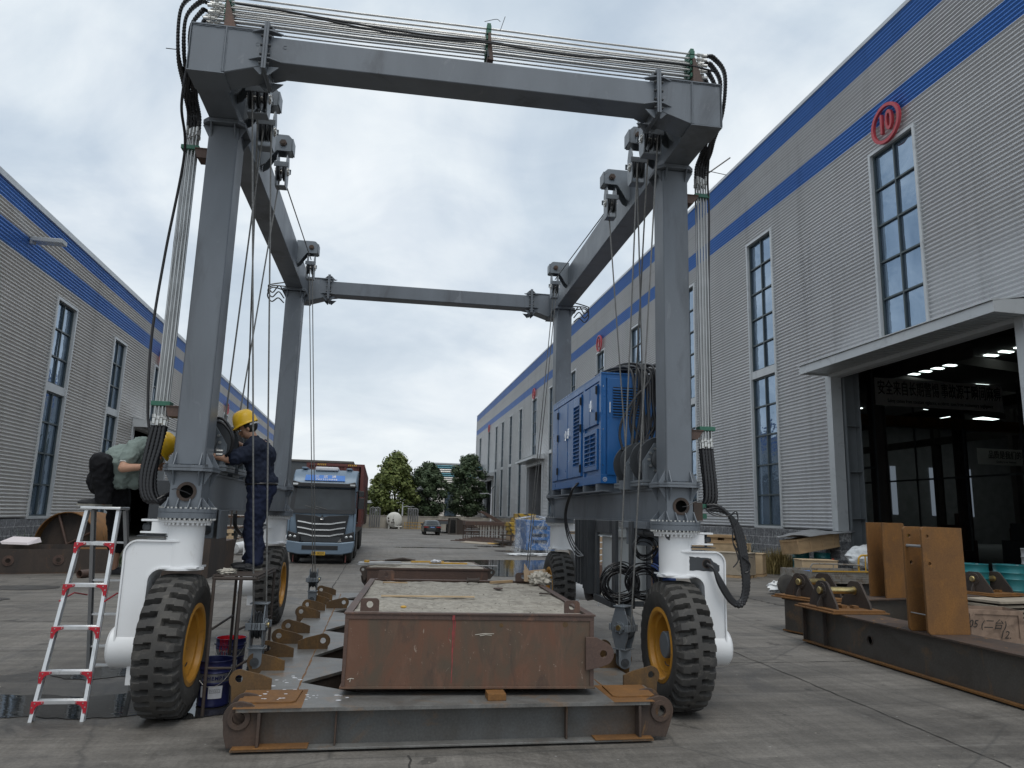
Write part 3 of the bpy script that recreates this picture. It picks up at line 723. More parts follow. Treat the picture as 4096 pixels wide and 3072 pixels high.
def canopy(parent, X, out, y0, y1, z, dep=1.2):
    mb = MB(); xa, xb = X, X+out*dep
    lo, hi = min(xa, xb), max(xa, xb)
    # fascia round three sides, ribbed soffit sheet, sloping top
    fo, fi = xb, xb-out*0.05
    mb.box(min(fo, fi), max(fo, fi), y0, y1, z, z+0.28)
    for yy in (y0, y1-0.05): mb.prism([(xa, z), (fi, z), (fi, z+0.28), (xa, z+0.5)], 'y', yy, yy+0.05)
    mb.hexa([(xa, y0, z+0.44), (xa, y1, z+0.44), (xb+out*0.06, y1, z+0.282), (xb+out*0.06, y0, z+0.282), (xa, y0, z+0.50), (xa, y1, z+0.50), (xb+out*0.06, y1, z+0.31), (xb+out*0.06, y0, z+0.31)])
    cx = build('canopy', mb, 'trim_grey', parent)
    mb = MB(); n = int((y1-y0-0.1)/0.20)
    for k in range(n):
        ya = y0+0.05+(y1-y0-0.1)*k/n; yb = ya+(y1-y0-0.1)/n
        mb.box(lo+0.06, hi-0.06, ya, yb-0.06, z+0.06, z+0.08)
        mb.box(lo+0.06, hi-0.06, yb-0.06, yb, z+0.085, z+0.10)
    build('soffit', mb, 'frame_metal', cx)
canopy(rb, XR_, -1, 14.6, 22.95, 6.98)
canopy(rb, XR_, -1, yr(61.6), yr(74.0)-4.5, zr(6.75)); canopy(rb, XR_, -1, yr(89.6), yr(99.3), zr(6.6))
for (a, b_, c, d) in doors_r:
    mb = MB()
    mb.box(XR_-0.10, XR_+0.30, b_-0.004, b_+0.32, 1.572, d+0.15); mb.box(XR_-0.10, XR_+0.30, a-0.25, a+0.004, 1.572, d+0.15); mb.box(XR_-0.11, XR_+0.304, a+0.005, b_-0.005, d, d+0.32)
    build('door_surround', mb, 'trim_grey', rb)
    mb = MB(); xa = XR_+0.35
    mb.box(xa, xa+0.04, b_-0.1, b_+0.45, 0, d+1); mb.box(xa+0.55, xa+0.59, b_-0.1, b_+0.45, 0, d+1); mb.box(xa, xa+0.6, b_+0.16, b_+0.20, 0, d+1)
    for zz in (0.6, 2.0, 3.6, 5.2): mb.box(xa+0.04, xa+0.55, b_-0.09, b_+0.44, zz, zz+0.03)
    build('door_column', mb, 'column_grey', rb)
    mb = MB(); mb.box(xa+0.02, xa+0.10, b_+0.45, b_+3.2, 0.05, d)
    for k in range(4): mb.box(xa-0.02, xa+0.02, b_+0.5, b_+3.1, 0.2+k*1.6, 0.32+k*1.6)
    build('sliding_door', mb, 'panel_dark', rb)
number_sign(rb, XR_, -1, 19.1, 14.62, 0.66, "10"); number_sign(rb, XR_, -1, yr(45.3), zr(13.25), 0.62, "9")
number_sign(rb, XR_, -1, yr(66.2), zr(13.2), 0.60, "8"); number_sign(rb, XR_, -1, yr(94.8), zr(13.1), 0.58, "7")
# inside the open door: columns, crane beams, roof lights, banners
for x in (24.2, 36.0, 48.0):
    for y in (32, 40, 48, 56, 64):
        mb = MB(); mb.box(x-0.28, x+0.28, y-0.04, y+0.04, 0, 11); mb.box(x-0.32, x-0.28, y-0.22, y+0.22, 0, 11); mb.box(x+0.28, x+0.32, y-0.22, y+0.22, 0, 11)
        build('interior_column', mb, 'interior_col', rb)
mb = MB()
for x in (24.2, 36.0, 48.0): mb.box(x-0.2, x+0.2, 26, 69.8, 8.9, 9.5)
for y in (27, 34, 41, 48, 55, 62): mb.prism([(XR_+0.4, 11.2), (36, 12.6), (57, 11.2), (57, 11.7), (36, 13.3), (XR_+0.4, 11.7)], 'y', y, y+0.2)
mb.box(XR_+0.4, 77.8, Y0R+0.2, 75.8, 13.3, 13.4)
build('roof_trusses', mb, 'interior_col', rb)
for (x, y, w_, d_) in [(39.6-0.05*k, 38.6+1.15*k, 0.9, 0.34) for k in range(9)]+[(52-1.2*k, 56+1.6*k, 0.9, 0.3) for k in range(6)]+[(50+1.3*k, 60+1.2*k, 0.8, 0.25) for k in range(8)]+[(56.2, 65.0, 2.3, 2.0), (61.8, 64.6, 2.4, 2.0), (67.0, 64.0, 2.4, 2.0), (47.0, 50.0, 1.2, 0.4), (49.0, 46.0, 1.2, 0.4)]:
    mb = MB(); mb.box(x, x+w_, y, y+d_, 13.22, 13.28); build('roof_light', mb, 'skylight', rb)
for x in (46.6, 50.7, 54.6, 42.5):
    mb = MB(); mb.box(x*1.262-0.1, x*1.262+0.6, 75.9, 75.96, 3.1, 8.7); build('end_window', mb, 'far_window', rb)
for k in range(16):
    rgi = random.Random(k+40); x, y = rgi.uniform(20, 40), rgi.uniform(26, 56); h = rgi.uniform(0.8, 2.6); w_, d_ = rgi.uniform(0.8, 2.6), rgi.uniform(0.8, 2.4)
    mb = MB(); mb.box(x, x+w_, y, y+d_, 0.01, h*0.6); mb.box(x+0.1*w_, x+0.7*w_, y+0.2, y+d_*0.8, h*0.6, h); mb.box(x+0.3*w_, x+0.4*w_, y+0.3, y+0.5, h, h+0.6)
    build('machine', mb, ['panel_dark', 'mill_steel', 'rust_brown', 'column_grey'][k % 4], rb, bevel=0.03)
for x in (22.5, 30.5):
    mb = MB()
    for k in range(9):
        mb.box(x, x+0.08, 30+3.6*k, 30.08+3.6*k, 0, 8.9); mb.box(x, x+0.05, 30+3.6*k, 33.6+3.6*k, 4.4, 4.5)
    build('wall_rail', mb, 'column_grey', rb)
mb = MB()     # bridge crane girder, painted orange, and yellow guard rail
mb.box(17, 36, 33.5, 34.1, 7.0, 7.5)
build('crane_girder', mb, 'rust_orange', rb)
mb = MB(); mb.box(17.2, 19.2, 24.0, 24.08, 1.42, 1.55); mb.box(18.7, 18.8, 24.0, 24.08, 0, 1.42); build('guard_rail', mb, 'yellow_rail', rb)
mb = MB(); mb.box(22.7, 29.6, 30.0, 30.05, 7.37, 8.68)
bn = build('banner', mb, 'banner_cloth', rb)
B = ORG[rb.name]
text_obj('lettering', "安全来自长期警惕", 0.74, 'rust_dark', bn, frame_m((24.45-B.x, 29.98-B.y, 8.17-B.z), (1, 0, 0), (0, 0, 1)), 0.006, sx=0.56)
text_obj('lettering', "事故源于瞬间麻痹", 0.74, 'ink_black', bn, frame_m((27.85-B.x, 29.98-B.y, 8.17-B.z), (1, 0, 0), (0, 0, 1)), 0.006, sx=0.56)
text_obj('lettering', "Safety comes from constant vigilance; accidents stem from momentary negligence", 0.24, 'ink_black', bn, frame_m((26.15-B.x, 29.98-B.y, 7.60-B.z), (1, 0, 0), (0, 0, 1)), 0.004, sx=0.72)
mb = MB(); mb.box(41.9, 48.5, 45.0, 45.05, 6.3, 7.45)
bn = build('banner', mb, 'banner_cloth', rb)
text_obj('lettering', "品质是我们的尊严", 0.62, 'rust_dark', bn, frame_m((44.6-B.x, 44.98-B.y, 6.98-B.z), (1, 0, 0), (0, 0, 1)), 0.006, sx=0.75)
text_obj('lettering', "Quality is our business", 0.2, 'ink_black', bn, frame_m((44.2-B.x, 44.98-B.y, 6.52-B.z), (1, 0, 0), (0, 0, 1)), 0.004, sx=0.9)

# ---- left workshop
XL_ = -12.5
lb = LFT.thing('workshop_building', 'corrugated workshop with blue stripes and red ringed 3, left side of the yard', 'workshop', (XL_, 30, 0))
doors_l = [(41.3, 47.8, 0, 5.85), (62.0, 68.0, 0, 5.85)]
wins_l = [(30.35, 32.15, 1.30, 9.70, 6.25), (36.95, 38.55, 1.30, 9.66, 6.22), (43.7, 45.5, 6.38, 9.66, None), (50.4, 52.1, 1.3, 9.66, 6.22), (57.2, 58.9, 1.3, 9.66, 6.22), (64.0, 65.7, 6.38, 9.6, None), (71.0, 72.7, 1.3, 9.66, 6.22), (78, 79.7, 1.3, 9.66, 6.22), (85, 86.7, 1.3, 9.66, 6.22)]
mb = MB(); ops = [d for d in doors_l] + [w_[:4] for w_ in wins_l]
clad_wall(mb, XL_, 1, 4.0, 98.0, 1.24, 12.35, ops, [(10.36, 11.16), (11.74, 12.35)])
build('cladding', mb, ['clad_warm', 'clad_blue'], lb, smooth=0)
mb = MB(); ys = sorted([4.0] + [v for d in doors_l for v in d[:2]] + [98.0])
for a, b_ in zip(ys[::2], ys[1::2]): mb.box(XL_-0.25, XL_+0.07, a, b_, 0, 1.21)
build('plinth', mb, 'plinth_stone', lb)
mb = MB(); mb.box(XL_-0.3, XL_+0.10, 4.0, 98.1, 12.31, 12.52); mb.box(XL_-0.2, XL_+0.06, 97.95, 98.15, 1.24, 12.3)
build('eaves_trim', mb, 'trim_grey', lb)
mb = MB(); mb.box(-50, XL_-0.3, 4.0, 98.0, 12.2, 12.3); mb.box(-50, XL_-0.02, 98.0, 98.12, 0, 12.2); mb.box(-50, XL_-0.02, 3.8, 4.0, 0, 12.2); mb.box(-50.2, -50, 4, 98, 0, 12.2)
build('shell', mb, 'interior_dark', lb)
mb = MB(); ysb = sorted(set([4.0, 98.0] + [v for o in ops for v in o[:2]]))
for a, b_ in zip(ysb, ysb[1:]):
    cuts = sorted([(o[2], o[3]) for o in ops if o[0] <= a+1e-6 and o[1] >= b_-1e-6]); z = 1.24
    for c0, c1 in cuts:
        if c0 > z: mb.box(XL_-0.20, XL_-0.17, a, b_, z, c0)
        z = max(z, c1)
    if z < 12.2: mb.box(XL_-0.20, XL_-0.17, a, b_, z, 12.2)
build('lining', mb, 'interior_dark', lb)
for w_ in wins_l: window_parts(lb, XL_, 1, *w_)
canopy(lb, XL_, 1, 41.0, 48.2, 5.88, 1.0); canopy(lb, XL_, 1, 61.6, 68.4, 5.88, 1.0)
for (a, b_, c, d) in doors_l:
    mb = MB(); mb.box(XL_-0.30, XL_+0.10, b_-0.004, b_+0.3, 0, d+0.15); mb.box(XL_-0.30, XL_+0.10, a-0.3, a+0.004, 0, d+0.15); mb.box(XL_-0.304, XL_+0.11, a+0.005, b_-0.005, d, d+0.28)
    build('door_surround', mb, 'trim_grey', lb)
number_sign(lb, XL_, 1, 44.6, 10.20, 0.48, "3"); number_sign(lb, XL_, 1, 64.85, 10.12, 0.48, "2")
mb = MB(); mb.box(XL_+0.15, XL_+1.15, 27.3, 27.75, 10.98, 11.14); mb.box(XL_+0.02, XL_+0.2, 27.45, 27.6, 10.9, 11.2)
build('flood_light', mb, 'frame_metal', lb, bevel=0.02)

# ---- things at the far end of the yard
mb = MB(); mb.box(-9.0, 15.4, 86, 86.24, 0, 1.38)
for k in range(10): mb.box(-8.6+k*2.6, -8.25+k*2.6, 85.93, 86, 0, 1.42)
mb.box(-9.0, 15.4, 85.95, 86.3, 1.384, 1.45)
W.solo('yard_wall', mb, 'wall_concrete', 'low beige rendered wall closing the far end of the yard behind the white tank', 'wall', (3, 86, 0))
# far hall with teal stripes
fb = W.thing('factory_building', 'distant corrugated hall with teal stripes behind the trees and the yard wall', 'factory', (11, 112, 0))
X0, X1, Yf = 7.75, 22.0, 112.0
mb = MB(); pitch = 0.30; zz = 1.4; prof = []
while zz < 9.3:
    prof += [(zz, 0), (zz+0.1, 1), (zz+0.18, 1), (zz+0.24, 0)]; zz += pitch
for (p0, p1) in (((X0, Yf), (X1, Yf)), ((X0-1.4, Yf+40), (X0, Yf))):
    prev = None
    for zz, d in prof:
        i = len(mb.v); off = 0.03*d
        mb.v += [(p0[0], p0[1]-off, zz), (p1[0], p1[1]-off, zz)]
        mb.cur = 1 if (8.62 < zz < 9.15 or 7.35 < zz < 8.05) else 0
        if prev is not None: mb.face((prev, prev+1, i+1, i))
        prev = i
mb.cur = 0
build('cladding', mb, ['clad_warm', 'clad_teal'], fb, smooth=25)
mb = MB(); mb.box(X0-0.05, X1, Yf-0.08, Yf+0.2, 9.3, 9.5); mb.box(X0-0.06, X0+0.10, Yf-0.07, Yf+0.1, 1.4, 9.3)
mb.hexa([(X0-1.5, Yf+40, 9.3), (X0-0.05, Yf, 9.3), (X0+0.1, Yf+0.2, 9.3), (X0-1.3, Yf+40, 9.3), (X0-1.5, Yf+40, 9.5), (X0-0.05, Yf, 9.5), (X0+0.1, Yf+0.2, 9.5), (X0-1.3, Yf+40, 9.5)])
build('eaves_trim', mb, 'trim_grey', fb)
mb = MB(); mb.box(X0-1, X1, Yf+0.1, Yf+40, 0.0, 9.2); build('shell', mb, 'interior_dark', fb)
mb = MB(); mb.box(X0, X1, Yf-0.1, Yf+0.05, 0, 1.42); build('plinth', mb, 'wall_concrete', fb)
mb = MB(); mb.box(9.95, 11.7, Yf-0.16, Yf-0.06, 1.5, 6.2)
wn = build('window', mb, 'window_glass', fb)
mb = MB()
for x in (9.9, 10.8, 11.7): mb.box(x, x+0.06, Yf-0.22, Yf-0.165, 1.5, 6.25)
for z in (1.5, 2.7, 3.9, 5.1, 6.2): mb.box(9.9, 11.76, Yf-0.20, Yf-0.166, z, z+0.05)
build('mullions', mb, 'mullion', wn)
# dark hall behind the lorry
dk = W.thing('factory_building', 'plain dark grey hall rising behind the container lorry', 'factory', (-6, 62, 0))
mb = MB(); mb.box(-12.0, -2.25, 60.0, 84.0, 0, 5.6); build('wall', mb, 'panel_dark', dk)
mb = MB(); mb.box(-12.1, -2.15, 59.9, 84.1, 5.6, 5.75); build('eaves_trim', mb, 'interior_col', dk)
# white house and chimney
hs = W.thing('house', 'pale low block seen in the gap between the lorry and the first tree', 'building', (-0.9, 120, 0))
mb = MB(); mb.box(-2.2, 0.6, 120, 128, 0, 5.6); build('wall', mb, 'control_grey', hs)
mb = MB()
for z in (2.4, 4.2): mb.box(-1.8, -0.3, 119.9, 119.98, z, z+0.8)
build('window', mb, 'glass_dark', hs)
mb = MB(); mb.lathe([(0.0, 0), (0.32, 0), (0.30, 8.6), (0.42, 8.6), (0.42, 8.8), (0, 9.0)], (4.4, 118, 0), (0, 0, 1), 14)
W.solo('chimney', mb, 'galv', 'thin pale metal chimney rising between the two left trees', 'chimney', (4.4, 118, 0))

# ---- trees
def tree(name, x, y, h, rx, z0, lm, label, seed, n=2600, leaf=0.20):
    rnd = random.Random(seed)
    t = W.thing(name, label, 'tree', (x, y, 0), group='trees behind the yard wall')
    mb = MB()
    mb.tube([(x, y, 0), (x+0.05, y, h*0.25), (x-0.06, y, h*0.55), (x, y, h*0.9)], 0.2, 9, rs=[0.24, 0.18, 0.12, 0.03])
    for k in range(16):
        a = rnd.uniform(0, 2*pi); zz = h*rnd.uniform(0.22, 0.75); L_ = rx*rnd.uniform(0.3, 0.55)
        mb.tube([(x, y, zz), (x+cos(a)*L_*0.5, y+sin(a)*L_*0.5, zz+L_*0.4), (x+cos(a)*L_, y+sin(a)*L_, zz+L_*1.0)], 0.05, 6, rs=[0.07, 0.045, 0.015])
    build('trunk', mb, 'bark', t)
    mb = MB()
    # clumps inside an egg-shaped envelope
    clumps = []
    for k in range(115):
        u = rnd.random()**0.8; zz = z0 + (h-z0)*u
        s = (zz-z0)/(h-z0)
        env = 0.90*rx*(sin(pi*min(1, s*0.86+0.14))**0.5)*(1-0.18*s)*rnd.uniform(0.68, 1.12)
        a = rnd.uniform(0, 2*pi); rr = env*sqrt(rnd.uniform(0.12, 1.0))
        clumps.append((x+rr*cos(a), y+rr*sin(a), zz, rx*rnd.uniform(0.12, 0.25)))
    for k in range(n):
        cx, cy, cz, cr = clumps[rnd.randrange(len(clumps))]
        d = Vector((rnd.gauss(0, 1), rnd.gauss(0, 1), rnd.gauss(0, 1))).normalized()*cr*rnd.uniform(0.5, 1.08)
        p = Vector((cx, cy, cz))+d
        if p.z < z0*0.8: continue
        nrm = (d.normalized()+Vector((rnd.uniform(-.6, .6), rnd.uniform(-.6, .6), rnd.uniform(-.2, .8)))).normalized()
        u_ = nrm.cross(Vector((rnd.random(), rnd.random(), rnd.random()))).normalized(); w_ = nrm.cross(u_)
        s = leaf*rnd.uniform(0.6, 1.3)
        mb.add([p-u_*s*0.5, p+w_*s*0.32, p+u_*s*0.6, p-w_*s*0.32], [(0, 1, 2, 3)])
    build('crown', mb, lm, t, smooth=0)
tree('tree', 2.05, 96, 8.9, 3.75, 1.0, 'leaf_light', 'tallest light green tree behind the white tank and lamp', 11, 15000, 0.36)
tree('tree', 0.0, 98, 6.6, 2.0, 0.8, 'leaf_light', 'small light green tree beside the lorry end of the wall', 12, 7000, 0.34)
tree('tree', 6.35, 97, 8.0, 3.4, 1.6, 'leaf_dark', 'dark green pointed tree in front of the left edge of the teal-striped hall', 13, 13000, 0.34)
tree('tree', 12.1, 100, 9.6, 3.4, 1.9, 'leaf_dark', 'dark green tree beside the end of the right workshop', 14, 14000, 0.34)
# ================================================================== THE GANTRY (travelling hoist)
gx = GAN.thing('gantry_crane', 'grey four-legged travelling gantry crane on white wheel forks filling the picture', 'crane', (0.42, 9.85, 0))
NL, NR = (-2.05, -1.77), (2.61, 2.89)
FLx, FRx = (-2.13, -1.85), (2.635, 2.915)
YN, YF = (6.95, 7.24), (12.45, 12.74)
LEGS = {'nl': (NL, YN), 'nr': (NR, YN), 'fl': (FLx, YF), 'fr': (FRx, YF)}
Z_PL, Z_TP = 2.17, 5.56
def octa(x0, x1, y0, y1, m, c):
    a0, a1, b0, b1 = x0-m, x1+m, y0-m, y1+m
    return [(a0+c, b0), (a1-c, b0), (a1, b0+c), (a1, b1-c), (a1-c, b1), (a0+c, b1), (a0, b1-c), (a0, b0+c)]
def gusset(mb, p, d, up, h, w, t=0.012):
    """triangular stiffener at point p, pointing along d (2-D), leg height h, foot width w"""
    p = Vector(p); d = Vector((d[0], d[1], 0)).normalized(); n = Vector((-d.y, d.x, 0))*t/2; u = Vector((0, 0, up))
    a, b_, c, e = p, p+d*w, p+d*w*0.75+u*h*0.22, p+u*h
    vs = [q-n for q in (a, b_, c, e)] + [q+n for q in (a, b_, c, e)]
    mb.add(vs, [(3, 2, 1, 0), (4, 5, 6, 7), (0, 1, 5, 4), (1, 2, 6, 5), (2, 3, 7, 6), (3, 0, 4, 7)])
def bolt_at(mb, p, r=0.011, h=0.014, up=1):
    mb.cyl(p, (p[0], p[1], p[2]+h*up), r, 6)
for k, ((x0, x1), (y0, y1)) in LEGS.items():
    near = k[0] == 'n'
    mb = MB(); mb.box(x0, x1, y0, y1, Z_PL, 5.515)
    leg = build('leg', mb, 'crane_grey', gx, bevel=0.014)
    mb = MB(); mb.prism(octa(x0, x1, y0, y1, 0.075, 0.07), 'z', 2.145, 2.169); mb.prism(octa(x0, x1, y0, y1, 0.075, 0.07), 'z', 2.118, 2.142)
    mb.prism(octa(x0, x1, y0, y1, 0.06, 0.06), 'z', 5.516, 5.536); mb.prism(octa(x0, x1, y0, y1, 0.06, 0.06), 'z', 5.538, 5.558)
    for up, zz, h in ((1, 2.17, 0.12), (-1, 5.515, 0.13), (-1, 2.117, 0.13)):
        for xx in (x0+0.03, x1-0.03):
            gusset(mb, (xx, y0, zz), (0, -1), up, h, 0.07); gusset(mb, (xx, y1, zz), (0, 1), up, h, 0.07)
        for yy in (y0+0.03, y1-0.03):
            gusset(mb, (x0, yy, zz), (-1, 0), up, h, 0.07); gusset(mb, (x1, yy, zz), (1, 0), up, h, 0.07)
    build('flange', mb, 'crane_grey', leg, bevel=0.003)
    if near:
        mb = MB()
        for i in range(4):
            xx = x0-0.03+i*(x1-x0+0.06)/3
            mb.box(xx-0.012, xx+0.012, y0-0.066, y0-0.045, 2.170, 2.180)
        build('bolt', mb, 'crane_dark', leg)
    # pedestal under the leg with its round inspection hole
    cx, cy = (x0+x1)/2, (y0+y1)/2
    mb = MB(); hw = (x1-x0)/2
    t = 0.014; zb, ztp = 1.785, 2.117; rh = 0.062; zh = 1.935
    hx = cx+0.01
    mb.prism([(x0+0.005, zb), (x1-0.005, zb), (x1-0.005, ztp), (x0+0.005, ztp)], 'y', y0, y0+t, holes=[circle(hx, zh, rh, 24)])
    mb.box(x0+0.005, x1-0.005, y1-t, y1, zb, ztp); mb.box(x0+0.005, x0+0.005+t, y0+t, y1-t, zb, ztp); mb.box(x1-0.005-t, x1-0.005, y0+t, y1-t, zb, ztp)
    for xx in (x0+0.0, x0+0.09, x1-0.09, x1): gusset(mb, (xx, y0, zb), (0, -1), 1, 0.10, 0.085)
    for yy in (y0+0.05, y1-0.05): gusset(mb, (x0, yy, zb), (-1, 0), 1, 0.10, 0.09); gusset(mb, (x1, yy, zb), (1, 0), 1, 0.10, 0.09)
    ped = build('pedestal', mb, 'crane_grey', gx, bevel=0.003)
    mb = MB(); mb.prism(circle(hx, zh, 0.086, 28), 'y', y0-0.010, y0-0.001, holes=[circle(hx, zh, rh-0.003, 28)])
    for a in (90, 270): mb.cyl((hx+0.075*cos(radians(a)), y0-0.012, zh+0.075*sin(radians(a))), (hx+0.075*cos(radians(a)), y0-0.009, zh+0.075*sin(radians(a))), 0.005, 8)
    build('hole_ring', mb, 'frame_rust', ped)
    mb = MB(); mb.box(x0+0.03, x1-0.03, y0+0.10, y0+0.11, zb+0.02, ztp-0.02); build('hole_shade_plate', mb, 'dark_hole', ped)  # dark plate added behind the hole, standing for the shade inside
    # slewing ring
    mb = MB(); mb.lathe([(0, 1.784), (0.248, 1.784), (0.248, 1.752), (0.242, 1.750), (0.246, 1.747), (0.246, 1.700), (0.200, 1.698), (0, 1.698)], (cx, cy, 0), (0, 0, 1), 48)
    sr = build('slewing_ring', mb, 'crane_grey', gx)
    mb = MB()
    for i in range(36):
        a = 2*pi*i/36
        bolt_at(mb, (cx+0.235*cos(a), cy+0.235*sin(a), 1.784)); bolt_at(mb, (cx+0.236*cos(a), cy+0.236*sin(a), 1.699), up=-1, h=0.016)
    build('bolt', mb, 'bolt', sr)

# ---- wheel forks (white) and wheels
def fork(k):
    (x0, x1), (y0, y1) = LEGS[k]
    s = -1 if k[1] == 'l' else 1           # outboard side
    cx, cy = (x0+x1)/2, (y0+y1)/2
    X = lambda d: cx+s*d                    # d>0 outboard
    mb = MB()
    mb.lathe([(0, 1.685), (0.215, 1.685), (0.215, 1.662), (0.185, 1.655)], (cx, cy, 0), (0, 0, 1), 40)
    mb.lathe([(0.162, 1.66), (0.162, 1.26)], (cx, cy, 0), (0, 0, 1), 36)
    col = build('fork_column', mb, 'white_paint', gx)
    mb = MB()
    for i in range(30):
        a = 2*pi*i/30; bolt_at(mb, (cx+0.195*cos(a), cy+0.195*sin(a), 1.660), 0.012, 0.022, -1)
    build('bolt', mb, 'white_paint', col)
    # bumper bracket outboard
    mb = MB()
    px = lambda a, b_: (min(X(a), X(b_)), max(X(a), X(b_)))
    a, b_ = px(0.10, 0.36); mb.box(a, b_, cy-0.10, cy+0.10, 1.665, 1.684)
    a, b_ = px(0.10, 0.36); mb.box(a, b_, cy-0.10, cy+0.10, 1.560, 1.577)
    a, b_ = px(0.10, 0.27); mb.box(a, b_, cy-0.095, cy-0.085, 1.577, 1.665); mb.box(a, b_, cy+0.085, cy+0.095, 1.577, 1.665)
    br_ = build('bumper_bracket', mb, 'white_paint', col, bevel=0.003)
    mb = MB(); mb.lathe([(0, 0), (0.042, 0), (0.052, 0.012), (0.052, 0.045), (0.042, 0.058), (0, 0.058)], (X(0.315), cy-0.02, 1.585), (0, 0, 1), 20); mb.cyl((X(0.315), cy-0.02, 1.545), (X(0.315), cy-0.02, 1.70), 0.014, 10)
    build('bumper_roller', mb, 'crane_dark', col)
    mb = MB(); a, b_ = px(0.10, 0.38); mb.box(a, b_, cy-0.11, cy+0.12, 1.532, 1.540); build('stop_plate', mb, 'crane_dark', col)
    # arm: two cheek plates with an edge flange running round them
    out_ = [(0.0, 1.505), (0.35, 1.505)]
    for i in range(1, 9):
        a = pi/2*(1-i/8); out_.append((0.35+0.105*cos(a), 1.400+0.105*sin(a)))
    out_ += [(0.452, 1.28), (0.450, 0.62)]
    inn = [(-0.165, 1.262), (0.12, 1.258)]
    for i in range(1, 8):
        a = pi/2*(1-i/7); inn.append((0.12+0.112*cos(a), 1.15+0.108*sin(a)))
    inn += [(0.238, 0.62)]
    cheek = [(-0.16, 1.262), (-0.16, 1.505)] + out_ + list(reversed(inn[1:]))
    mb = MB()
    for yy in (y0-0.005, y1-0.009):
        mb.prism([(X(p[0]), p[1]) for p in [(0.0, 1.262), (0.0, 1.492)]+[(q[0]-0.014, q[1]-0.012) for q in out_[1:]]+list(reversed(inn[1:]))], 'y', yy, yy+0.014)
    arm = build('fork_arm', mb, 'white_paint', gx)
    mb = MB()
    def strip(path, t=0.014, ya=y0-0.022, yb=y1+0.022):
        n = len(path)
        for i in range(n-1):
            (a0, z0), (a1, z1) = path[i], path[i+1]
            d = Vector((a1-a0, z1-z0)).normalized(); nn = Vector((-d.y, d.x))*t
            q = [(X(a0), z0), (X(a1), z1), (X(a1+nn.x), z1+nn.y), (X(a0+nn.x), z0+nn.y)]
            mb.prism(q, 'y', ya, yb)
    strip([(p[0], p[1]-0.014) for p in out_[:2]] + [(p[0]-0.012, p[1]-0.012) for p in out_[2:]])
    strip(inn)
    mb.prism([(X(-0.165)+0.165*0, 0), (0, 0)] and [(cx+0.185*cos(2*pi*i/24), cy+0.185*sin(2*pi*i/24)) for i in range(24)], 'z', 1.245, 1.261)
    build('edge_flange', mb, 'white_paint', arm, smooth=60)
    # hub drum and lower stub
    mb = MB(); mb.lathe([(0, 0.20), (0.180, 0.20), (0.180, 0.490), (0.155, 0.515), (0, 0.515)], (cx, cy, 0.585), (s, 0, 0), 40)
    build('hub_drum', mb, 'white_paint', arm)
    mb = MB(); a, b_ = px(0.245, 0.345); mb.box(a, b_, cy-0.09, cy+0.09, 0.275, 0.46); build('stub', mb, 'white_paint', arm, bevel=0.004)
    if k == 'nr':
        # unpainted patch with the hose hole
        mb = MB()
        pts = [(0.085, 1.452), (0.30, 1.440), (0.345, 1.395), (0.395, 1.372), (0.392, 1.318), (0.36, 1.300), (0.33, 1.316), (0.085, 1.318)]
        rg = random.Random(3); pp = []
        for i in range(len(pts)):
            a_, b2 = Vector(pts[i]), Vector(pts[(i+1) % len(pts)])
            for j in range(7):
                q = a_.lerp(b2, j/7); pp.append((X(q.x+rg.uniform(-.004, .004)), q.y+rg.uniform(-.005, .005)))
        mb.prism(pp, 'y', y0-0.0075, y0-0.0055); build('bare_patch', mb, 'crane_dark', arm)
        mb = MB(); mb.prism(circle(X(0.262), 1.385, 0.046, 24), 'y', y0-0.0095, y0-0.0078, holes=[circle(X(0.262), 1.385, 0.038, 24)]); build('hole_ring', mb, 'frame_rust', arm)
        mb = MB(); mb.prism(circle(X(0.262), 1.385, 0.039, 24), 'y', y0-0.0090, y0-0.0078); build('hose_hole', mb, 'dark_hole', arm)
TY_R, TY_W = 0.605, 0.345
def tyre_mesh(mirror=1):
    """large lug-tread tyre about the x axis, centred at the origin"""
    NP, SUB = 30, 10; n = NP*SUB
    # cross-section: (lateral u, radius); slots cut in from both shoulders
    U = [-0.98, -0.90, -0.80, -0.66, -0.50, -0.34, -0.22, -0.12, 0.12, 0.22, 0.34, 0.50, 0.66, 0.80, 0.90, 0.98]
    hw = TY_W/2; mb = MB()
    rows = []
    side = [(-0.84, 0.315), (-1.0, 0.36), (-1.10, 0.44), (-1.09, 0.50), (-1.03, 0.545)]
    for u, r in side: rows.append((u*hw, r, None))
    for u in U:
        r = TY_R - 0.020*abs(u)**4 - (0.018 if abs(u) > 0.95 else 0)
        rows.append((u*hw, r, u))
    for u, r in reversed(side): rows.append((-u*hw, r, None))
    m = len(rows)
    for j in range(n):
        th = 2*pi*j/n
        for (x, r, u) in rows:
            rr = r
            if u is None and 0.53 < r < 0.56:
                u2 = 1.0 if x > 0 else -1.0; dpt = 0.042
            else: u2 = u; dpt = 0.062
            if u2 is not None and abs(u2) > 0.2:
                ph = (j/SUB + (0.5 if u2 > 0 else 0) + 0.26*(abs(u2)-0.2)*(1)) % 1.0
                w = 0.34+0.14*max(0, abs(u2)-0.5)
                if ph < w: rr = r-dpt
            mb.v.append((x, rr*sin(th)*mirror, rr*cos(th)))
    for j in range(n):
        for i in range(m-1):
            a = j*m+i; b_ = ((j+1) % n)*m+i
            mb.face((a, a+1, b_+1, b_))
    # centre mould line
    return mb
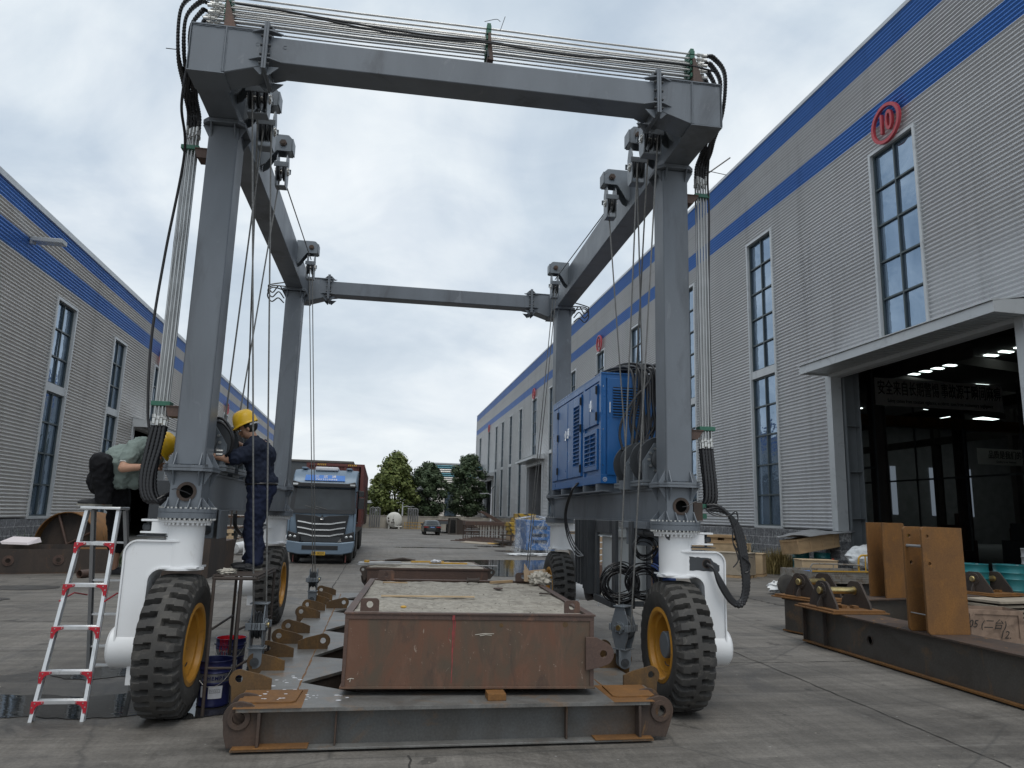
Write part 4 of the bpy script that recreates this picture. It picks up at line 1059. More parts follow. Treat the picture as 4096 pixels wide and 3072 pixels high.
def wheel(k, steer=0.0):
    (x0, x1), (y0, y1) = LEGS[k]; s = -1 if k[1] == 'l' else 1
    cx, cy = (x0+x1)/2, (y0+y1)/2
    xw = cx + (0.005 if s < 0 else -0.005)
    # hub-centred empty-like part: the tyre carries the rim and hub
    c = Vector((xw, cy, TY_R-0.004)); i_ = -s       # inward direction
    tm = tyre_mesh(); tm.v = [(v[0]+c.x, v[1]+c.y, v[2]+c.z) for v in tm.v]
    wh = build('wheel', tm, 'rubber', gx, smooth=30)
    mb = MB(); mb.lathe([(TY_R+0.0015, -0.004), (TY_R+0.0015, 0.004)], c, (1, 0, 0), 120)
    mb = MB()
    mb.lathe([(0.318, 0.135), (0.352, 0.160), (0.352, 0.172), (0.318, 0.176), (0.300, 0.165), (0.292, 0.125), (0.262, 0.115), (0.255, 0.06), (0.245, -0.03), (0.10, -0.05), (0.10, -0.07), (0.0, -0.07)], c, (i_, 0, 0), 64)
    rim = build('rim', mb, 'yellow_rim', wh, smooth=30)
    mb = MB()
    mb.lathe([(0.29, -0.10), (0.33, -0.15), (0.34, -0.165), (0.30, -0.16), (0.0, -0.16)], c, (i_, 0, 0), 48)
    build('back_plate', mb, 'crane_dark', wh)
    mb = MB()
    if k == 'nl' or k == 'fl' and False:
        mb.lathe([(0.135, -0.05), (0.135, 0.03), (0.125, 0.04), (0, 0.04)], c, (i_, 0, 0), 32)
        for q in range(12):
            a = 2*pi*q/12; p = c + Vector((i_*0.04, 0.115*cos(a), 0.115*sin(a))); mb.cyl(p, p+Vector((i_*0.018, 0, 0)), 0.012, 6)
    else:
        mb.lathe([(0.125, -0.05), (0.125, 0.118), (0.116, 0.125), (0, 0.125)], c, (i_, 0, 0), 36)
    build('hub', mb, 'hub_grey', wh)
    mb = MB(); p = c+Vector((i_*0.12, -0.14, -0.17)); mb.tube(spline([p, p+Vector((0, 0.05, -0.005)), p+Vector((0, 0.10, -0.002)), p+Vector((i_*0.005, 0.115, 0.02))], 4), 0.006, 7); build('valve_stem', mb, 'frame_rust', rim)
for k in LEGS: fork(k); wheel(k)

# ---- lower longitudinal beams
for xs, pk in ((NL, 'l'), (NR, 'r')):
    x0, x1 = xs; fx = FLx if pk == 'l' else FRx
    mb = MB()
    mb.hexa([(x0+0.01, 7.24, 1.795), (x1-0.01, 7.24, 1.795), (fx[1]-0.01, 12.45, 1.795), (fx[0]+0.01, 12.45, 1.795), (x0+0.01, 7.24, 2.10), (x1-0.01, 7.24, 2.10), (fx[1]-0.01, 12.45, 2.10), (fx[0]+0.01, 12.45, 2.10)])
    sb = build('sill_beam', mb, 'crane_grey', gx)
    mb = MB()
    for z in (1.775, 2.1005): mb.hexa([(x0-0.01, 7.25, z), (x1+0.01, 7.25, z), (fx[1]+0.01, 12.44, z), (fx[0]-0.01, 12.44, z), (x0-0.01, 7.25, z+0.0185), (x1+0.01, 7.25, z+0.0185), (fx[1]+0.01, 12.44, z+0.0185), (fx[0]-0.01, 12.44, z+0.0185)])
    build_split('flange', mb, 'crane_grey', sb)
    # upper longitudinal beam
    ya, yb = 6.38, 13.17
    f = lambda y, i: (xs[i] + (fx[i]-xs[i])*(y-6.95)/5.5)
    mb = MB()
    mb.hexa([(f(ya, 0), ya, 5.561), (f(ya, 1), ya, 5.561), (f(yb, 1), yb, 5.561), (f(yb, 0), yb, 5.561), (f(ya, 0), ya, 6.0), (f(ya, 1), ya, 6.0), (f(yb, 1), yb, 6.0), (f(yb, 0), yb, 6.0)])
    build('side_beam', mb, 'crane_grey', gx, bevel=0.010)
# ---- cross beams: a knee at each end with a bolted flange, slimmer box between
def cross(y0, y1, xa, xb, pads):
    # xa/xb outer faces of the knees
    zt = 6.0
    kneeL = [(xa, 5.56), (xa+0.30, 5.56), (xa+0.62, 5.665), (xa+0.62, 6.0), (xa, 6.0)]
    kneeR = [(xb, 6.0), (xb-0.62, 6.0), (xb-0.62, 5.665), (xb-0.29, 5.56), (xb, 5.56)]
    for kn, s in ((kneeL, 1), (kneeR, -1)):
        mb = MB(); mb.prism(kn, 'y', y0, y1)
        kk = build('knee', mb, 'crane_grey', gx, bevel=0.008)
        mb = MB(); xo = kn[0][0]
        for yy in (y0-0.012, y1+0.0):
            mb.prism([(xo-s*0.006, 5.548), (xo+s*0.31, 5.548), (xo+s*0.31, 5.558), (xo-s*0.006, 5.558)], 'y', y0-0.012, y1+0.012); break
        mb.box(min(xo, xo+s*0.62), max(xo, xo+s*0.62), y0-0.012, y1+0.012, 6.001, 6.012)
        mb.box(*(sorted((xo-s*0.008, xo-s*0.0005))), y0-0.012, y1+0.012, 5.56, 6.0)
        st = xo+s*0.295
        mb.box(st-0.005, st+0.005, y0-0.012, y0-0.0005, 5.565, 6.0)
        build('stiffener', mb, 'crane_grey', kk)
        mb = MB(); rw = random.Random(int(xo*50))
        for q in (-0.009, 0.009):
            pts = [(st+q+rw.uniform(-.0015, .0015), y0-0.002, 5.57+0.43*i/20) for i in range(21)]; mb.tube(pts, 0.005, 5, rs=[rw.uniform(0.004, 0.0075) for _ in pts])
        pts = [(xo+s*(0.005+0.60*i/26), y0-0.002, 5.994) for i in range(27)]; mb.tube(pts, 0.005, 5, rs=[rw.uniform(0.004, 0.0075) for _ in pts])
        build('weld_bead', mb, 'crane_grey', kk, smooth=60)
        xf = xo+s*0.62
        mb = MB()
        for xx in (xf+s*0.002, xf+s*0.024):
            a, b_ = sorted((xx, xx+s*0.020)); mb.box(a, b_, y0-0.055, y1+0.055, 5.615, 6.075)
        for (xx, d) in ((xf, -s), (xf+s*0.046, s)):
            for (zz, up) in ((5.98, 1), (5.67, -1)):
                # sloping gussets above, below, before and behind
                for yy in (y0+0.01, y1-0.01):
                    a_ = Vector((xx, yy, zz)); q = [a_, a_+Vector((d*0.10, 0, 0)), a_+Vector((d*0.015, 0, up*0.085)), a_+Vector((0, 0, up*0.085))]
                    mb.prism([(p.x, p.z) for p in q], 'y', yy-0.006, yy+0.006)
            for zz in (5.99, 5.72):
                q = [(xx, y0+0.01), (xx+d*0.12, y0-0.001), (xx+d*0.02, y0-0.052), (xx, y0-0.052)]
                mb.prism(q, 'z', zz-0.006, zz+0.006)
                q = [(xx, y1-0.01), (xx+d*0.12, y1+0.001), (xx+d*0.02, y1+0.052), (xx, y1+0.052)]
                mb.prism(q, 'z', zz-0.006, zz+0.006)
        fl = build('joint_flange', mb, 'crane_grey', kk, bevel=0.002)
        mb = MB()
        for i in range(5):
            z = 5.67+i*0.09
            for yy in (y0-0.032, y1+0.032):
                mb.cyl((xf-s*0.022, yy, z), (xf+s*0.068, yy, z), 0.013, 6)
        build('bolt', mb, 'crane_dark', fl)
    mb = MB(); mb.box(xa+0.665, xb-0.665, y0+0.001, y1-0.001, 5.715, 5.962)
    return build('cross_beam', mb, 'crane_grey', gx, bevel=0.008)
cross(6.10, 6.38, -2.035, 2.89, 0)
cross(13.17, 13.45, -2.14, 2.93, 0)
# raised fabrication letters by the flange
Bg = ORG[gx.name]
for xx in (-1.47, -1.235):
    text_obj('stamp', "C", 0.05, 'crane_grey', gx, frame_m((xx-Bg.x, 6.0990-Bg.y, 5.87-Bg.z), (1, 0, 0), (0, 0, 1)), 0.0015)

# ---- upper sheave blocks hung from brackets on the side beams
def upper_block(xin, s, y, top=6.0, bracket=True, length=0.42, tilt=0.0, wide=0.13):
    """xin: inner face of the side beam, s: direction towards the middle"""
    X = lambda d: xin+s*d
    par = gx
    if bracket:
        mb = MB()
        for yy in (y-0.085, y+0.070):
            pl = [(X(-0.02), 5.66), (X(-0.02), 6.07), (X(0.27), 6.07), (X(0.31), 6.03), (X(0.31), 5.87), (X(0.15), 5.87), (X(0.10), 5.80), (X(0.04), 5.70)]
            mb.prism(pl, 'y', yy, yy+0.015)
        mb.box(min(X(0.311), X(0.325)), max(X(0.311), X(0.325)), y-0.085, y+0.085, 5.88, 6.03)
        mb.box(min(X(-0.02), X(0.25)), max(X(-0.02), X(0.25)), y-0.07, y+0.07, 6.071, 6.080)
        bk = build('block_bracket', mb, 'block_grey', gx, bevel=0.003)
        mb = MB(); mb.cyl((X(0.215), y-0.115, 5.965), (X(0.215), y+0.11, 5.965), 0.022, 14); mb.cyl((X(0.215), y-0.105, 5.965), (X(0.215), y-0.088, 5.965), 0.042, 6)
        build('pin', mb, 'frame_rust', bk)
    cx = X(0.215); zt = top-0.06; w = wide/2
    mb = MB(); zb = zt-length
    for sx in (-1, 1):
        a, b_ = sorted((cx+sx*w, cx+sx*(w-0.012)))
        mb.prism([(y-0.045, zt), (y+0.045, zt), (y+0.085, zt-0.10), (y+0.085, zb+0.08), (y+0.06, zb), (y-0.06, zb), (y-0.085, zb+0.08), (y-0.085, zt-0.10)], 'x', a, b_)
    mb.box(cx-w+0.012, cx+w-0.012, y-0.06, y+0.06, zb, zb+0.014)
    mb.box(cx-w-0.02, cx+w+0.02, y-0.105, y-0.09, zt-0.20, zt-0.14); mb.box(cx-w-0.02, cx+w+0.02, y+0.09, y+0.105, zt-0.20, zt-0.14)
    blk = build('sheave_block', mb, 'block_grey', gx, bevel=0.002)
    mb = MB(); nsh = 2 if wide < 0.15 else 3; zc = (zt+zb)/2-0.01
    for i in range(nsh):
        xx = cx-w+0.03+i*(2*w-0.06)/(nsh-1)
        mb.lathe([(0.02, -0.014), (0.105, -0.016), (0.108, -0.010), (0.090, 0.0), (0.108, 0.010), (0.105, 0.016), (0.02, 0.014)], (xx, y, zc), (1, 0, 0), 28)
    build('sheave', mb, 'crane_dark', blk)
    mb = MB()
    mb.cyl((cx-w-0.02, y, zc), (cx+w+0.02, y, zc), 0.022, 12)
    for sx in (-1, 1):
        mb.cyl((cx+sx*w, y, zc), (cx+sx*(w+0.008), y, zc), 0.048, 20)
        for q in range(6):
            a = 2*pi*q/6+0.3; p = (cx+sx*(w+0.008), y+0.036*cos(a), zc+0.036*sin(a)); mb.cyl(p, (p[0]+sx*0.010, p[1], p[2]), 0.008, 6)
    build('axle', mb, 'bolt', blk)
    return cx, zc, zb
UB = {}
for nm, xin, s, ys in (('l', -1.765, 1, (6.72, 7.18, 8.15, 11.55)), ('r', 2.605, -1, (6.72, 7.18, 8.20, 11.62))):
    UB[nm] = []
    for i, y in enumerate(ys):
        top = (5.97, 5.90, 5.93, 5.93)[i]
        xi = xin + (0.0 if i < 3 else (-0.07 if nm == 'l' else 0.02))
        if i == 0: r_ = upper_block(xi, s, y, 5.98, True, 0.40, wide=0.19)
        elif i == 1: r_ = upper_block(xi, s, y, 5.90, True, 0.42, wide=0.15)
        else: r_ = upper_block(xi, s, y, top, True, 0.42, wide=0.12)
        UB[nm].append((r_[0], y, r_[1], r_[2]))
# ---- winches on the sill beams
def winch(xc, y, z0, s, label=None):
    mb = MB()
    for yy in (y-0.165, y+0.145):
        pl = [(xc-0.20, z0+0.09), (xc-0.20, z0+0.29), (xc-0.07, z0+0.49), (xc+0.07, z0+0.49), (xc+0.20, z0+0.29), (xc+0.20, z0+0.09)]
        mb.prism(pl, 'y', yy, yy+0.02)
    for yy in (y-0.185, y+0.165):
        for xx in (xc-0.19, xc+0.15): mb.box(xx, xx+0.04, yy, yy+0.02, z0+0.09, z0+0.27)
    mb.box(xc-0.22, xc+0.22, y-0.20, y+0.20, z0+0.065, z0+0.09); mb.box(xc-0.22, xc+0.22, y-0.20, y+0.20, z0+0.03, z0+0.06)
    mb.box(xc-0.16, xc+0.16, y-0.16, y+0.16, z0+0.002, z0+0.03)
    wn = build('winch', mb, 'block_grey', gx, bevel=0.003)
    zc = z0+0.31
    mb = MB(); mb.lathe([(0, -0.14), (0.245, -0.14), (0.250, -0.130), (0.245, -0.118), (0.125, -0.115), (0.125, 0.115), (0.245, 0.118), (0.250, 0.130), (0.245, 0.14), (0, 0.14)], (xc, y, zc), (0, 1, 0), 48)
    build('drum', mb, 'crane_dark', wn)
    mb = MB(); prof = [(0.126, -0.112)]
    for i in range(22): prof += [(0.150, -0.110+i*0.010), (0.143, -0.105+i*0.010)]
    mb.lathe(prof, (xc, y, zc), (0, 1, 0), 40); build('rope_coil', mb, 'wire_rope', wn)
    mb = MB(); mb.lathe([(0, 0), (0.11, 0), (0.11, -0.03), (0.085, -0.045), (0.05, -0.05), (0, -0.05)], (xc, y-0.166, zc), (0, 1, 0), 28); build('motor', mb, 'crane_dark', wn)
    mb = MB()
    for q in range(12):
        a = 2*pi*q/12; p = (xc+0.135*cos(a), y-0.166, zc+0.135*sin(a)); mb.cyl(p, (p[0], p[1]-0.022, p[2]), 0.014, 8)
    build('bolt', mb, 'bolt', wn)
    return (xc, y, zc)
WN = {'l': [winch(-1.91, 7.62, 2.12, 1), winch(-1.92, 8.22, 2.12, 1), winch(-1.94, 8.85, 2.12, 1)], 'r': [winch(2.74, 7.62, 2.12, -1), winch(2.74, 8.25, 2.12, -1)]}

# ---- ropes
def rope(pts, r=0.0085, name='wire_rope'):
    mb = MB(); mb.tube(pts, r, 6); build(name, mb, 'wire_rope', gx)
HB = {'nl': (-1.255, 7.40, 0.40, 0.915), 'nr': (2.275, 7.30, 0.405, 0.93), 'fl': (-1.29, 12.2, 0.42, 0.89), 'fr': (2.17, 12.35, 0.44, 0.90)}
c = UB['l'][0]; d = UB['l'][1]
rope([(c[0]-0.05, c[1]-0.09, c[2]), (HB['nl'][0]-0.028, 7.31, 0.72)]); rope([(d[0]+0.055, d[1]-0.09, d[2]), (HB['nl'][0]+0.055, 7.40, 0.90)])
c = UB['r'][0]; d = UB['r'][1]
rope([(c[0]+0.05, c[1]-0.09, c[2]), (HB['nr'][0]+0.045, 7.20, 0.70)]); rope([(d[0]-0.02, d[1]-0.10, d[2]), (HB['nr'][0]-0.045, 7.30, 0.90)])
for k, q in (('l', 'fl'), ('r', 'fr')):
    c = UB[k][3]
    rope([(c[0]-0.018, c[1]-0.07, c[2]), (HB[q][0]-0.016, HB[q][1], 0.80)], 0.008); rope([(c[0]+0.03, c[1]-0.07, c[2]), (HB[q][0]+0.020, HB[q][1], 0.80)], 0.008)
    b_ = UB[k][2]; rope([(b_[0], b_[1]+0.09, b_[2]-0.02), (c[0], c[1]-0.05, c[2]+0.12)], 0.008)
    for i, w_ in enumerate(WN[k][:2]):
        u_ = UB[k][1+i]; rope([(u_[0]-0.02, u_[1]-0.09+0.1*i, u_[2]-0.02), (w_[0]+(0.11 if k == 'l' else -0.12), w_[1]+0.03, w_[2]+0.08)])
c = UB['l'][0]; rope([(c[0]-0.02, c[1]+0.05, c[2]), (-1.80, 8.80, 2.50)])
c = UB['r'][0]; rope([(c[0]+0.0, c[1]+0.05, c[2]), (2.66, 8.20, 2.50)])

# ---- hydraulic pipes across the top, brackets and green clamps
ROWS = [(z, y) for z in (6.118, 6.185, 6.25, 6.31, 6.36) for y in (6.17, 6.23, 6.29)]
ROWS = [q for i, q in enumerate(ROWS) if i not in (13,)]
for i, (z, y) in enumerate(ROWS):
    mb = MB(); r = 0.0078 if i % 3 else 0.0095
    pts = [(-1.90+0.012*(i % 4), y, z), (-0.6, y+0.004, z-0.006), (0.6, y, z), (1.6, y-0.003, z-0.005), (2.72-0.012*(i % 3), y, z)]
    mb.tube(pts, r, 8); pp = build('hydraulic_pipe', mb, 'steel_pipe', gx)
    mb = MB()
    for xx, s in ((-1.90+0.012*(i % 4), -1), (2.72-0.012*(i % 3), 1)):
        mb.cyl((xx-s*0.03, y, z), (xx+s*0.0, y, z), 0.020, 6); mb.cyl((xx+s*0.008, y, z), (xx+s*0.03, y, z), 0.018, 6); mb.cyl((xx+s*0.03, y, z), (xx+s*0.07, y, z), 0.016, 10)
    build('fitting', mb, 'bolt', pp)
for xx, tilt in ((-1.77, 0.05), (0.60, 0.0), (2.63, 0.06)):
    mb = MB(); h = 6.37
    mb.hexa([(xx-0.006, 6.12, 6.013), (xx+0.05+tilt, 6.13, 6.013), (xx+0.05+tilt, 6.35, 6.013), (xx-0.006, 6.36, 6.013), (xx-0.006, 6.12, h-0.08), (xx+0.014, 6.12, h-0.08), (xx+0.014, 6.36, h-0.08), (xx-0.006, 6.36, h-0.08)])
    bk = build('pipe_bracket', mb, 'rust_brown', gx)
    mb = MB(); rg = random.Random(int(xx*100))
    for i, (z, y) in enumerate(ROWS):
        if i % 3 != 1: continue
        mb.box(xx-0.022, xx+0.022, 6.14, 6.32, z-0.020, z+0.022)
    mb.box(xx-0.018, xx+0.018, 6.15, 6.31, 6.385, 6.41)
    build('pipe_clamp', mb, 'clamp_green', bk, bevel=0.003)
mb = MB(); mb.tube([(0.60, 6.10, 6.02), (0.585, 6.10, 6.09)], 0.01, 6); build('pipe_bracket', mb, 'crane_dark', gx)
# loose cables lying along the pipes
for i, off in enumerate((0, 0.03)):
    mb = MB(); mb.tube(spline([(-1.70, 6.13, 6.27), (-1.2, 6.11, 6.235), (-0.6, 6.10, 6.16+off), (0.0, 6.09, 6.13+off), (0.6, 6.10, 6.16+off*0.5), (1.3, 6.09, 6.13), (1.9, 6.11, 6.17), (2.5, 6.12, 6.20), (2.85, 6.14, 6.18)], 6), 0.010, 7)
    build('cable', mb, 'hose_black', gx)
mb = MB(); mb.tube(spline([(0.55, 6.1, 6.38), (0.66, 6.1, 6.42), (0.70, 6.1, 6.40)], 4), 0.003, 5); mb.tube([(0.70, 6.1, 6.30), (0.745, 6.1, 6.46)], 0.003, 5); build('cable_tie', mb, 'hose_black', gx)
# ---- hoses looping round the top corners down to the vertical pipes
VP = {}
for nm, xs, s in (('l', -2.235, -1), ('r', 3.095, 1)):
    cols = []
    for i in range(8):
        x = xs+s*0.028*(i % 4-1.5)*(1.15); y = 7.06+0.055*(i//4)
        cols.append((x, y))
    VP[nm] = cols
    for i, (x, y) in enumerate(cols):
        mb = MB(); zt = 5.44-0.02*(i % 3); zb = 2.62+0.015*(i % 2)
        mb.tube([(x, y, zb), (x, y, zt)], 0.0095, 8); pp = build('hydraulic_pipe', mb, 'steel_pipe', gx)
        mb = MB(); mb.cyl((x, y, zt), (x, y, zt+0.035), 0.019, 6); mb.cyl((x, y, zt+0.04), (x, y, zt+0.10), 0.016, 8); mb.cyl((x, y, zb-0.03), (x, y, zb), 0.019, 6); mb.cyl((x, y, zb-0.085), (x, y, zb-0.035), 0.016, 8)
        build('fitting', mb, 'bolt', pp)
    for zc in (5.30, 2.735):
        mb = MB(); a, b_ = sorted((xs+s*0.085, xs-s*0.085)); mb.box(a, b_, 7.035, 7.14, zc-0.022, zc+0.022)
        bk = build('pipe_clamp', mb, 'clamp_green', gx, bevel=0.004)
        mb = MB(); a, b_ = sorted((xs-s*0.06, (NL[0] if s < 0 else NR[1])))
        mb.prism([(a if s > 0 else a, zc-0.03), (b_, zc-0.03), (b_, zc-0.12), ((b_-0.10) if s < 0 else (a+0.10), zc-0.12)] if s < 0 else [(a, zc-0.12), (a+0.08, zc-0.12), (b_, zc-0.03), (a, zc-0.03)], 'y', 7.00, 7.16)
        mb.box(a, b_, 6.99, 7.17, zc-0.03, zc-0.022)
        build('pipe_bracket', mb, 'rust_brown', bk)
    n = 12
    for i in range(n):
        z, y = ROWS[(i*14)//n if i else 0]
        z = 6.12+0.30*i/(n-1); y = 6.17+0.05*(i % 3)
        x, yv = cols[i % 8]
        bulge = -0.03+0.19*(i/(n-1)); xe = -1.97 if s < 0 else 2.79
        xo_ = xe+s*(bulge+0.10)
        P_ = [(xe, y, z), (xe+s*(bulge*0.6+0.01), y+0.01, z), (xo_-s*0.01, y+0.05, z-0.15), (xo_+s*0.01, y+0.17, 5.87+0.01*(i % 3)), (xo_*0.6+x*0.4, y+0.42, 5.76), (x*0.9+xo_*0.1, yv-0.18, 5.72), (x, yv-0.03, 5.65), (x, yv, 5.52)]
        o, rs = ribbed(P_, 0.0160, 0.014, 0.25)
        mb = MB(); mb.tube(o, 0.02, 8, rs=rs); build('hydraulic_hose', mb, 'hose_black', gx, smooth=25)
# thin cable hanging outside the left hose bundle, and one on the right
mb = MB(); mb.tube(spline([(-2.10, 6.3, 5.75), (-2.16, 6.45, 5.40), (-2.20, 6.8, 5.1), (-2.35, 7.05, 4.2), (-2.40, 7.1, 3.4), (-2.36, 7.1, 2.7), (-2.30, 7.1, 2.4)], 8), 0.013, 7); build('cable', mb, 'hose_black', gx)
mb = MB(); mb.tube(spline([(3.00, 6.6, 5.7), (3.12, 6.95, 5.45), (3.185, 7.08, 5.1), (3.17, 7.1, 4.2), (3.17, 7.1, 3.2), (3.15, 7.1, 2.6), (3.1, 7.1, 2.0)], 8), 0.011, 7); build('cable', mb, 'hose_black', gx)
mb = MB(); mb.tube([(3.15, 7.0, 5.55), (3.41, 7.0, 5.76)], 0.008, 6); mb.tube([(3.15, 7.0, 5.575), (3.36, 7.0, 5.55)], 0.004, 5); build('cable', mb, 'hose_black', gx)
mb = MB(); mb.tube([(-2.18, 6.3, 5.86), (-2.30, 6.3, 5.86)], 0.004, 5); build('cable_tie', mb, 'hose_black', gx)
# ---- hoses from the lower ends of the vertical pipes
for i, (x, y) in enumerate(VP['l']):
    zb = 2.53
    q = i/7
    P_ = [(x, y, zb), (x-0.01-0.03*q, y-0.01, 2.35), (x-0.045+0.01*q, y-0.03, 2.10), (x-0.035+0.03*q, y-0.04, 1.93), (x+0.03+0.02*q, y-0.03, 1.83+0.02*q), (-2.10, y+0.05, 1.85+0.03*(i % 3)), (-2.02, y+0.14, 1.90)]
    o, rs = ribbed(P_, 0.0225, 0.017, 0.30); mb = MB(); mb.tube(o, 0.02, 9, rs=rs); build('hydraulic_hose', mb, 'hose_black', gx, smooth=60)
for i, (x, y) in enumerate(VP['r']):
    q = i/7
    P_ = [(x, y, 2.53), (x+0.01, y-0.01, 2.35), (x+0.02+0.01*q, y-0.02, 2.15), (x+0.01+0.02*q, y-0.02, 1.99), (x-0.05, y+0.02, 1.93), (2.98, y+0.06, 1.97)]
    o, rs = ribbed(P_, 0.0225, 0.017, 0.30); mb = MB(); mb.tube(o, 0.02, 9, rs=rs); build('hydraulic_hose', mb, 'hose_black', gx, smooth=60)
mb = MB(); mb.box(2.896, 2.99, 6.96, 7.12, 1.80, 1.98); bk = build('pipe_bracket', mb, 'frame_rust', gx)
mb = MB(); mb.box(2.99, 3.05, 7.0, 7.10, 1.82, 1.87); mb.box(2.99, 3.05, 7.0, 7.10, 1.92, 1.965); build('pipe_clamp', mb, 'clamp_green', bk)
# the drooping loop into the right fork
for i in range(4):
    o_ = 0.046*i; e = 0.5*i
    P_ = [(3.05, 7.0, 1.955-0.045*(i % 2)), (3.15+o_*0.4, 6.96, 1.95-o_*0.4), (3.25+o_*0.5, 6.93, 1.86-o_*0.4), (3.31+o_*0.5, 6.91, 1.68), (3.345+o_*0.45, 6.89, 1.45), (3.365+o_*0.35, 6.88, 1.22), (3.345+o_*0.3, 6.88, 1.08), (3.29+o_*0.2, 6.87, 1.03-o_*0.25), (3.22-o_*0.1, 6.86, 1.08-o_*0.3), (3.13-o_*0.2, 6.86, 1.22-o_*0.2), (3.06, 6.88, 1.34), (3.01, 6.93, 1.385)]
    o, rs = ribbed(P_, 0.0225, 0.017, 0.34)
    k = int(len(o)*0.72); rs = [r if j < k else 0.017 for j, r in enumerate(rs)]
    mb = MB(); mb.tube(o, 0.02, 9, rs=rs); build('hydraulic_hose', mb, 'hose_black', gx, smooth=60)
mb = MB()
for q in (0.0, 0.02): mb.tube(spline([(3.0, 6.95, 1.93), (3.08, 6.93, 1.86+q), (3.22, 6.9, 1.85), (3.30, 6.87, 1.88+q), (3.31, 6.86, 1.80), (3.26, 6.86, 1.72), (3.255, 6.86, 1.60), (3.29+q, 6.86, 1.50), (3.30, 6.86, 1.42), (3.25, 6.86, 1.36)], 6), 0.006, 6)
build('cable', mb, 'hose_black', gx)
mb = MB(); mb.tube(spline([(2.98, 6.93, 1.99), (2.90, 6.92, 1.985), (2.82, 6.92, 1.94), (2.77, 6.94, 1.93)], 6), 0.004, 5); mb.tube(spline([(3.35, 6.86, 1.46), (3.42, 6.86, 1.40), (3.41, 6.86, 1.33), (3.37, 6.86, 1.31)], 6), 0.008, 6); mb.tube([(3.38, 6.86, 1.47), (3.46, 6.86, 1.455)], 0.003, 5)
mb.tube(spline([(-2.02, 6.93, 1.95), (-1.98, 6.91, 1.955), (-1.90, 6.92, 1.93), (-1.86, 6.93, 1.91)], 6), 0.004, 5)
build('cable', mb, 'hose_black', gx)
# looped hose ends at the tops of the far legs
for xs_, s in ((-2.13, -1), (2.93, 1)):
    for j in range(3):
        r_ = random.Random(j+5); mb = MB(); cx, cz = xs_+s*0.17, 5.50+0.08*(j-1)
        mb.tube(spline([(xs_, 12.5, cz+0.10), (cx+s*0.06, 12.45, cz+0.13-0.05*j), (cx+s*0.13, 12.45, cz-0.01), (cx+s*0.05, 12.45, cz-0.12), (cx-s*0.05, 12.45, cz-0.05+0.03*j), (xs_+s*0.02, 12.45, cz-0.13)], 6), 0.011, 7)
        build('hydraulic_hose', mb, 'hose_black', gx)

# ---- power unit: blue cabinet on joists over the right sill beam
PX0, PX1, PY0, PY1, PZ0, PZ1 = 2.45, 3.30, 8.78, 11.72, 2.225, 3.63
mb = MB()
for yy in (7.9, 8.9, 9.55, 10.2, 10.9, 11.6): mb.box(PX0-0.02, PX1, yy, yy+0.06, 2.121, 2.222)
mb.box(PX0-0.03, PX0+0.05, 8.6, 11.9, 2.12, 2.135)
jo = build('cabinet_joists', mb, 'crane_grey', gx)
mb = MB(); mb.box(PX0+0.012, PX1-0.012, PY0+0.012, PY1-0.012, PZ0+0.10, PZ1-0.02)
cab = build('power_cabinet', mb, 'blue_cabinet', gx)
mb = MB()
mb.box(PX0-0.004, PX1, PY0-0.004, PY1, PZ0, PZ0+0.11)                 # skid
mb.box(PX0-0.004, PX1+0.01, PY0-0.012, PY1+0.01, PZ1-0.022, PZ1)
for yy in (PY0, PY0+0.82, PY1-0.085): mb.box(PX0-0.004, PX0+0.02, yy-0.004, yy+0.085, PZ0+0.11, PZ1-0.022)
mb.box(PX0-0.003, PX0+0.02, PY0+0.081, PY1-0.085, PZ1-0.10, PZ1-0.0225)
mb.box(PX0+0.0205, PX0+0.06, PY0-0.004, PY0+0.02, PZ0+0.11, PZ1-0.022); mb.box(PX0+0.061, PX1, PY0-0.003, PY0+0.02, PZ1-0.08, PZ1-0.0225)
build('cabinet_frame', mb, 'blue_cabinet', cab, bevel=0.003)
def door(y0, y1, z0, z1, louvers=None, x=PX0):
    mb = MB()
    if not louvers: mb.box(x-0.016, x+0.013, y0, y1, z0, z1)
    else:
        (a, b_, c_, d_, cols) = louvers
        mb.box(x-0.016, x+0.013, y0, a, z0, z1); mb.box(x-0.016, x+0.013, b_, y1, z0, z1); mb.box(x-0.016, x+0.013, a, b_, z0, c_); mb.box(x-0.016, x+0.013, a, b_, d_, z1)
    dr = build('cabinet_door', mb, 'blue_cabinet', cab, bevel=0.004)
    if louvers:
        mb = MB(); n = int((d_-c_)/0.052)
        for ci in range(cols):
            ya = a+(b_-a)*ci/cols+0.008; yb = a+(b_-a)*(ci+1)/cols-0.008
            for k in range(n):
                z = c_+(d_-c_)*k/n
                mb.hexa([(x-0.020, ya, z), (x+0.010, ya, z+0.026), (x+0.010, yb, z+0.026), (x-0.020, yb, z), (x-0.020, ya, z+0.006), (x+0.010, ya, z+0.032), (x+0.010, yb, z+0.032), (x-0.020, yb, z+0.006)])
        if cols > 1: mb.box(x-0.015, x+0.01, (a+b_)/2-0.008, (a+b_)/2+0.008, c_, d_)
        build('louvre', mb, 'blue_cabinet', dr)
        mb = MB(); mb.box(x+0.0135, x+0.016, a, b_, c_, d_); build('louvre_back', mb, 'black_plastic', dr)
    return dr
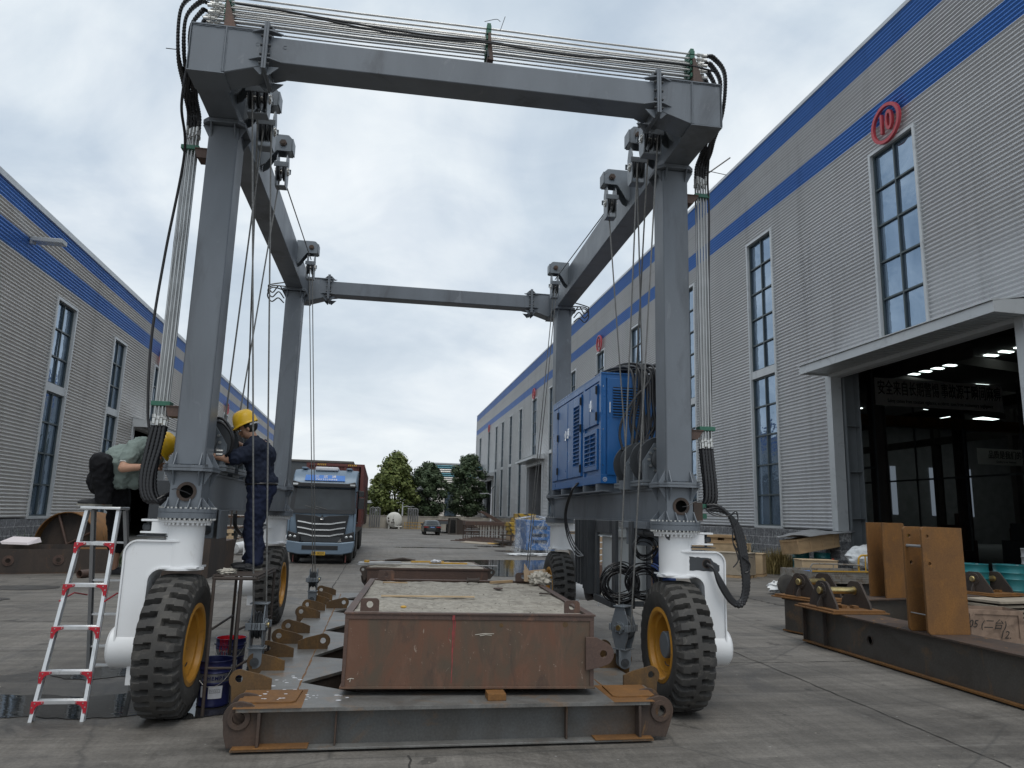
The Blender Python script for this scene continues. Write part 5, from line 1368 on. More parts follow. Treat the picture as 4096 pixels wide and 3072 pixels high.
def fittings(dr, y, zs, x=PX0, latch=None):
    mb = MB()
    for z in zs:
        mb.box(x-0.030, x-0.0162, y-0.022, y+0.022, z-0.055, z+0.055); mb.cyl((x-0.030, y, z-0.05), (x-0.030, y, z+0.05), 0.009, 8)
    build('hinge', mb, 'black_plastic', dr)
    if latch:
        ly, lz = latch; mb = MB(); mb.box(x-0.028, x-0.0162, ly-0.035, ly+0.025, lz-0.06, lz+0.06); mb.box(x-0.045, x-0.028, ly-0.012, ly+0.012, lz-0.045, lz+0.02); mb.cyl((x-0.03, ly-0.01, lz-0.09), (x-0.03, ly-0.01, lz-0.06), 0.016, 10)
        build('latch', mb, 'chrome', dr)
d1 = door(10.60, 11.24, 2.36, 3.50); fittings(d1, 11.24, (2.50, 3.02, 3.38), latch=(10.66, 3.02))
d1 = door(11.28, 11.62, 2.36, 3.50)
d1 = door(9.76, 10.56, 2.36, 3.50, (9.86, 10.22, 2.50, 3.36, 1)); fittings(d1, 9.76, (2.46, 3.02, 3.40), latch=(10.50, 3.04))
d1 = door(9.29, 9.63, 2.98, 3.50); d2 = door(8.93, 9.27, 2.98, 3.50); fittings(d2, 8.93, (3.08, 3.42), latch=(9.20, 3.26))
d1 = door(8.93, 9.63, 2.40, 2.92, (9.00, 9.56, 2.46, 2.87, 2))
# end face with louvred panel, handle, emblem
mb = MB(); ye = PY0
mb.box(PX0+0.075, PX1-0.02, ye-0.018, ye+0.012, 2.33, 3.555)
ed = build('end_panel', mb, 'blue_cabinet', cab, bevel=0.004)
mb = MB()
for k in range(11):
    z = 3.06+k*0.035
    mb.hexa([(2.595, ye-0.019, z+0.008), (2.96, ye-0.019, z+0.008), (2.96, ye-0.038, z-0.004), (2.595, ye-0.038, z-0.004), (2.595, ye-0.019, z+0.016), (2.96, ye-0.019, z+0.016), (2.96, ye-0.038, z+0.002), (2.595, ye-0.038, z+0.002)])
build('louvre', mb, 'blue_cabinet', ed)
mb = MB()
for k in range(11): z = 3.06+k*0.035; mb.box(2.60, 2.955, ye-0.0195, ye-0.0182, z+0.016, z+0.032)
build('vent_slot', mb, 'black_plastic', ed)
mb = MB(); mb.tube([(2.55, ye-0.02, 3.24), (2.55, ye-0.05, 3.24), (2.55, ye-0.05, 3.11), (2.55, ye-0.02, 3.11)], 0.006, 8)
for z in (2.45, 2.9, 3.45): mb.cyl((2.475+0.0, ye-0.006, z), (2.475, ye-0.002, z), 0.007, 8)
build('handle', mb, 'chrome', ed)
mb = MB(); mb.prism(circle(2.50, 2.275, 0.026, 24), 'y', ye-0.0065, ye-0.0045, holes=[circle(2.50, 2.275, 0.021, 24)])
mb.prism([(2.49, 2.262), (2.497, 2.285), (2.486, 2.292), (2.500, 2.283), (2.514, 2.292), (2.503, 2.285), (2.510, 2.262), (2.500, 2.275)], 'y', ye-0.0065, ye-0.0045)
build('emblem', mb, 'ink_white', cab)
for (y_, x_) in ((8.80, 2.88), (11.6, 2.55)):
    mb = MB(); rr_ = [(x_+0.022*cos(a), y_, 3.66+0.022*sin(a)) for a in [2*pi*k/14 for k in range(15)]]; mb.tube(rr_, 0.006, 6, caps=False); mb.cyl((x_, y_, 3.63), (x_, y_, 3.64), 0.012, 8); build('lifting_eye', mb, 'bolt', cab)
# hoses draped over the cabinet end and down to the winch
hr = random.Random(21)
for i in range(20):
    x = 2.80+0.022*i+hr.uniform(-0.01, 0.01); ln = hr.uniform(2.50, 2.78); yy = 8.55+hr.uniform(-0.08, 0.10)
    top = 3.66+hr.uniform(0, 0.10)
    P_ = [(x-0.25+hr.uniform(-.1, .1), 9.2, 3.66), (x-0.20+hr.uniform(-.03, .03), 8.95, top), (x-0.05, yy+0.12, top-0.01), (x, yy, top-0.12), (x+hr.uniform(-.02, .03), yy-0.02, 3.25), (x+hr.uniform(-.07, .05), yy-0.04, 2.95), (x+hr.uniform(-.08, .02), yy-0.06, ln), (x+hr.uniform(-.05, .10), yy-0.1, ln-0.10)]
    o, rs = ribbed(P_, 0.0165, 0.016, 0.18)
    kcut = int(len(o)*0.40); rs = [0.0145 if j < kcut else r for j, r in enumerate(rs)]
    mb = MB(); mb.tube(o, 0.02, 7, rs=rs); build('hydraulic_hose', mb, 'hose_black' if i % 5 else 'cable_grey', gx, smooth=60)
o, rs = ribbed([(3.02, 8.5, 3.62), (2.96, 8.48, 3.46), (2.80, 8.45, 3.28), (2.68, 8.42, 3.10), (2.60, 8.4, 2.95), (2.575, 8.4, 2.78), (2.60, 8.35, 2.60)], 0.018, 0.016, 0.18)
mb = MB(); mb.tube(o, 0.02, 8, rs=rs); build('hydraulic_hose', mb, 'hose_black', gx, smooth=60)
# coiled loop above the cabinet
for i in range(5):
    mb = MB(); mb.tube(spline([(2.66+0.03*i, 8.95, 3.64), (2.72+0.03*i, 8.85, 3.70+0.012*i), (2.85+0.03*i, 8.78, 3.72+0.01*i), (3.0+0.02*i, 8.72, 3.68), (3.15, 8.68, 3.60)], 6), 0.013, 7); build('hydraulic_hose', mb, 'cable_grey', gx)
# loop of hose behind the left leg by the winch
for i in range(2):
    o, rs = ribbed([(-1.90, 7.38, 2.60+0.05*i), (-1.78, 7.36, 2.62+0.04*i), (-1.70, 7.35, 2.57+0.04*i), (-1.645+0.012*i, 7.35, 2.48), (-1.65, 7.38, 2.36), (-1.70, 7.42, 2.30)], 0.016, 0.014, 0.18)
    mb = MB(); mb.tube(o, 0.02, 8, rs=rs); build('hydraulic_hose', mb, 'hose_black', gx, smooth=60)
mb = MB()
for z in (2.30, 2.335): mb.cyl((-1.76, 7.28, z), (-1.70, 7.28, z), 0.013, 8)
build('fitting', mb, 'bolt', gx)
# cables from the cabinet foot down to the tray below
for i in range(3):
    mb = MB(); mb.tube(spline([(2.44, 10.0-0.05*i, 2.27), (2.41, 10.15+0.04*i, 2.15), (2.40, 10.45+0.05*i, 1.85), (2.41, 10.3+0.05*i, 1.6-0.04*i), (2.42, 9.9, 1.40-0.05*i), (2.44, 9.55, 1.30)], 7), 0.010, 6); build('cable', mb, 'hose_black', gx)

# ---- gear hung under the right sill beam
mb = MB()
for yy in (7.70, 8.30, 9.10): mb.box(2.49, 2.53, yy, yy+0.10, 0.86, 1.774)
mb.box(2.49, 2.53, 8.55, 9.20, 1.62, 1.774); mb.box(2.48, 2.53, 8.44, 9.22, 0.78, 0.86); mb.box(2.49, 2.53, 8.40, 8.44, 0.78, 1.774)
mb.box(2.56, 2.95, 8.38, 8.42, 0.80, 0.86); mb.box(2.90, 2.95, 8.38, 8.42, 0.86, 1.774)
hf = build_split('hanger_frame', mb, 'crane_dark', gx, bevel=0.003)
mb = MB(); mb.box(2.56, 2.93, 8.46, 9.10, 0.87, 1.58)
cb_ = build('control_cabinet', mb, 'control_grey', gx, bevel=0.006)
mb = MB(); mb.hexa([(2.50, 8.40, 1.582), (2.98, 8.40, 1.582), (2.98, 9.16, 1.582), (2.50, 9.16, 1.582), (2.62, 8.44, 1.68), (2.86, 8.44, 1.68), (2.86, 9.12, 1.68), (2.62, 9.12, 1.68)])
mb.box(2.555, 2.559, 8.47, 9.09, 1.195, 1.200); build('rain_hood', mb, 'control_grey', cb_, bevel=0.004)
for i, (ya, yb, zb_2) in enumerate(((9.70, 10.16, 0.92), (9.62, 9.69, 0.88), (9.38, 9.60, 0.84))):
    mb = MB(); mb.box(2.46+0.01*(i % 2), 2.56, ya, yb, zb_2, 1.774)
    for k in range(3): mb.box(2.445+0.01*(i % 2), 2.462, ya+(yb-ya)*(k+0.15)/3, ya+(yb-ya)*(k+0.45)/3, zb_2, 1.77)
    build('cable_tray', mb, 'crane_dark', gx)
mb = MB(); mb.cyl((2.60, 7.50, 1.665), (2.66, 6.97, 1.640), 0.042, 18); mb.cyl((2.58, 7.66, 1.672), (2.60, 7.50, 1.665), 0.052, 18); build('steering_cylinder', mb, 'crane_dark', gx)
mb = MB(); mb.box(2.56, 2.80, 7.66, 8.10, 1.52, 1.774); mb.box(2.52, 2.56, 7.30, 8.10, 1.70, 1.774); build('cylinder_bracket', mb, 'crane_grey', gx, bevel=0.004)
cr = random.Random(5)
for (cx_, cy_, cz_, R_, n_) in ((2.33, 7.60, 1.13, 0.160, 20), (2.58, 7.58, 1.15, 0.150, 16), (2.60, 7.62, 1.50, 0.11, 9)):
    for i in range(n_):
        mb = MB(); r0 = R_*cr.uniform(0.78, 1.16); oy = cr.uniform(-0.06, 0.06); oz = cr.uniform(-0.035, 0.035); ph = cr.uniform(0, 6)
        ex = 1.12
        pts = [(cx_+oy*0.6+r0*ex*cos(a), cy_+oy*0.5+0.02*sin(a*2+ph), cz_+oz+r0*sin(a)*(1.0+0.08*sin(a+ph))) for a in [2*pi*k/28+ph for k in range(29)]]
        mb.tube(pts, 0.0062, 6); build('cable_coil', mb, 'hose_black', gx, smooth=60)
for i in range(6):
    mb = MB(); y0_ = 9.75+0.06*i; mb.tube(spline([(2.58, y0_, 1.2), (2.56, y0_-0.02, 0.95), (2.56, y0_-0.2, 0.78-0.012*i), (2.58, y0_-0.42, 0.80), (2.6, y0_-0.5, 0.95)], 6), 0.014, 6); build('cable', mb, 'hose_black', gx)
# gear box under the left sill beam
mb = MB(); mb.box(-1.98, -1.80, 7.62, 8.05, 1.50, 1.774); mb.box(-1.76, -1.74, 7.60, 7.95, 1.50, 1.774); build_split('hanger_frame', mb, 'crane_grey', gx, bevel=0.004)
mb = MB(); mb.cyl((-1.86, 7.0, 1.60), (-1.86, 7.62, 1.58), 0.045, 16); build('steering_cylinder', mb, 'crane_dark', gx)
mb = MB(); mb.tube(spline([(-1.75, 8.3, 1.74), (-1.74, 8.34, 1.60), (-1.72, 8.7, 1.50), (-1.74, 9.4, 1.50), (-1.76, 10.2, 1.56)], 8), 0.022, 8); build('hydraulic_hose', mb, 'hose_black', gx)
# dark tank and panels carried outboard of the left sill beam
mb = MB(); mb.box(-3.05, -2.42, 9.6, 10.7, 1.45, 2.12); build('fuel_tank', mb, 'crane_dark', gx, bevel=0.01)

BUILD = build
# ---- hook blocks hanging from the ropes: things of their own
def hook_block(k, label, small=False, tw=0.0):
    x, y, zp, zt = HB[k]
    def build(nm, mb_, *a_, **k_):
        if tw and nm not in ('clevis', 'clevis_pin'):
            c_, s_ = cos(tw), sin(tw); mb_.v = [(x+(v[0]-x)*c_-(v[1]-y)*s_, y+(v[0]-x)*s_+(v[1]-y)*c_, v[2]) for v in mb_.v]
        return BUILD(nm, mb_, *a_, **k_)
    t = GAN.thing('hook_block', label, 'hook block', (x, y, zp-0.05), group='hook blocks on the crane ropes')
    w = 0.062
    a, b_ = zp+0.13, zt
    mb = MB()
    for s in (-1, 1):
        xa, xb = sorted((x+s*w, x+s*(w-0.012)))
        mb.prism([(y-0.05, b_), (y+0.05, b_), (y+0.095, b_-0.13), (y+0.095, a+0.12), (y+0.055, a), (y-0.055, a), (y-0.095, a+0.12), (y-0.095, b_-0.13)], 'x', xa, xb)
    mb.box(x-w-0.022, x+w+0.022, y-0.065, y+0.065, b_+0.0005, b_+0.012) if not small else None
    mb.box(x-w-0.012, x+w+0.012, y-0.075, y+0.075, a-0.014, a-0.0005)
    fr = build('cheek_plate', mb, 'block_grey', t, bevel=0.002)
    zc = (a+b_)/2+0.0
    mb = MB(); mb.box(x-w-0.04, x+w+0.02, y-0.118, y-0.100, zc-0.032, zc+0.032); mb.box(x-w-0.02, x+w+0.04, y+0.100, y+0.118, zc-0.032, zc+0.032)
    mb.box(x+w+0.004, x+w+0.02, y-0.099, y-0.06, zc-0.032, zc+0.032); mb.box(x-w-0.04, x-w-0.004, y-0.099, y-0.085, zc-0.032, zc+0.032)
    build('rope_guard', mb, 'block_grey', t, bevel=0.003)
    mb = MB()
    for xx in (x-0.024, x+0.024): mb.lathe([(0.03, -0.010), (0.118, -0.020), (0.125, -0.014), (0.100, 0.0), (0.125, 0.014), (0.118, 0.020), (0.03, 0.010)], (xx, y, zc), (1, 0, 0), 36)
    build('sheave', mb, 'crane_dark', t)
    for s in (-1, 1):
        mb = MB(); mb.cyl((x+s*w, y, zc), (x+s*(w+0.010), y, zc), 0.058, 24); mb.cyl((x+s*(w+0.01), y, zc), (x+s*(w+0.022), y, zc), 0.045, 20)
        for q in range(6):
            an = 2*pi*q/6+0.2; p = (x+s*(w+0.010), y+0.050*cos(an), zc+0.050*sin(an)); mb.cyl(p, (p[0]+s*0.016, p[1], p[2]), 0.008, 6)
        ax = build('axle_cap', mb, 'block_grey', t)
        mb = MB(); mb.cyl((x+s*(w+0.022), y, zc), (x+s*(w+0.034), y, zc), 0.026, 16); build('axle_pin', mb, 'brass', ax)
    # clevis facing the lug
    mb = MB()
    def rnd_plate(yy):
        pts = [(x-0.062, a-0.016), (x-0.062, zp)]
        for i in range(1, 12): an = pi+pi*i/12; pts.append((x+0.062*cos(an), zp+0.062*sin(an)))
        pts += [(x+0.062, zp), (x+0.062, a-0.016)]
        mb.prism(pts, 'y', yy, yy+0.016)
    rnd_plate(y-0.055); rnd_plate(y+0.039)
    build('clevis', mb, 'block_grey', t, bevel=0.002)
    mb = MB(); mb.cyl((x, y-0.075, zp), (x, y+0.07, zp), 0.018, 14); mb.cyl((x, y-0.068, zp), (x, y-0.0555, zp), 0.040, 24); mb.cyl((x, y-0.078, zp), (x, y-0.068, zp), 0.010, 6)
    build('clevis_pin', mb, 'crane_dark', t)
hook_block('nl', 'grey hook block pinned to the rusty frame beside the two paint buckets')
hook_block('nr', 'grey hook block hanging right of the big brown ballast box', tw=radians(38))
hook_block('fl', 'small distant hook block below the lorry, left of the ballast box', True)
hook_block('fr', 'hook block half hidden behind the rag at the back of the ballast box', True)
# ================================================================== FOREGROUND
# ---- the lifting frame lying on the ground
sf = W.thing('lifting_frame', 'long grey steel lifting frame with rusty drilled lugs lying under the ballast box', 'lifting frame', (0.72, 9.5, 0))
ZT = 0.323
mb = MB()
mb.box(-0.98, 2.33, 6.03, 6.50, 0.018, 0.034)
fb_ = build('bottom_flange', mb, 'girder_plate', sf, bevel=0.003)
mb = MB(); mb.box(-0.97, -0.42, 6.022, 6.49, 0.0345, 0.046); mb.box(1.83, 2.32, 6.022, 6.49, 0.0345, 0.046); build_split('end_doubler', mb, 'rust_orange', fb_, bevel=0.002)
mb = MB(); mb.box(-0.80, 2.24, 6.135, 6.155, 0.034, 0.294); mb.box(-0.80, 2.24, 6.40, 6.42, 0.034, 0.294); build('web', mb, 'girder_web', sf)
for x, d in ((-0.79, 0.022), (-0.225, 0.014), (1.605, 0.014), (2.215, 0.022)):
    mb = MB(); mb.box(x-d/2, x+d/2, 6.035 if d > 0.02 else 6.075, 6.134, 0.0465 if d > 0.02 else 0.0345, 0.2935); build('stiffener', mb, 'frame_rust', sf, bevel=0.003)
# top plate of the whole frame with the wedge-shaped openings between cross members
outline = [(-0.96, 6.03), (2.30, 6.03), (2.455, 6.45), (2.455, 13.9), (2.33, 14.1), (-0.66, 14.1), (-0.90, 13.7), (-0.99, 6.45)]
notches = [(6.50, 6.89, 7.42), (7.84, 8.06, 8.93), (9.35, 9.73, 10.60), (11.1, 11.5, 12.3), (12.75, 13.1, 13.6)]
holes = []
for a, ap, b_ in notches:
    holes.append([(-0.575, ap), (-0.10, a-(0.0)), (1.60, a), (2.07, ap), (1.60, b_+0.1), (-0.10, b_+0.12)])
mb = MB(); mb.prism(outline, 'z', 0.295, ZT, holes=holes)
tp = build('top_plate', mb, 'plate_steel', sf, bevel=0.002)
mb = MB()
for h in holes:  # walls round the openings, added to keep their insides dark
    n = len(h)
    for i in range(n):
        a, b_ = Vector(h[i]), Vector(h[(i+1) % n]); d = (b_-a).normalized(); nn = Vector((d.y, -d.x))*0.02
        mb.prism([tuple(a+nn*0.6), tuple(b_+nn*0.6), tuple(b_+nn*1.4), tuple(a+nn*1.4)], 'z', 0.01, 0.2945)
for xx in (-0.87, -0.62, 2.12, 2.36): mb.box(xx, xx+0.02, 6.5, 13.8, 0.01, 0.2945)
build('inner_web', mb, 'rust_dark', sf)
for (x0, x1) in ((-0.965, -0.545), (2.03, 2.40)):
    mb = MB(); c_ = 0.03
    mb.prism([(x0+c_, 6.17), (x1-c_, 6.17), (x1, 6.17+c_), (x1+0.02, 6.56), (x0+0.02, 6.56), (x0, 6.17+c_)], 'z', ZT+0.001, ZT+0.014)
    build('corner_pad', mb, 'rust_orange', tp, bevel=0.002)
    mb = MB(); mb.box(x0-0.02 if x0 < 0 else x0-0.04, x1+0.06 if x0 < 0 else x1-0.06, 6.02, 6.62, ZT+0.0002, ZT+0.0008); build('rust_stain', mb, 'rust_orange', tp)
# weld seams with rust bloom
rq = random.Random(6)
for xx in (-0.572, 2.065):
    mb = MB(); L_ = []; R_ = []; yq = 6.62
    while yq < 13.9: L_.append((xx-rq.uniform(0.002, 0.014)**1.0, yq)); R_.append((xx+rq.uniform(0.001, 0.012), yq)); yq += rq.uniform(0.03, 0.12)
    n_ = len(L_); mb.v = [(a, b_, ZT+0.0012) for a, b_ in L_+R_]
    for i in range(n_-1): mb.face((i, i+1, n_+i+1, n_+i))
    build('weld_seam', mb, 'rust_orange', tp)
# paint drips on the plate
rd = random.Random(4); mb = MB()
for i in range(34):
    x = rd.uniform(-0.85, -0.15); y = rd.choice([rd.uniform(6.2, 6.5), rd.uniform(6.6, 7.2)]); r = rd.uniform(0.004, 0.014)
    if x > -0.5 and y > 6.5: x -= 0.4
    mb.prism([(x+r*1.8*cos(a), y+r*1.2*sin(a)) for a in [2*pi*k/8 for k in range(8)]], 'z', ZT+0.0145 if (-0.94 < x < -0.55 and y < 6.55) else ZT+0.0004, ZT+0.0155 if (-0.94 < x < -0.55 and y < 6.55) else ZT+0.0014)
build('paint_spot', mb, 'label_white', tp)
def lug(x, y, d, m='lug_rust', sc=1.0, name='lug', z0=ZT):
    """drilled ear plate across the frame; (x,y) inner foot, d=-1 head to the left / +1 to the right"""
    P_ = [(0, 0.0), (0, 0.083), (0.085, 0.118)]
    hx, hz, hr = 0.262, 0.083, 0.078
    for i in range(0, 11):
        a = radians(68-i*26); P_.append((hx+hr*cos(a)*1.0, hz+hr*sin(a))) if False else None
    for i in range(13):
        a = radians(118-i*13.5); P_.append((hx+hr*cos(a), hz+hr*sin(a)))
    P_ += [(hx+0.045, -0.095), (hx-0.02, -0.125), (hx-0.08, 0.0)]
    P_ = [(x+d*p*sc, z0+q*sc) for p, q in P_]
    mb = MB(); mb.prism(P_, 'y', y-0.012, y+0.012, holes=[circle(x+d*hx*sc, z0+(hz+0.004)*sc, 0.031*sc, 18)])
    return build(name, mb, m, sf, smooth=0)
for y in (6.64, 7.39, 8.03, 8.80, 9.54, 10.83, 11.62, 12.35, 12.94, 13.75): lug(-0.79+0.019*(y-6.6), y, -1)
lug(-0.768, 8.47, 1); lug(-0.700, 11.91, 1)
for y in (6.62, 7.36, 8.03, 8.80, 9.54, 10.83, 11.62, 12.94): lug(2.27, y, 1)
# end ears
for s, xi in ((-1, -0.86), (1, 2.22)):
    cx_, cz_ = (-0.940, 0.245) if s < 0 else (2.405, 0.235)
    out_ = [(xi, 0.294), (xi, 0.0465), (cx_+s*0.005, 0.036)]
    if s < 0: out_ = [(-0.80, 0.30), (-0.80, 0.047), (-1.015, 0.030), (-1.045, 0.13)]
    else: out_ = [(2.225, 0.30), (2.225, 0.047), (2.455, 0.030), (2.49, 0.12)]
    for i in range(9):
        a = radians(200-i*15) if s < 0 else radians(-20+i*15)
        out_.append((cx_+0.118*cos(a), cz_+0.118*sin(a)*0.98))
    out_.append((-0.86, 0.345) if s < 0 else (2.32, 0.335))
    for yy in (6.085, 6.36):
        mb = MB(); mb.prism(out_, 'y', yy, yy+0.025, holes=[circle(cx_, cz_, 0.047, 24)])
        er = build('end_ear', mb, 'frame_rust', sf, bevel=0.003)
        mb = MB(); mb.prism(circle(cx_, cz_, 0.083, 32), 'y', yy-0.018, yy-0.0005, holes=[circle(cx_, cz_, 0.046, 32)])
        build('boss_ring', mb, 'frame_rust', er, bevel=0.003)

# ---- the big ballast box
th = radians(-3.2)
BO = Vector((-0.215, 6.375, 0))
def bx(u, v, z): return Vector((BO.x+u*cos(th)-v*sin(th), BO.y+u*sin(th)+v*cos(th), z))
BW, BL, BZ0, BZ1 = 2.10, 3.16, 0.378, 0.975
bc = Ctx(th)
def toL(x, y):      # world -> the box's turned frame
    return (x*cos(-th)-y*sin(-th), x*sin(-th)+y*cos(-th))
bl = toL(BO.x, BO.y)
bb = bc.thing('ballast_box', 'big brown rusty steel box filled with gravelly concrete, resting on the lifting frame', 'ballast box', (bl[0]+BW/2, bl[1]+BL/2, BZ0))
u0, v0 = bl; u1, v1 = u0+BW, v0+BL
mb = MB(); t_ = 0.02
mb.box(u0, u1, v0, v0+t_, BZ0+0.02, BZ1-0.012); mb.box(u0, u1, v1-t_, v1, BZ0+0.02, BZ1-0.012); mb.box(u0, u0+t_, v0+t_, v1-t_, BZ0+0.02, BZ1-0.012); mb.box(u1-t_, u1, v0+t_, v1-t_, BZ0+0.02, BZ1-0.012)
build('wall_plate', mb, 'box_face', bb)
mb = MB(); mb.box(u0-0.012, u1+0.012, v0-0.014, v1+0.01, BZ0, BZ0+0.019); build('base_plate', mb, 'box_face', bb, bevel=0.003)
mb = MB()
mb.box(u0-0.010, u1+0.012, v0-0.016, v0+0.05, BZ1-0.0115, BZ1+0.004); mb.box(u0-0.01, u0+0.055, v0+0.0505, v1, BZ1-0.0115, BZ1+0.003); mb.box(u1-0.055, u1+0.012, v0+0.0505, v1, BZ1-0.0115, BZ1+0.003); mb.box(u0+0.0555, u1-0.0555, v1-0.05, v1+0.01, BZ1-0.0115, BZ1+0.003)
mb.box(u0+0.0, u1, v0-0.008, v0-0.0005, BZ1-0.05, BZ1-0.012); mb.box(u1-0.035, u1-0.001, v0-0.010, v0-0.001, BZ0+0.02, BZ1-0.0505); mb.box(u0+0.001, u0+0.03, v0-0.010, v0-0.001, BZ0+0.02, BZ1-0.0505)
build('rim', mb, 'rust_brown', bb, bevel=0.002)
# red drip and chalk marks on the front
mb = MB(); rr_ = random.Random(9)
def drip(u, z1_, z0_, w):
    n = 14
    L_ = []; R_ = []
    for i in range(n+1):
        z = z1_+(z0_-z1_)*i/n; ww = w*(1-0.75*i/n)*rr_.uniform(0.6, 1.2); o_ = rr_.uniform(-0.002, 0.002)
        L_.append((u+o_-ww, z)); R_.append((u+o_+ww, z))
    mb.prism(L_+R_[::-1], 'y', v0-0.0016, v0-0.0008)
drip(u0+0.895, BZ1-0.052, 0.42, 0.009); drip(u0+0.91, BZ1-0.052, 0.70, 0.005); drip(u0+0.86, 0.86, 0.74, 0.002)
mb.prism([(u0+0.885, BZ1-0.012), (u0+0.905, BZ1-0.012), (u0+0.907, BZ1-0.05), (u0+0.882, BZ1-0.05)], 'y', v0-0.0165, v0-0.0085)
build('paint_drip', mb, 'faded_red', bb)
mb = MB()
for (a, b_, c_, d_) in ((0.05, 0.45, 0.10, 0.455), (0.07, 0.43, 0.075, 0.458), (1.08, 0.806, 1.24, 0.815), (1.12, 0.799, 1.22, 0.803), (0.02, 0.38, 0.0, 0.4)):
    if d_ > 0.42: mb.tube([(u0+a, v0-0.001, b_), (u0+(a+c_)/2, v0-0.001, (b_+d_)/2+0.006), (u0+c_, v0-0.001, d_)], 0.003, 5)
build('paint_mark', mb, 'rag', bb)
mb = MB(); mb.prism(circle(u0+1.85, 0.895, 0.024, 12), 'y', v0-0.0016, v0-0.0008); mb.prism(circle(u0+1.30, 0.885, 0.018, 12), 'y', v0-0.0016, v0-0.0008); build('weld_patch', mb, 'lug_rust', bb)
def ear(u, v, w, h, z, r=0.028, name='lifting_ear'):
    P_ = [(u-w/2, z), (u+w/2, z), (u+w/2, z+h*0.55)]
    for i in range(1, 6): a = radians(i*18-9); P_.append((u+w/2-0.03+0.03*cos(a), z+h-0.03+0.03*sin(a)))
    for i in range(1, 6): a = radians(90+i*18-9); P_.append((u-w/2+0.03+0.03*cos(a), z+h-0.03+0.03*sin(a)))
    P_.append((u-w/2, z+h*0.55))
    mb = MB(); mb.prism(P_, 'y', v-0.012, v+0.012, holes=[circle(u, z+h*0.52, r, 18)])
    o = build(name, mb, 'rust_brown', bb, smooth=0); return o
ear(u0+0.19, v0+0.075, 0.155, 0.105, BZ1+0.004); ear(u0+1.925, v0+0.09, 0.135, 0.105, BZ1+0.004)
ear(u0+0.19, v1-0.03, 0.20, 0.105, BZ1+0.004); ear(u0+1.92, v1-0.06, 0.20, 0.105, BZ1+0.004)
# side hook plate low on the right
P_ = [(u1-0.075, 0.80), (u1-0.075, 0.528), (u1+0.055, 0.555)]
for i in range(9): a = radians(-62+i*16); P_.append((u1+0.075+0.095*cos(a), 0.662+0.095*sin(a)))
P_.append((u1+0.02, 0.795))
mb = MB(); mb.prism(P_, 'y', v0-0.034, v0-0.0105, holes=[circle(u1+0.078, 0.662, 0.030, 20)]); build('hook_plate', mb, 'rust_brown', bb, bevel=0.003)
mb = MB()
ng = 46; nv = 70
import mathutils.noise as mn
for j in range(nv+1):
    for i in range(ng+1):
        u = u0+0.03+(BW-0.06)*i/ng; v = v0+0.03+(BL-0.06)*j/nv
        z = BZ1-0.022+0.014*mn.noise(Vector((u*3, v*3, 1)))+0.010*mn.noise(Vector((u*11, v*11, 4)))+0.006*mn.noise(Vector((u*30, v*30, 2)))
        mb.v.append((u, v, z))
for j in range(nv):
    for i in range(ng): a = j*(ng+1)+i; mb.face((a, a+1, a+ng+2, a+ng+1))
fill = build('concrete_fill', mb, 'gravel', bb, smooth=60)
mb = MB(); rg = random.Random(17)
for i in range(900):
    u = rg.uniform(u0+0.06, u1-0.06); v = v0+0.08+(BL-0.14)*rg.random(); s_ = rg.uniform(0.002, 0.008)
    z = BZ1-0.018
    vs = [Vector((u, v, z))+Vector((rg.uniform(-1, 1), rg.uniform(-1, 1), rg.uniform(-0.3, 0.8)))*s_ for _ in range(5)]
    mb.add(vs, [(0, 1, 2), (0, 2, 3), (0, 3, 4), (1, 2, 3), (1, 4, 3)])
cr_ = bc.solo('loose_gravel', mb, 'gravel', 'loose gravel and crumbs scattered over the top of the big ballast box', 'gravel', (u0, v0, BZ1), kind='stuff', smooth=0)
mb = MB()
for i in range(150):
    u = rg.uniform(u0+0.06, u1-0.06); v = v0+0.08+(BL-0.14)*rg.random(); s_ = rg.uniform(0.002, 0.009)
    z = BZ1-0.014
    vs = [Vector((u, v, z))+Vector((rg.uniform(-1.6, 1.6), rg.uniform(-1, 1), rg.uniform(-0.3, 0.6)))*s_ for _ in range(5)]
    mb.add(vs, [(0, 1, 2), (0, 2, 3), (0, 3, 4), (1, 2, 3), (1, 4, 3)])
bc.solo('dark_crumbs', mb, 'rust_dark', 'dark chips and crumbs scattered over the top of the big ballast box', 'debris', (u0, v0, BZ1), kind='stuff', smooth=0)
# things lying on the box
zt_ = BZ1-0.008
def stick(name, a, b_, w, h, m, label, cat, z=None, group=None):
    z = zt_ if z is None else z
    a = Vector((*a, 0)); b_ = Vector((*b_, 0)); d = (b_-a).normalized(); n_ = Vector((-d.y, d.x, 0))*w/2
    mb = MB(); mb.hexa([a-n_+Vector((0, 0, z)), b_-n_*0.8+Vector((0, 0, z)), b_+n_+Vector((0, 0, z)), a+n_*0.9+Vector((0, 0, z)), a-n_+Vector((0, 0, z+h)), b_-n_*0.8+Vector((0, 0, z+h)), b_+n_+Vector((0, 0, z+h)), a+n_*0.9+Vector((0, 0, z+h))])
    return W.solo(name, mb, m, label, cat, tuple(a+Vector((0, 0, z))), bevel=0.002)
stick('wood_strip', (0.08, 7.64), (1.02, 7.60), 0.045, 0.014, 'ply', 'long thin wooden strip lying across the gravel of the ballast box', 'wood strip')
stick('wood_stick', (1.42, 9.12), (1.72, 9.32), 0.05, 0.03, 'wood', 'short pale wooden stick near the back edge of the ballast box', 'wood stick')
stick('wood_chip', (0.11, 9.10), (0.40, 9.06), 0.04, 0.012, 'wood', 'thin wood chip at the back left of the ballast box', 'wood chip')
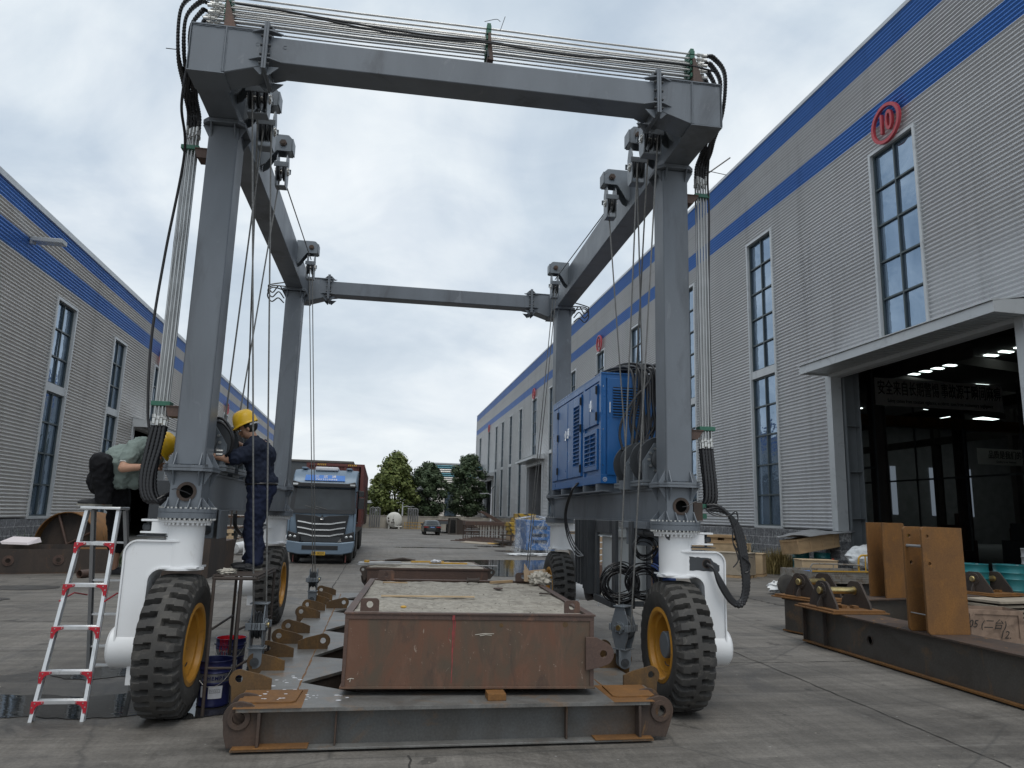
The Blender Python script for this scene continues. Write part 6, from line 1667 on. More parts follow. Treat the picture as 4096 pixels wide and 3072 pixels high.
mb = MB(); mb.cyl((1.14, 9.16, 1.0), (1.27, 9.16, 1.0), 0.024, 14); mb.cyl((1.125, 9.16, 1.0), (1.145, 9.16, 1.0), 0.036, 6); mb.cyl((1.262, 9.16, 1.0), (1.28, 9.16, 1.0), 0.034, 14)
W.solo('bolt', mb, 'rust_dark', 'thick dark bolt lying near the back edge of the ballast box', 'bolt', (1.2, 9.16, 0.98))
mb = MB(); mb.lathe([(0, 0), (0.055, 0.0), (0.055, 0.010), (0.0, 0.012)], (1.41, 8.50, 0.968), (0, 0, 1), 16); W.solo('washer', mb, 'rust_brown', 'flat round rusty disc lying on the right half of the ballast box', 'washer', (1.41, 8.5, 0.968))
stick('scrap_iron', (1.78, 7.98), (1.90, 7.94), 0.05, 0.016, 'rust_dark', 'small dark scrap of iron near the right rim of the ballast box', 'scrap')
mb = MB(); mb.ell((0.27, 6.68, 0.985), 0.028, 0.018, 0.012); W.solo('paint_crumb', mb, 'yellow_rail', 'tiny yellow scrap of paper by the front edge of the ballast box', 'scrap', (0.27, 6.68, 0.97))
# crumpled rag and torn cardboard
def crumple(c, rx, ry, rz, seed, n=22, m_=14, k=2.6, amp=0.5):
    mb = MB(); mb.ell(c, rx, ry, rz, n, m_)
    o_ = Vector((seed*3.1, seed, 0)); out_ = []
    for v in mb.v:
        d = Vector(v)-Vector(c); q = Vector((d.x/rx, d.y/ry, d.z/rz))
        f_ = 1+amp*mn.noise(q*k+o_)+amp*0.6*mn.noise(q*k*2.3+o_)
        w_ = Vector(c)+d*f_; w_.z = max(w_.z, c[2]-rz*0.8); out_.append(tuple(w_))
    mb.v = out_; return mb
mb = crumple((2.02, 9.03, 1.035), 0.125, 0.12, 0.085, 3, 36, 22, 3.0, 0.55); W.solo('rag', mb, 'rag', 'crumpled off-white rag on the back right corner of the ballast box', 'rag', (2.02, 9.03, 0.97), smooth=60)
mb = MB()
mb.hexa([(1.88, 9.25, 0.98), (2.16, 9.28, 0.98), (2.20, 9.32, 1.0), (1.90, 9.31, 1.0), (1.86, 9.28, 1.10), (2.14, 9.30, 1.13), (2.15, 9.31, 1.14), (1.86, 9.29, 1.11)])
mb.hexa([(1.86, 9.24, 0.99), (1.90, 9.20, 0.99), (1.91, 9.21, 0.99), (1.87, 9.26, 0.99), (1.87, 9.30, 1.20), (1.93, 9.24, 1.10), (1.94, 9.25, 1.10), (1.88, 9.31, 1.20)])
W.solo('cardboard_scrap', mb, 'cardboard', 'torn brown cardboard standing up behind the rag on the ballast box', 'cardboard', (2.0, 9.27, 0.98))
mb = MB(); mb.box(0.96, 1.11, 6.13, 6.28, ZT+0.001, BZ0-0.001); W.solo('wood_block', mb, 'rust_orange', 'small orange-brown block wedged under the front edge of the ballast box', 'wedge', (1.03, 6.2, ZT), bevel=0.003)
# ---- second box further back
b2 = W.thing('ballast_box', 'low dark brown ballast box with yellow bars on top, behind the big one', 'ballast box', (0.95, 14.6, ZT))
mb = MB(); mb.box(-0.13, 2.09, 13.80, 13.83, ZT+0.002, 0.80); mb.box(-0.13, -0.10, 13.83, 15.9, ZT+0.002, 0.80); mb.box(2.06, 2.09, 13.83, 15.9, ZT+0.002, 0.80); mb.box(-0.13, 2.09, 15.9, 15.93, ZT+0.002, 0.80)
mb.box(-0.15, 2.11, 13.785, 13.795, 0.77, 0.805)
build('wall_plate', mb, 'rust_brown', b2, bevel=0.003)
mb = MB(); n = 20
for j in range(n+1):
    for i in range(n+1): mb.v.append((-0.1+2.16*i/n, 13.83+2.07*j/n, 0.785+0.02*mn.noise(Vector((i*0.7, j*0.7, 0)))))
for j in range(n):
    for i in range(n): a = j*(n+1)+i; mb.face((a, a+1, a+n+2, a+n+1))
build('concrete_fill', mb, 'gravel', b2, smooth=60)
for s, x in ((-1, -0.13), (1, 2.09)):
    zc = 0.74 if s > 0 else 0.765
    P_ = [(x, 0.83), (x, 0.62)] + ([(x-0.05, 0.55)] if s < 0 else [(x+0.05, 0.62)])
    for i in range(9): a = radians(-60+i*18); P_.append((x+s*(0.075+0.06*cos(a)), zc+0.06*sin(a)))
    mb = MB(); mb.prism(P_, 'y', 13.82, 13.85, holes=[circle(x+s*0.078, zc, 0.026, 16)]); build('lifting_ear', mb, 'rust_dark', b2, bevel=0.003)
mb = MB(); mb.prism([(-0.22, 0.55), (-0.13, 0.44), (-0.13, 0.62), (-0.24, 0.66)], 'y', 13.86, 13.89); build('lifting_ear', mb, 'rust_dark', b2)
def bar(name, a, b_, r, m, label, cat, n=8):
    mb = MB(); mb.tube([a, b_], r, n); W.solo(name, mb, m, label, cat, a)
stick('metal_strip', (-0.32, 14.0), (0.40, 14.3), 0.16, 0.012, 'galv', 'broad grey metal strip on the left end of the second ballast box', 'metal strip', z=0.835)
stick('metal_strip', (-0.30, 14.55), (0.5, 14.7), 0.20, 0.014, 'galv', 'second grey metal strip lying behind the broad one on the low box', 'metal strip', z=0.84)
bar('metal_tube', (-0.30, 14.05, 0.865), (2.30, 14.0, 0.845), 0.012, 'galv', 'long thin grey tube laid across the whole second ballast box', 'tube')
stick('yellow_bar', (0.70, 14.8), (1.35, 14.9), 0.10, 0.028, 'yellow_rail', 'left one of the flat yellow bars on the second ballast box', 'bar', z=0.84)
stick('yellow_bar', (1.05, 14.6), (1.78, 14.5), 0.08, 0.028, 'yellow_rail', 'right one of the flat yellow bars on the second ballast box', 'bar', z=0.835)
mb = crumple((1.16, 14.5, 0.885), 0.10, 0.07, 0.03, 5); W.solo('paper_bag', mb, 'label_white', 'small white crumpled paper bag on the second ballast box', 'bag', (1.16, 14.5, 0.85), smooth=60)
mb = MB()
for i in range(5): mb.tube([(0.20+0.05*i, 15.2+0.03*i, 0.84), (0.55+0.04*i, 15.25, 0.885-0.008*i), (0.80, 15.2, 0.85)], 0.022, 6)
W.solo('timber_scraps', mb, 'rust_dark', 'heap of dark timber scraps at the back of the second ballast box', 'timber', (0.5, 15.2, 0.8))
mb = MB(); mb.cyl((-0.15, 14.1, 0.85), (-0.15, 14.1, 0.915), 0.05, 14); W.solo('tape_roll', mb, 'yellow_rail', 'yellow roll of tape on the left end of the second ballast box', 'tape roll', (-0.15, 14.1, 0.85))

# ---- ladder
lt = GAN.thing('step_ladder', 'tall aluminium step ladder with red corner braces at the left', 'ladder', (-2.62, 7.3, 0))
def chan(mb, a, b_, w, d, side=1, t=0.003):
    """C-section rail from a to b: web width d along y, flanges w along x"""
    a, b_ = Vector(a), Vector(b_); dr = (b_-a).normalized()
    X = Vector((1, 0, 0)); X = (X-dr*X.dot(dr)).normalized(); Y = dr.cross(X).normalized()
    def slab(o, ex, ey):
        vs = [a+o, a+o+X*ex, a+o+X*ex+Y*ey, a+o+Y*ey, b_+o, b_+o+X*ex, b_+o+X*ex+Y*ey, b_+o+Y*ey]
        mb.hexa(vs)
    slab(X*0, side*t, d); slab(X*side*t, side*(w-t), side*0+t); slab(X*side*t+Y*(d-t), side*(w-t), t)
    for k in (0.35, 0.6): slab(X*(-side*0.0015)+Y*(d*k), side*0.0014, 0.006)
FLT, FRT, FLB, FRB = (-2.842, 7.235, 1.755), (-2.545, 7.235, 1.755), (-2.962, 6.955, 0.0), (-2.530, 6.955, 0.0)
for nm, a, b_, s in (('rail', FLB, FLT, 1), ('rail', FRB, FRT, -1)):
    mb = MB(); chan(mb, a, b_, 0.028, 0.055, s); mb.box(a[0]-0.002, a[0]+0.03 if s > 0 else a[0]+0.002, a[1]-0.03, a[1]+0.06, 0, 0.02) if False else None
    build('rail', mb, 'aluminium', lt)
RLT, RRT, RLB, RRB = (-2.848, 7.385, 1.745), (-2.540, 7.385, 1.745), (-2.945, 8.05, 0.0), (-2.52, 8.05, 0.0)
for a, b_, s in ((RLB, RLT, 1), (RRB, RRT, -1)):
    mb = MB(); chan(mb, a, b_, 0.030, 0.055, s); build('rear_leg', mb, 'galv', lt)
def lerp3(a, b_, t): return tuple(a[i]+(b_[i]-a[i])*t for i in range(3))
for z in (1.45, 1.09, 0.737, 0.38, 0.15):
    t_ = z/1.755; a = lerp3(FLB, FLT, t_); b_ = lerp3(FRB, FRT, t_)
    mb = MB(); mb.box(a[0]+0.004, b_[0]-0.004, a[1]-0.004, a[1]+0.075, z-0.014, z+0.014)
    for k in range(4): mb.box(a[0]+0.004, b_[0]-0.004, a[1]+0.004+0.018*k, a[1]+0.010+0.018*k, z+0.0145, z+0.017)
    st = build('step', mb, 'aluminium', lt, bevel=0.002)
    for x, s in ((a[0], 1), (b_[0], -1)):
        mb = MB(); P_ = [(x-s*0.008, z+0.010)]
        P_ += [(x+s*0.085, z+0.010), (x+s*0.088, z-0.006)]
        for i in range(7):
            an = radians(90+i*15); P_.append((x+s*(0.075+0.055*cos(an)), z-0.075+0.062*sin(an)))
        P_ += [(x+s*0.016, z-0.095), (x-s*0.006, z-0.095), (x-s*0.010, z-0.04)]
        tilt = (FLT[1]-FLB[1])/1.755
        mb.prism(P_, 'y', a[1]-0.014, a[1]-0.0045)
        co = build('corner_brace', mb, 'red_plastic', lt, bevel=0.002)
        mb = MB()
        for (dx, dz) in ((0.078, 0.002), (0.022, -0.004), (0.003, -0.035), (0.003, -0.085)): mb.cyl((x+s*dx, a[1]-0.0185, z+dz), (x+s*dx, a[1]-0.0142, z+dz), 0.0055, 8)
        build('rivet', mb, 'chrome', co)
for z in (1.45, 1.09, 0.76, 0.445, 0.255):
    t_ = z/1.745; a = lerp3(RLB, RLT, t_); b_ = lerp3(RRB, RRT, t_)
    mb = MB(); mb.box(a[0]+0.004, b_[0]-0.004, a[1]+0.01, a[1]+0.05, z-0.009, z+0.009); build('rear_rung', mb, 'aluminium', lt)
mb = MB(); mb.box(-2.868, -2.522, 7.19, 7.425, 1.757, 1.781); build('top_cap', mb, 'aluminium', lt, bevel=0.004)
for s, x in ((1, -2.90), (-1, -2.53)):
    mb = MB(); mb.tube([(x, 7.10, 0.96), (x+0.002, 7.38, 1.00), (x, 7.68, 0.95)], 0.007, 6); build('spreader_arm', mb, 'red_plastic', lt)

# ---- welded steel stand the second worker stands on
sd = GAN.thing('steel_stand', 'tall narrow rusty steel stand carrying the worker in navy', 'stand', (-1.43, 7.5, 0))
SX0, SX1, SY0, SY1 = -1.625, -1.25, 7.08, 8.05
mb = MB(); mb.box(SX0-0.01, SX1+0.01, SY0-0.01, SY1+0.01, 1.192, 1.200)
for k in range(8): mb.box(SX0-0.01, SX1+0.01, SY0+0.03+k*0.12, SY0+0.05+k*0.12, 1.2002, 1.203)
build('top_sheet', mb, 'rust_dark', sd)
mb = MB(); r = 0.0155
for (a, b_) in (((SX0, SY0), (SX1, SY0)), ((SX0, SY1), (SX1, SY1)), ((SX0, SY0), (SX0, SY1)), ((SX1, SY0), (SX1, SY1))): mb.tube([(*a, 1.172), (*b_, 1.172)], r, 10)
build('top_frame', mb, 'rust_dark', sd)
for x, y, dx in ((SX0+0.005, SY0, 0.045), (SX1-0.135, SY0+0.0, 0.04), (SX0+0.10, SY1-0.28, -0.02), (SX1, SY1, 0.0), (SX0, SY1, 0.0)):
    mb = MB(); mb.tube([(x, y, 1.17), (x+dx*0.2, y-0.0, 0)], 0.0145, 10); build('leg', mb, 'rust_dark', sd)
for (a, b_) in (((SX0+0.01, SY0, 0.40), (SX1-0.13, SY0, 0.40)), ((SX1-0.14, SY0, 0.72), (SX1+0.0, SY1, 0.72)), ((SX0+0.01, SY0, 0.72), (SX0, SY1, 0.72)), ((SX1-0.13, SY0, 0.40), (SX1, SY1, 0.40))):
    mb = MB(); mb.tube([a, b_], 0.011, 8); build('brace', mb, 'rust_dark', sd)
mb = crumple((-1.545, 7.20, 1.222), 0.075, 0.06, 0.028, 7, 30, 16, 3.0, 0.5); GAN.solo('rag', mb, 'rag', "off-white crumpled rag on the front left corner of the steel stand", 'rag', (-1.545, 7.2, 1.2), smooth=60)
mb = crumple((-1.46, 7.62, 1.222), 0.10, 0.08, 0.028, 8, 30, 16, 3.0, 0.5); GAN.solo('rag', mb, 'shoe_black', "dark grey rag by the worker's shoes on the steel stand", 'rag', (-1.46, 7.62, 1.2), smooth=60)

# ---- paint buckets
def bucket(x, y, label, top, drips):
    t = W.thing('paint_bucket', label, 'bucket', (x, y, 0.012), group='paint buckets beside the left wheel')
    H = 0.40; rb_, rt = 0.138, 0.156
    rr = lambda z: rb_+(rt-rb_)*z/H
    def band(z0_, z1_, m, nm, e=0.0):
        mb = MB(); mb.lathe([(rr(z0_)+e, z0_), (rr(z1_)+e, z1_)], (x, y, 0.012), (0, 0, 1), 48); return build(nm, mb, m, t, smooth=60)
    mb = MB(); mb.lathe([(0, 0), (rb_, 0), (rb_+0.004, 0.01), (rb_, 0.02), (rr(0.20), 0.20), (rr(0.21)+0.004, 0.205), (rr(0.21), 0.212), (rr(0.29), 0.29), (rr(0.29)+0.005, 0.296), (rr(0.3), 0.303), (rr(0.325), 0.325), (rr(0.33)+0.005, 0.331), (rr(0.33), 0.338), (rt, H-0.01), (rt+0.006, H-0.004), (rt+0.004, H), (rt-0.006, H-0.002), (rt-0.01, 0.33), (0, 0.33)], (x, y, 0.012), (0, 0, 1), 48)
    body = build('shell', mb, 'navy_bucket', t, smooth=50)
    band(0.215, 0.288, 'silver_bucket', 'silver_band', 0.001)
    mb = MB(); mb.lathe([(0, 0.345), (rt-0.011, 0.345)], (x, y, 0.012), (0, 0, 1), 32); build('paint_surface', mb, 'red_paint' if drips else 'navy_bucket', t)
    if drips:
        mb = MB(); mb.lathe([(rt-0.0062, H-0.002), (rt-0.0102, 0.345)], (x, y, 0.012), (0, 0, 1), 48); build('paint_coat', mb, 'red_paint', t)
        for k, (a, L_) in enumerate(((-112, .17), (-106, .12), (-100, .24), (-95, .09), (-88, .14), (-118, .07), (-70, .10), (-124, .13))):
            mb = MB(); an = radians(a); pts = [(x+(rr(H-q)+0.003)*cos(an+0.01*sin(q*40)), y+(rr(H-q)+0.003)*sin(an+0.01*sin(q*40)), 0.012+H-q) for q in [L_*j/8 for j in range(9)]]; mb.tube(pts, 0.004, 6, rs=[0.006]+[0.0035]*7+[0.005]); build('paint_drip', mb, 'red_paint', t)
    # wrapped label with the maker's lettering and ring mark
    def wrap(name, a0, a1, z0_, z1_, m):
        mb = MB(); n = 14
        for i in range(n+1):
            an = radians(a0+(a1-a0)*i/n)
            for z in (z0_, z1_): mb.v.append((x+(rr(z)+0.0025)*cos(an), y+(rr(z)+0.0025)*sin(an), 0.012+z))
        for i in range(n): mb.face((2*i, 2*i+2, 2*i+3, 2*i+1))
        return build(name, mb, m, t, smooth=60)
    wrap('paper_label', -128, -108, 0.085, 0.185, 'label_white'); wrap('paper_label', -98, -50, 0.075, 0.185, 'label_white')
    B = ORG[t.name]; word = "HEMPEL"
    for i, ch in enumerate(word):
        an = radians(-98+12.5*i); R_ = rr(0.25)+0.0032
        M_ = frame_m((x+R_*cos(an)-B.x, y+R_*sin(an)-B.y, 0.012+0.250-B.z), (-sin(an), cos(an), 0), (0, 0, 1))
        text_obj('lettering', ch, 0.046, 'navy_bucket', t, M_, 0.0008, bold=0.0012)
    mb = MB(); an0 = radians(-115); c0 = Vector((x+(rr(.25)+.0035)*cos(an0), y+(rr(.25)+.0035)*sin(an0), 0.262)); tx = Vector((-sin(an0), cos(an0), 0))
    pts = [c0+tx*0.021*cos(a)+Vector((0, 0, 0.021*sin(a))) for a in [2*pi*k/24 for k in range(25)]]; mb.tube(pts, 0.0035, 6, caps=False)
    mb.tube([c0-tx*0.006-Vector((0, 0, .009)), c0-tx*0.006+Vector((0, 0, .009))], 0.003, 6); build('ring_mark', mb, 'navy_bucket', t)
    for k in range(6):
        an = radians(-92+6.5*k); R_ = rr(0.13)+0.0032
        M_ = frame_m((x+R_*cos(an)-B.x, y+R_*sin(an)-B.y, 0.012+0.14-B.z), (-sin(an), cos(an), 0), (0, 0, 1))
        text_obj('fine_print', "IIIII\nIIII\nIIIII", 0.013, 'ink_black', t, M_, 0.0004)
    hz_ = 0.012+H-0.06; mb = MB(); pts = []
    for k in range(19):
        q = pi*k/18; an = radians(-180+15+ (150)*k/18 - 0)
        R_ = rt+0.010; pts.append((x+R_*cos(an), y+R_*sin(an), hz_-0.16*sin(q)))
    mb.tube(pts, 0.0028, 6); build('handle', mb, 'bolt', t, smooth=60)
    mb = MB()
    for k in (0, 18): mb.cyl((x+(rt-.004)*cos(radians(-165+150*k/18)), y+(rt-.004)*sin(radians(-165+150*k/18)), hz_), (x+(rt+.014)*cos(radians(-165+150*k/18)), y+(rt+.014)*sin(radians(-165+150*k/18)), hz_), 0.014, 10)
    build('handle_boss', mb, 'silver_bucket', t)
bucket(-1.405, 7.50, 'navy paint bucket, the nearer of the two beside the left wheel', 'navy', False)
bucket(-1.495, 8.70, 'paint bucket with red paint running down it, behind the navy one', 'red', True)

# ================================================================== RIGHT SIDE
def bearing(t, cx, cy, z0, ang, span=0.42, m='rust_dark'):
    """two A-shaped plates with a turned brass pin between them; ang = direction of the pin"""
    d = Vector((cos(ang), sin(ang), 0)); n_ = Vector((-d.y, d.x, 0)); o = Vector((cx, cy, z0))
    M_ = Matrix(((d.x, n_.x, 0, o.x), (d.y, n_.y, 0, o.y), (0, 0, 1, o.z), (0, 0, 0, 1)))
    mb = MB(); mb.box(-span/2-0.16, span/2+0.16, -0.46, 0.46, 0.0, 0.028, M=M_); mb.box(-span/2-0.20, span/2+0.20, -0.50, 0.50, -0.020, -0.001, M=M_)
    bp = build('base_plate', mb, 'rust_orange', t, bevel=0.002)
    for s in (-1, 1):
        mb = MB(); P_ = [(-0.35, 0.0285), (0.35, 0.0285), (0.33, 0.10), (0.14, 0.37), (0.09, 0.40), (-0.09, 0.40), (-0.14, 0.37), (-0.33, 0.10)]
        a, b_ = sorted((s*span/2, s*(span/2+0.035)))
        mb.prism([(q[0], q[1]) for q in P_], 'x', a, b_, M=M_)
        pl = build('bearing_plate', mb, m, t, bevel=0.003)
        mb = MB()
        mb.prism([(s*(span/2+0.035), 0.0285), (s*(span/2+0.13), 0.0285), (s*(span/2+0.12), 0.08), (s*(span/2+0.035), 0.22)], 'y', -0.012, 0.012, M=M_)
        build('gusset', mb, m, pl)
        mb = MB(); cc = M_ @ Vector((s*(span/2+0.035), 0, 0.265)); dd = d*s
        mb.lathe([(0.0, 0.015), (0.11, 0.015), (0.115, 0.0), (0.0, 0.0)], cc, dd, 28)
        for q in range(8): a_ = 2*pi*q/8; p = cc+n_*0.088*cos(a_)+Vector((0, 0, 0.088*sin(a_))); mb.cyl(p, p+dd*0.028, 0.010, 6)
        build('cover', mb, m, pl)
        mb = MB(); mb.lathe([(0.052, 0.015), (0.052, 0.05), (0.045, 0.058), (0.0, 0.058)], cc, dd, 24); build('pin_end', mb, 'brass', pl)
    mb = MB(); a = M_ @ Vector((-span/2, 0, 0.265)); mb.lathe([(0.058, 0), (0.058, 0.02), (0.050, 0.022), (0.050, span-0.02), (0.058, span-0.018), (0.058, span)], a, d, 32)
    build('pin', mb, 'brass', t)
    for x, y in ((-0.10, -0.20), (0.06, -0.24)):
        mb = MB(); mb.box(x, x+0.08, y, y+0.10, 0.0285, 0.07, M=M_); build('stop_block', mb, 'rust_orange', t)
def i_beam(t, o, ang, L, w, h, holes=(), ends=True):
    d = Vector((cos(ang), sin(ang), 0)); n_ = Vector((-d.y, d.x, 0))
    M_ = Matrix(((d.x, n_.x, 0, o[0]), (d.y, n_.y, 0, o[1]), (0, 0, 1, 0), (0, 0, 0, 1)))
    mb = MB(); mb.box(0, L, 0, w, h-0.022, h, M=M_); tf = build('top_flange', mb, 'rust_orange' if False else 'frame_rust', t, bevel=0.002)
    mb = MB(); mb.box(0, L, 0, w, 0.02, 0.045, M=M_); build('bottom_flange', mb, 'rust_orange', t, bevel=0.002)
    mb = MB(); mb.prism([(0.0, 0.045), (L, 0.045), (L, h-0.022), (0.0, h-0.022)], 'y', 0.06, 0.075, holes=[circle(q, h*0.52, 0.055, 20) for q in holes], M=M_)
    mb.prism([(0.0, 0.045), (L, 0.045), (L, h-0.022), (0.0, h-0.022)], 'y', w-0.075, w-0.06, M=M_)
    mb.box(0.0, 0.018, 0.0755, w-0.0755, 0.045, h-0.022, M=M_)
    build('web', mb, 'mill_steel', t)
    for q in (0.02, 0.55):
        mb = MB(); mb.box(q, q+0.018, 0.005, 0.0595, 0.0455, h-0.0225, M=M_); build('stiffener', mb, 'rust_dark', t)
    for q in holes:
        mb = MB(); mb.prism(circle(q, h*0.52, 0.062, 20), 'y', 0.050, 0.0595, holes=[circle(q, h*0.52, 0.052, 20)], M=M_); build('hole_ring', mb, 'rust_dark', t)
    return M_
def clevis(t, x0, x1, yy, z0, z1, M_=None, flip=1):
    for y in yy:
        r = 0.05; P_ = [(x1, z0), (x1-0.01, z1-0.005)]
        for i in range(5): a = radians(90+i*22.5); P_.append((x0+r+r*cos(a), z1-r+r*sin(a)))
        for i in range(5): a = radians(180+i*22.5); P_.append((x0+r+r*cos(a), z0+r+r*sin(a)))
        mb = MB(); mb.prism(P_, 'y', y, y+0.032, holes=[circle(x0+0.075, z1-0.115, 0.022, 16), circle(x0+0.085, z1-0.44, 0.022, 16)], M=M_)
        build('upright_plate', mb, 'rust_orange', t, bevel=0.003)
    mb = MB(); y0, y1 = min(yy)+0.033, max(yy)-0.001
    def P3(x, y, z): return (M_ @ Vector((x, y, z))) if M_ else Vector((x, y, z))
    mb.cyl(P3(x0+0.035, y0, z1-0.235), P3(x0+0.035, y1, z1-0.235), 0.018, 10); mb.cyl(P3(x0+0.03, y0, z0+0.22), P3(x0+0.03, y1, z0+0.22), 0.007, 8)
    build('spacer_rod', mb, 'galv', t)
# near beam: runs towards the camera along the yard
rb1 = W.thing('steel_girder', 'nearest steel girder at the right, with orange upright plates and a brass pin', 'girder', (6.85, 8.0, 0))
o1 = (6.56, 10.55)
H1 = 0.54
M1 = i_beam(rb1, (6.56, 10.70), radians(-90.6), 7.6, 0.60, H1, holes=(1.55, 5.2))
bearing(rb1, 6.88, 10.18, H1+0.022, radians(-0.6), 0.50)
clevis(rb1, 6.50, 7.07, (7.93, 8.24), H1+0.001, 1.80)
# far beam: lies across, end on to the near one
rb2 = W.thing('steel_girder', 'second steel girder lying crosswise behind the nearest one, brass pin bearing at each end', 'girder', (9.2, 11.9, 0))
a2 = radians(14.5)
M2 = i_beam(rb2, (6.97, 11.16), a2, 5.7, 0.57, 0.55, holes=(4.7,))
c_ = M2 @ Vector((0.42, 0.28, 0)); bearing(rb2, c_.x, c_.y, 0.572, a2+radians(0), 0.50)
c_ = M2 @ Vector((4.95, 0.28, 0)); bearing(rb2, c_.x, c_.y, 0.572, a2, 0.56)
mb = MB()
for (x0, x1, y) in ((1.86, 2.42, 0.10), (2.02, 2.42, 0.36)):
    pass
M3 = M2 @ Matrix.Rotation(-a2, 4, 'Z') if False else M2
for (x0, y) in ((1.95, 0.08), (1.95, 0.40)):
    r = 0.05; x1 = x0+0.56; z0, z1 = 0.551, 1.855; P_ = [(x0, z0), (x0, z1-0.005)]
    for i in range(5): a = radians(90-i*22.5); P_.append((x1-r+r*cos(a), z1-r+r*sin(a)))
    P_.append((x1, z0+0.05)); P_.append((x1-0.05, z0))
    mb = MB(); mb.prism(P_, 'y', y, y+0.03, M=M2); build('upright_plate', mb, 'rust_orange', rb2, bevel=0.003)
# open wooden crate with handwriting
def crate(name, label, x, y, ang, L, D_, H, z0=0.0, m='wood', lid=True, battens=3, tilt=None, pallet=False, group=None):
    t = W.thing(name, label, 'crate', (x, y, z0), group=group)
    M_ = Matrix.Translation((x, y, z0)) @ Matrix.Rotation(ang, 4, 'Z') @ (tilt or Matrix.Identity(4))
    mb = MB(); s = 0.014; zb = 0.09 if pallet else 0.0
    mb.box(-L/2, L/2, -D_/2, -D_/2+s, zb, H, M=M_); mb.box(-L/2, L/2, D_/2-s, D_/2, zb, H, M=M_); mb.box(-L/2, -L/2+s, -D_/2+s, D_/2-s, zb, H, M=M_); mb.box(L/2-s, L/2, -D_/2+s, D_/2-s, zb, H, M=M_); mb.box(-L/2+s, L/2-s, -D_/2+s, D_/2-s, zb, zb+s, M=M_)
    build('panel', mb, m, t)
    if battens:
        for i in range(battens):
            xx = -L/2+(L-0.07)*i/(battens-1); mb = MB()
            mb.box(xx, xx+0.07, -D_/2-0.020, -D_/2-0.0005, zb, H, M=M_); mb.box(xx, xx+0.07, D_/2+0.0005, D_/2+0.02, zb, H, M=M_); build('batten', mb, m, t)
        for zz in (zb, H-0.07):
            mb = MB()
            for i in range(battens-1):
                xa = -L/2+(L-0.07)*i/(battens-1)+0.0705; xb = -L/2+(L-0.07)*(i+1)/(battens-1)-0.0005; mb.box(xa, xb, -D_/2-0.018, -D_/2-0.0005, zz, zz+0.07, M=M_)
            build('batten', mb, m, t)
            mb = MB(); mb.box(-L/2-0.018, -L/2-0.0005, -D_/2, D_/2, zz, zz+0.07, M=M_); build('batten', mb, m, t)
    if lid:
        mb = MB(); mb.box(-L/2-0.02, L/2+0.02, -D_/2-0.02, D_/2+0.02, H+0.0005, H+0.018, M=M_); build('lid', mb, m, t)
    if pallet:
        for yy in (-D_/2, -0.05, D_/2-0.10):
            mb = MB(); mb.box(-L/2-0.02, L/2+0.02, yy, yy+0.10, 0.0, 0.075, M=M_); build('pallet_runner', mb, 'wood', t)
    return t, M_
ct, Mc = crate('wooden_crate', 'open shallow pinkish wooden crate with black handwriting behind the near girder', 9.72, 11.02, radians(-20), 1.5, 0.62, 0.50, m='crate_brown', lid=False, battens=3)
B = ORG[ct.name]
for s_, px_, pz_ in (("/ 105 (二台)", 0.12, 0.27), ("12.", 0.45, 0.12)):
    p = Mc @ Vector((px_, -0.345, pz_)); rt_ = (Mc.to_3x3() @ Vector((1, 0, 0))); text_obj('handwriting', s_, 0.17, 'ink_black', ct, frame_m((p.x-B.x, p.y-B.y, p.z-B.z), rt_, (0, 0, 1)), 0.001, shear=0.35, sx=0.85)
# drums
def drum(x, y, z, label, m='teal_paint', r=0.275, h=0.83, open_=False, grp='green oil drums'):
    t = W.thing('oil_drum', label, 'drum', (x, y, z), group=grp)
    pr = [(0, 0), (r, 0.0), (r+0.006, 0.012), (r, 0.025), (r, h*0.10)]
    for zz in (0.20, 0.36, 0.64, 0.80): pr += [(r, h*zz-0.02), (r+0.012, h*zz), (r, h*zz+0.02)]
    pr += [(r, h-0.02), (r+0.008, h-0.01), (r+0.006, h), (r-0.012, h), (r-0.014, h-0.02)]
    pr += [(0, h-0.02)]
    mb = MB(); mb.lathe(pr, (x, y, z), (0, 0, 1), 40); build('barrel', mb, m, t, smooth=40)
    mb = MB(); mb.cyl((x+0.15, y, z+h-0.02), (x+0.15, y, z+h-0.005), 0.03, 12); mb.cyl((x-0.16, y+0.05, z+h-0.02), (x-0.16, y+0.05, z+h-0.008), 0.018, 12); build('bung', mb, 'galv', t)
drum(14.55, 23.6, 0, 'green drum at the left carrying the tilted crate by the block plinth'); drum(15.1, 23.2, 0, 'green drum at the right end under the tilted crate')
drum(9.62, 10.45+2.0, 0.0, 'teal drum just right of the brass pin, beyond the crosswise girder', 'teal_light', 0.31, 1.20) if False else None
drum(11.62, 12.9, 0.36, 'teal drum behind the far bearing on the crosswise girder', 'teal_light', 0.30, 0.75, grp='teal drums on the plank pile')
drum(12.35, 12.7, 0.36, 'teal drum cut by the right edge of the picture', 'teal_light', 0.30, 0.75, grp='teal drums on the plank pile')
drum(13.9, 13.6, 0.5, 'pale open drum furthest right behind the teal drums', 'galv', 0.28, 0.9)
for k in range(7):
    mb = MB(); a_ = radians(-8+k*3); M_ = Matrix.Translation((12.0, 12.2, 0.0)) @ Matrix.Rotation(a_, 4, 'Z')
    mb.box(-1.2, 1.4, -0.5, 0.5, 0.08*k+0.01*(k > 0), 0.08*k+0.055, M=M_)
    W.solo('plank_layer', mb, 'ply_grey', 'grey planks piled under the teal drums, %s layer' % ['lowest', 'second', 'third', 'middle', 'fifth', 'sixth', 'topmost'][k], 'planks', (12.0, 12.2, 0.08*k), bevel=0.004)
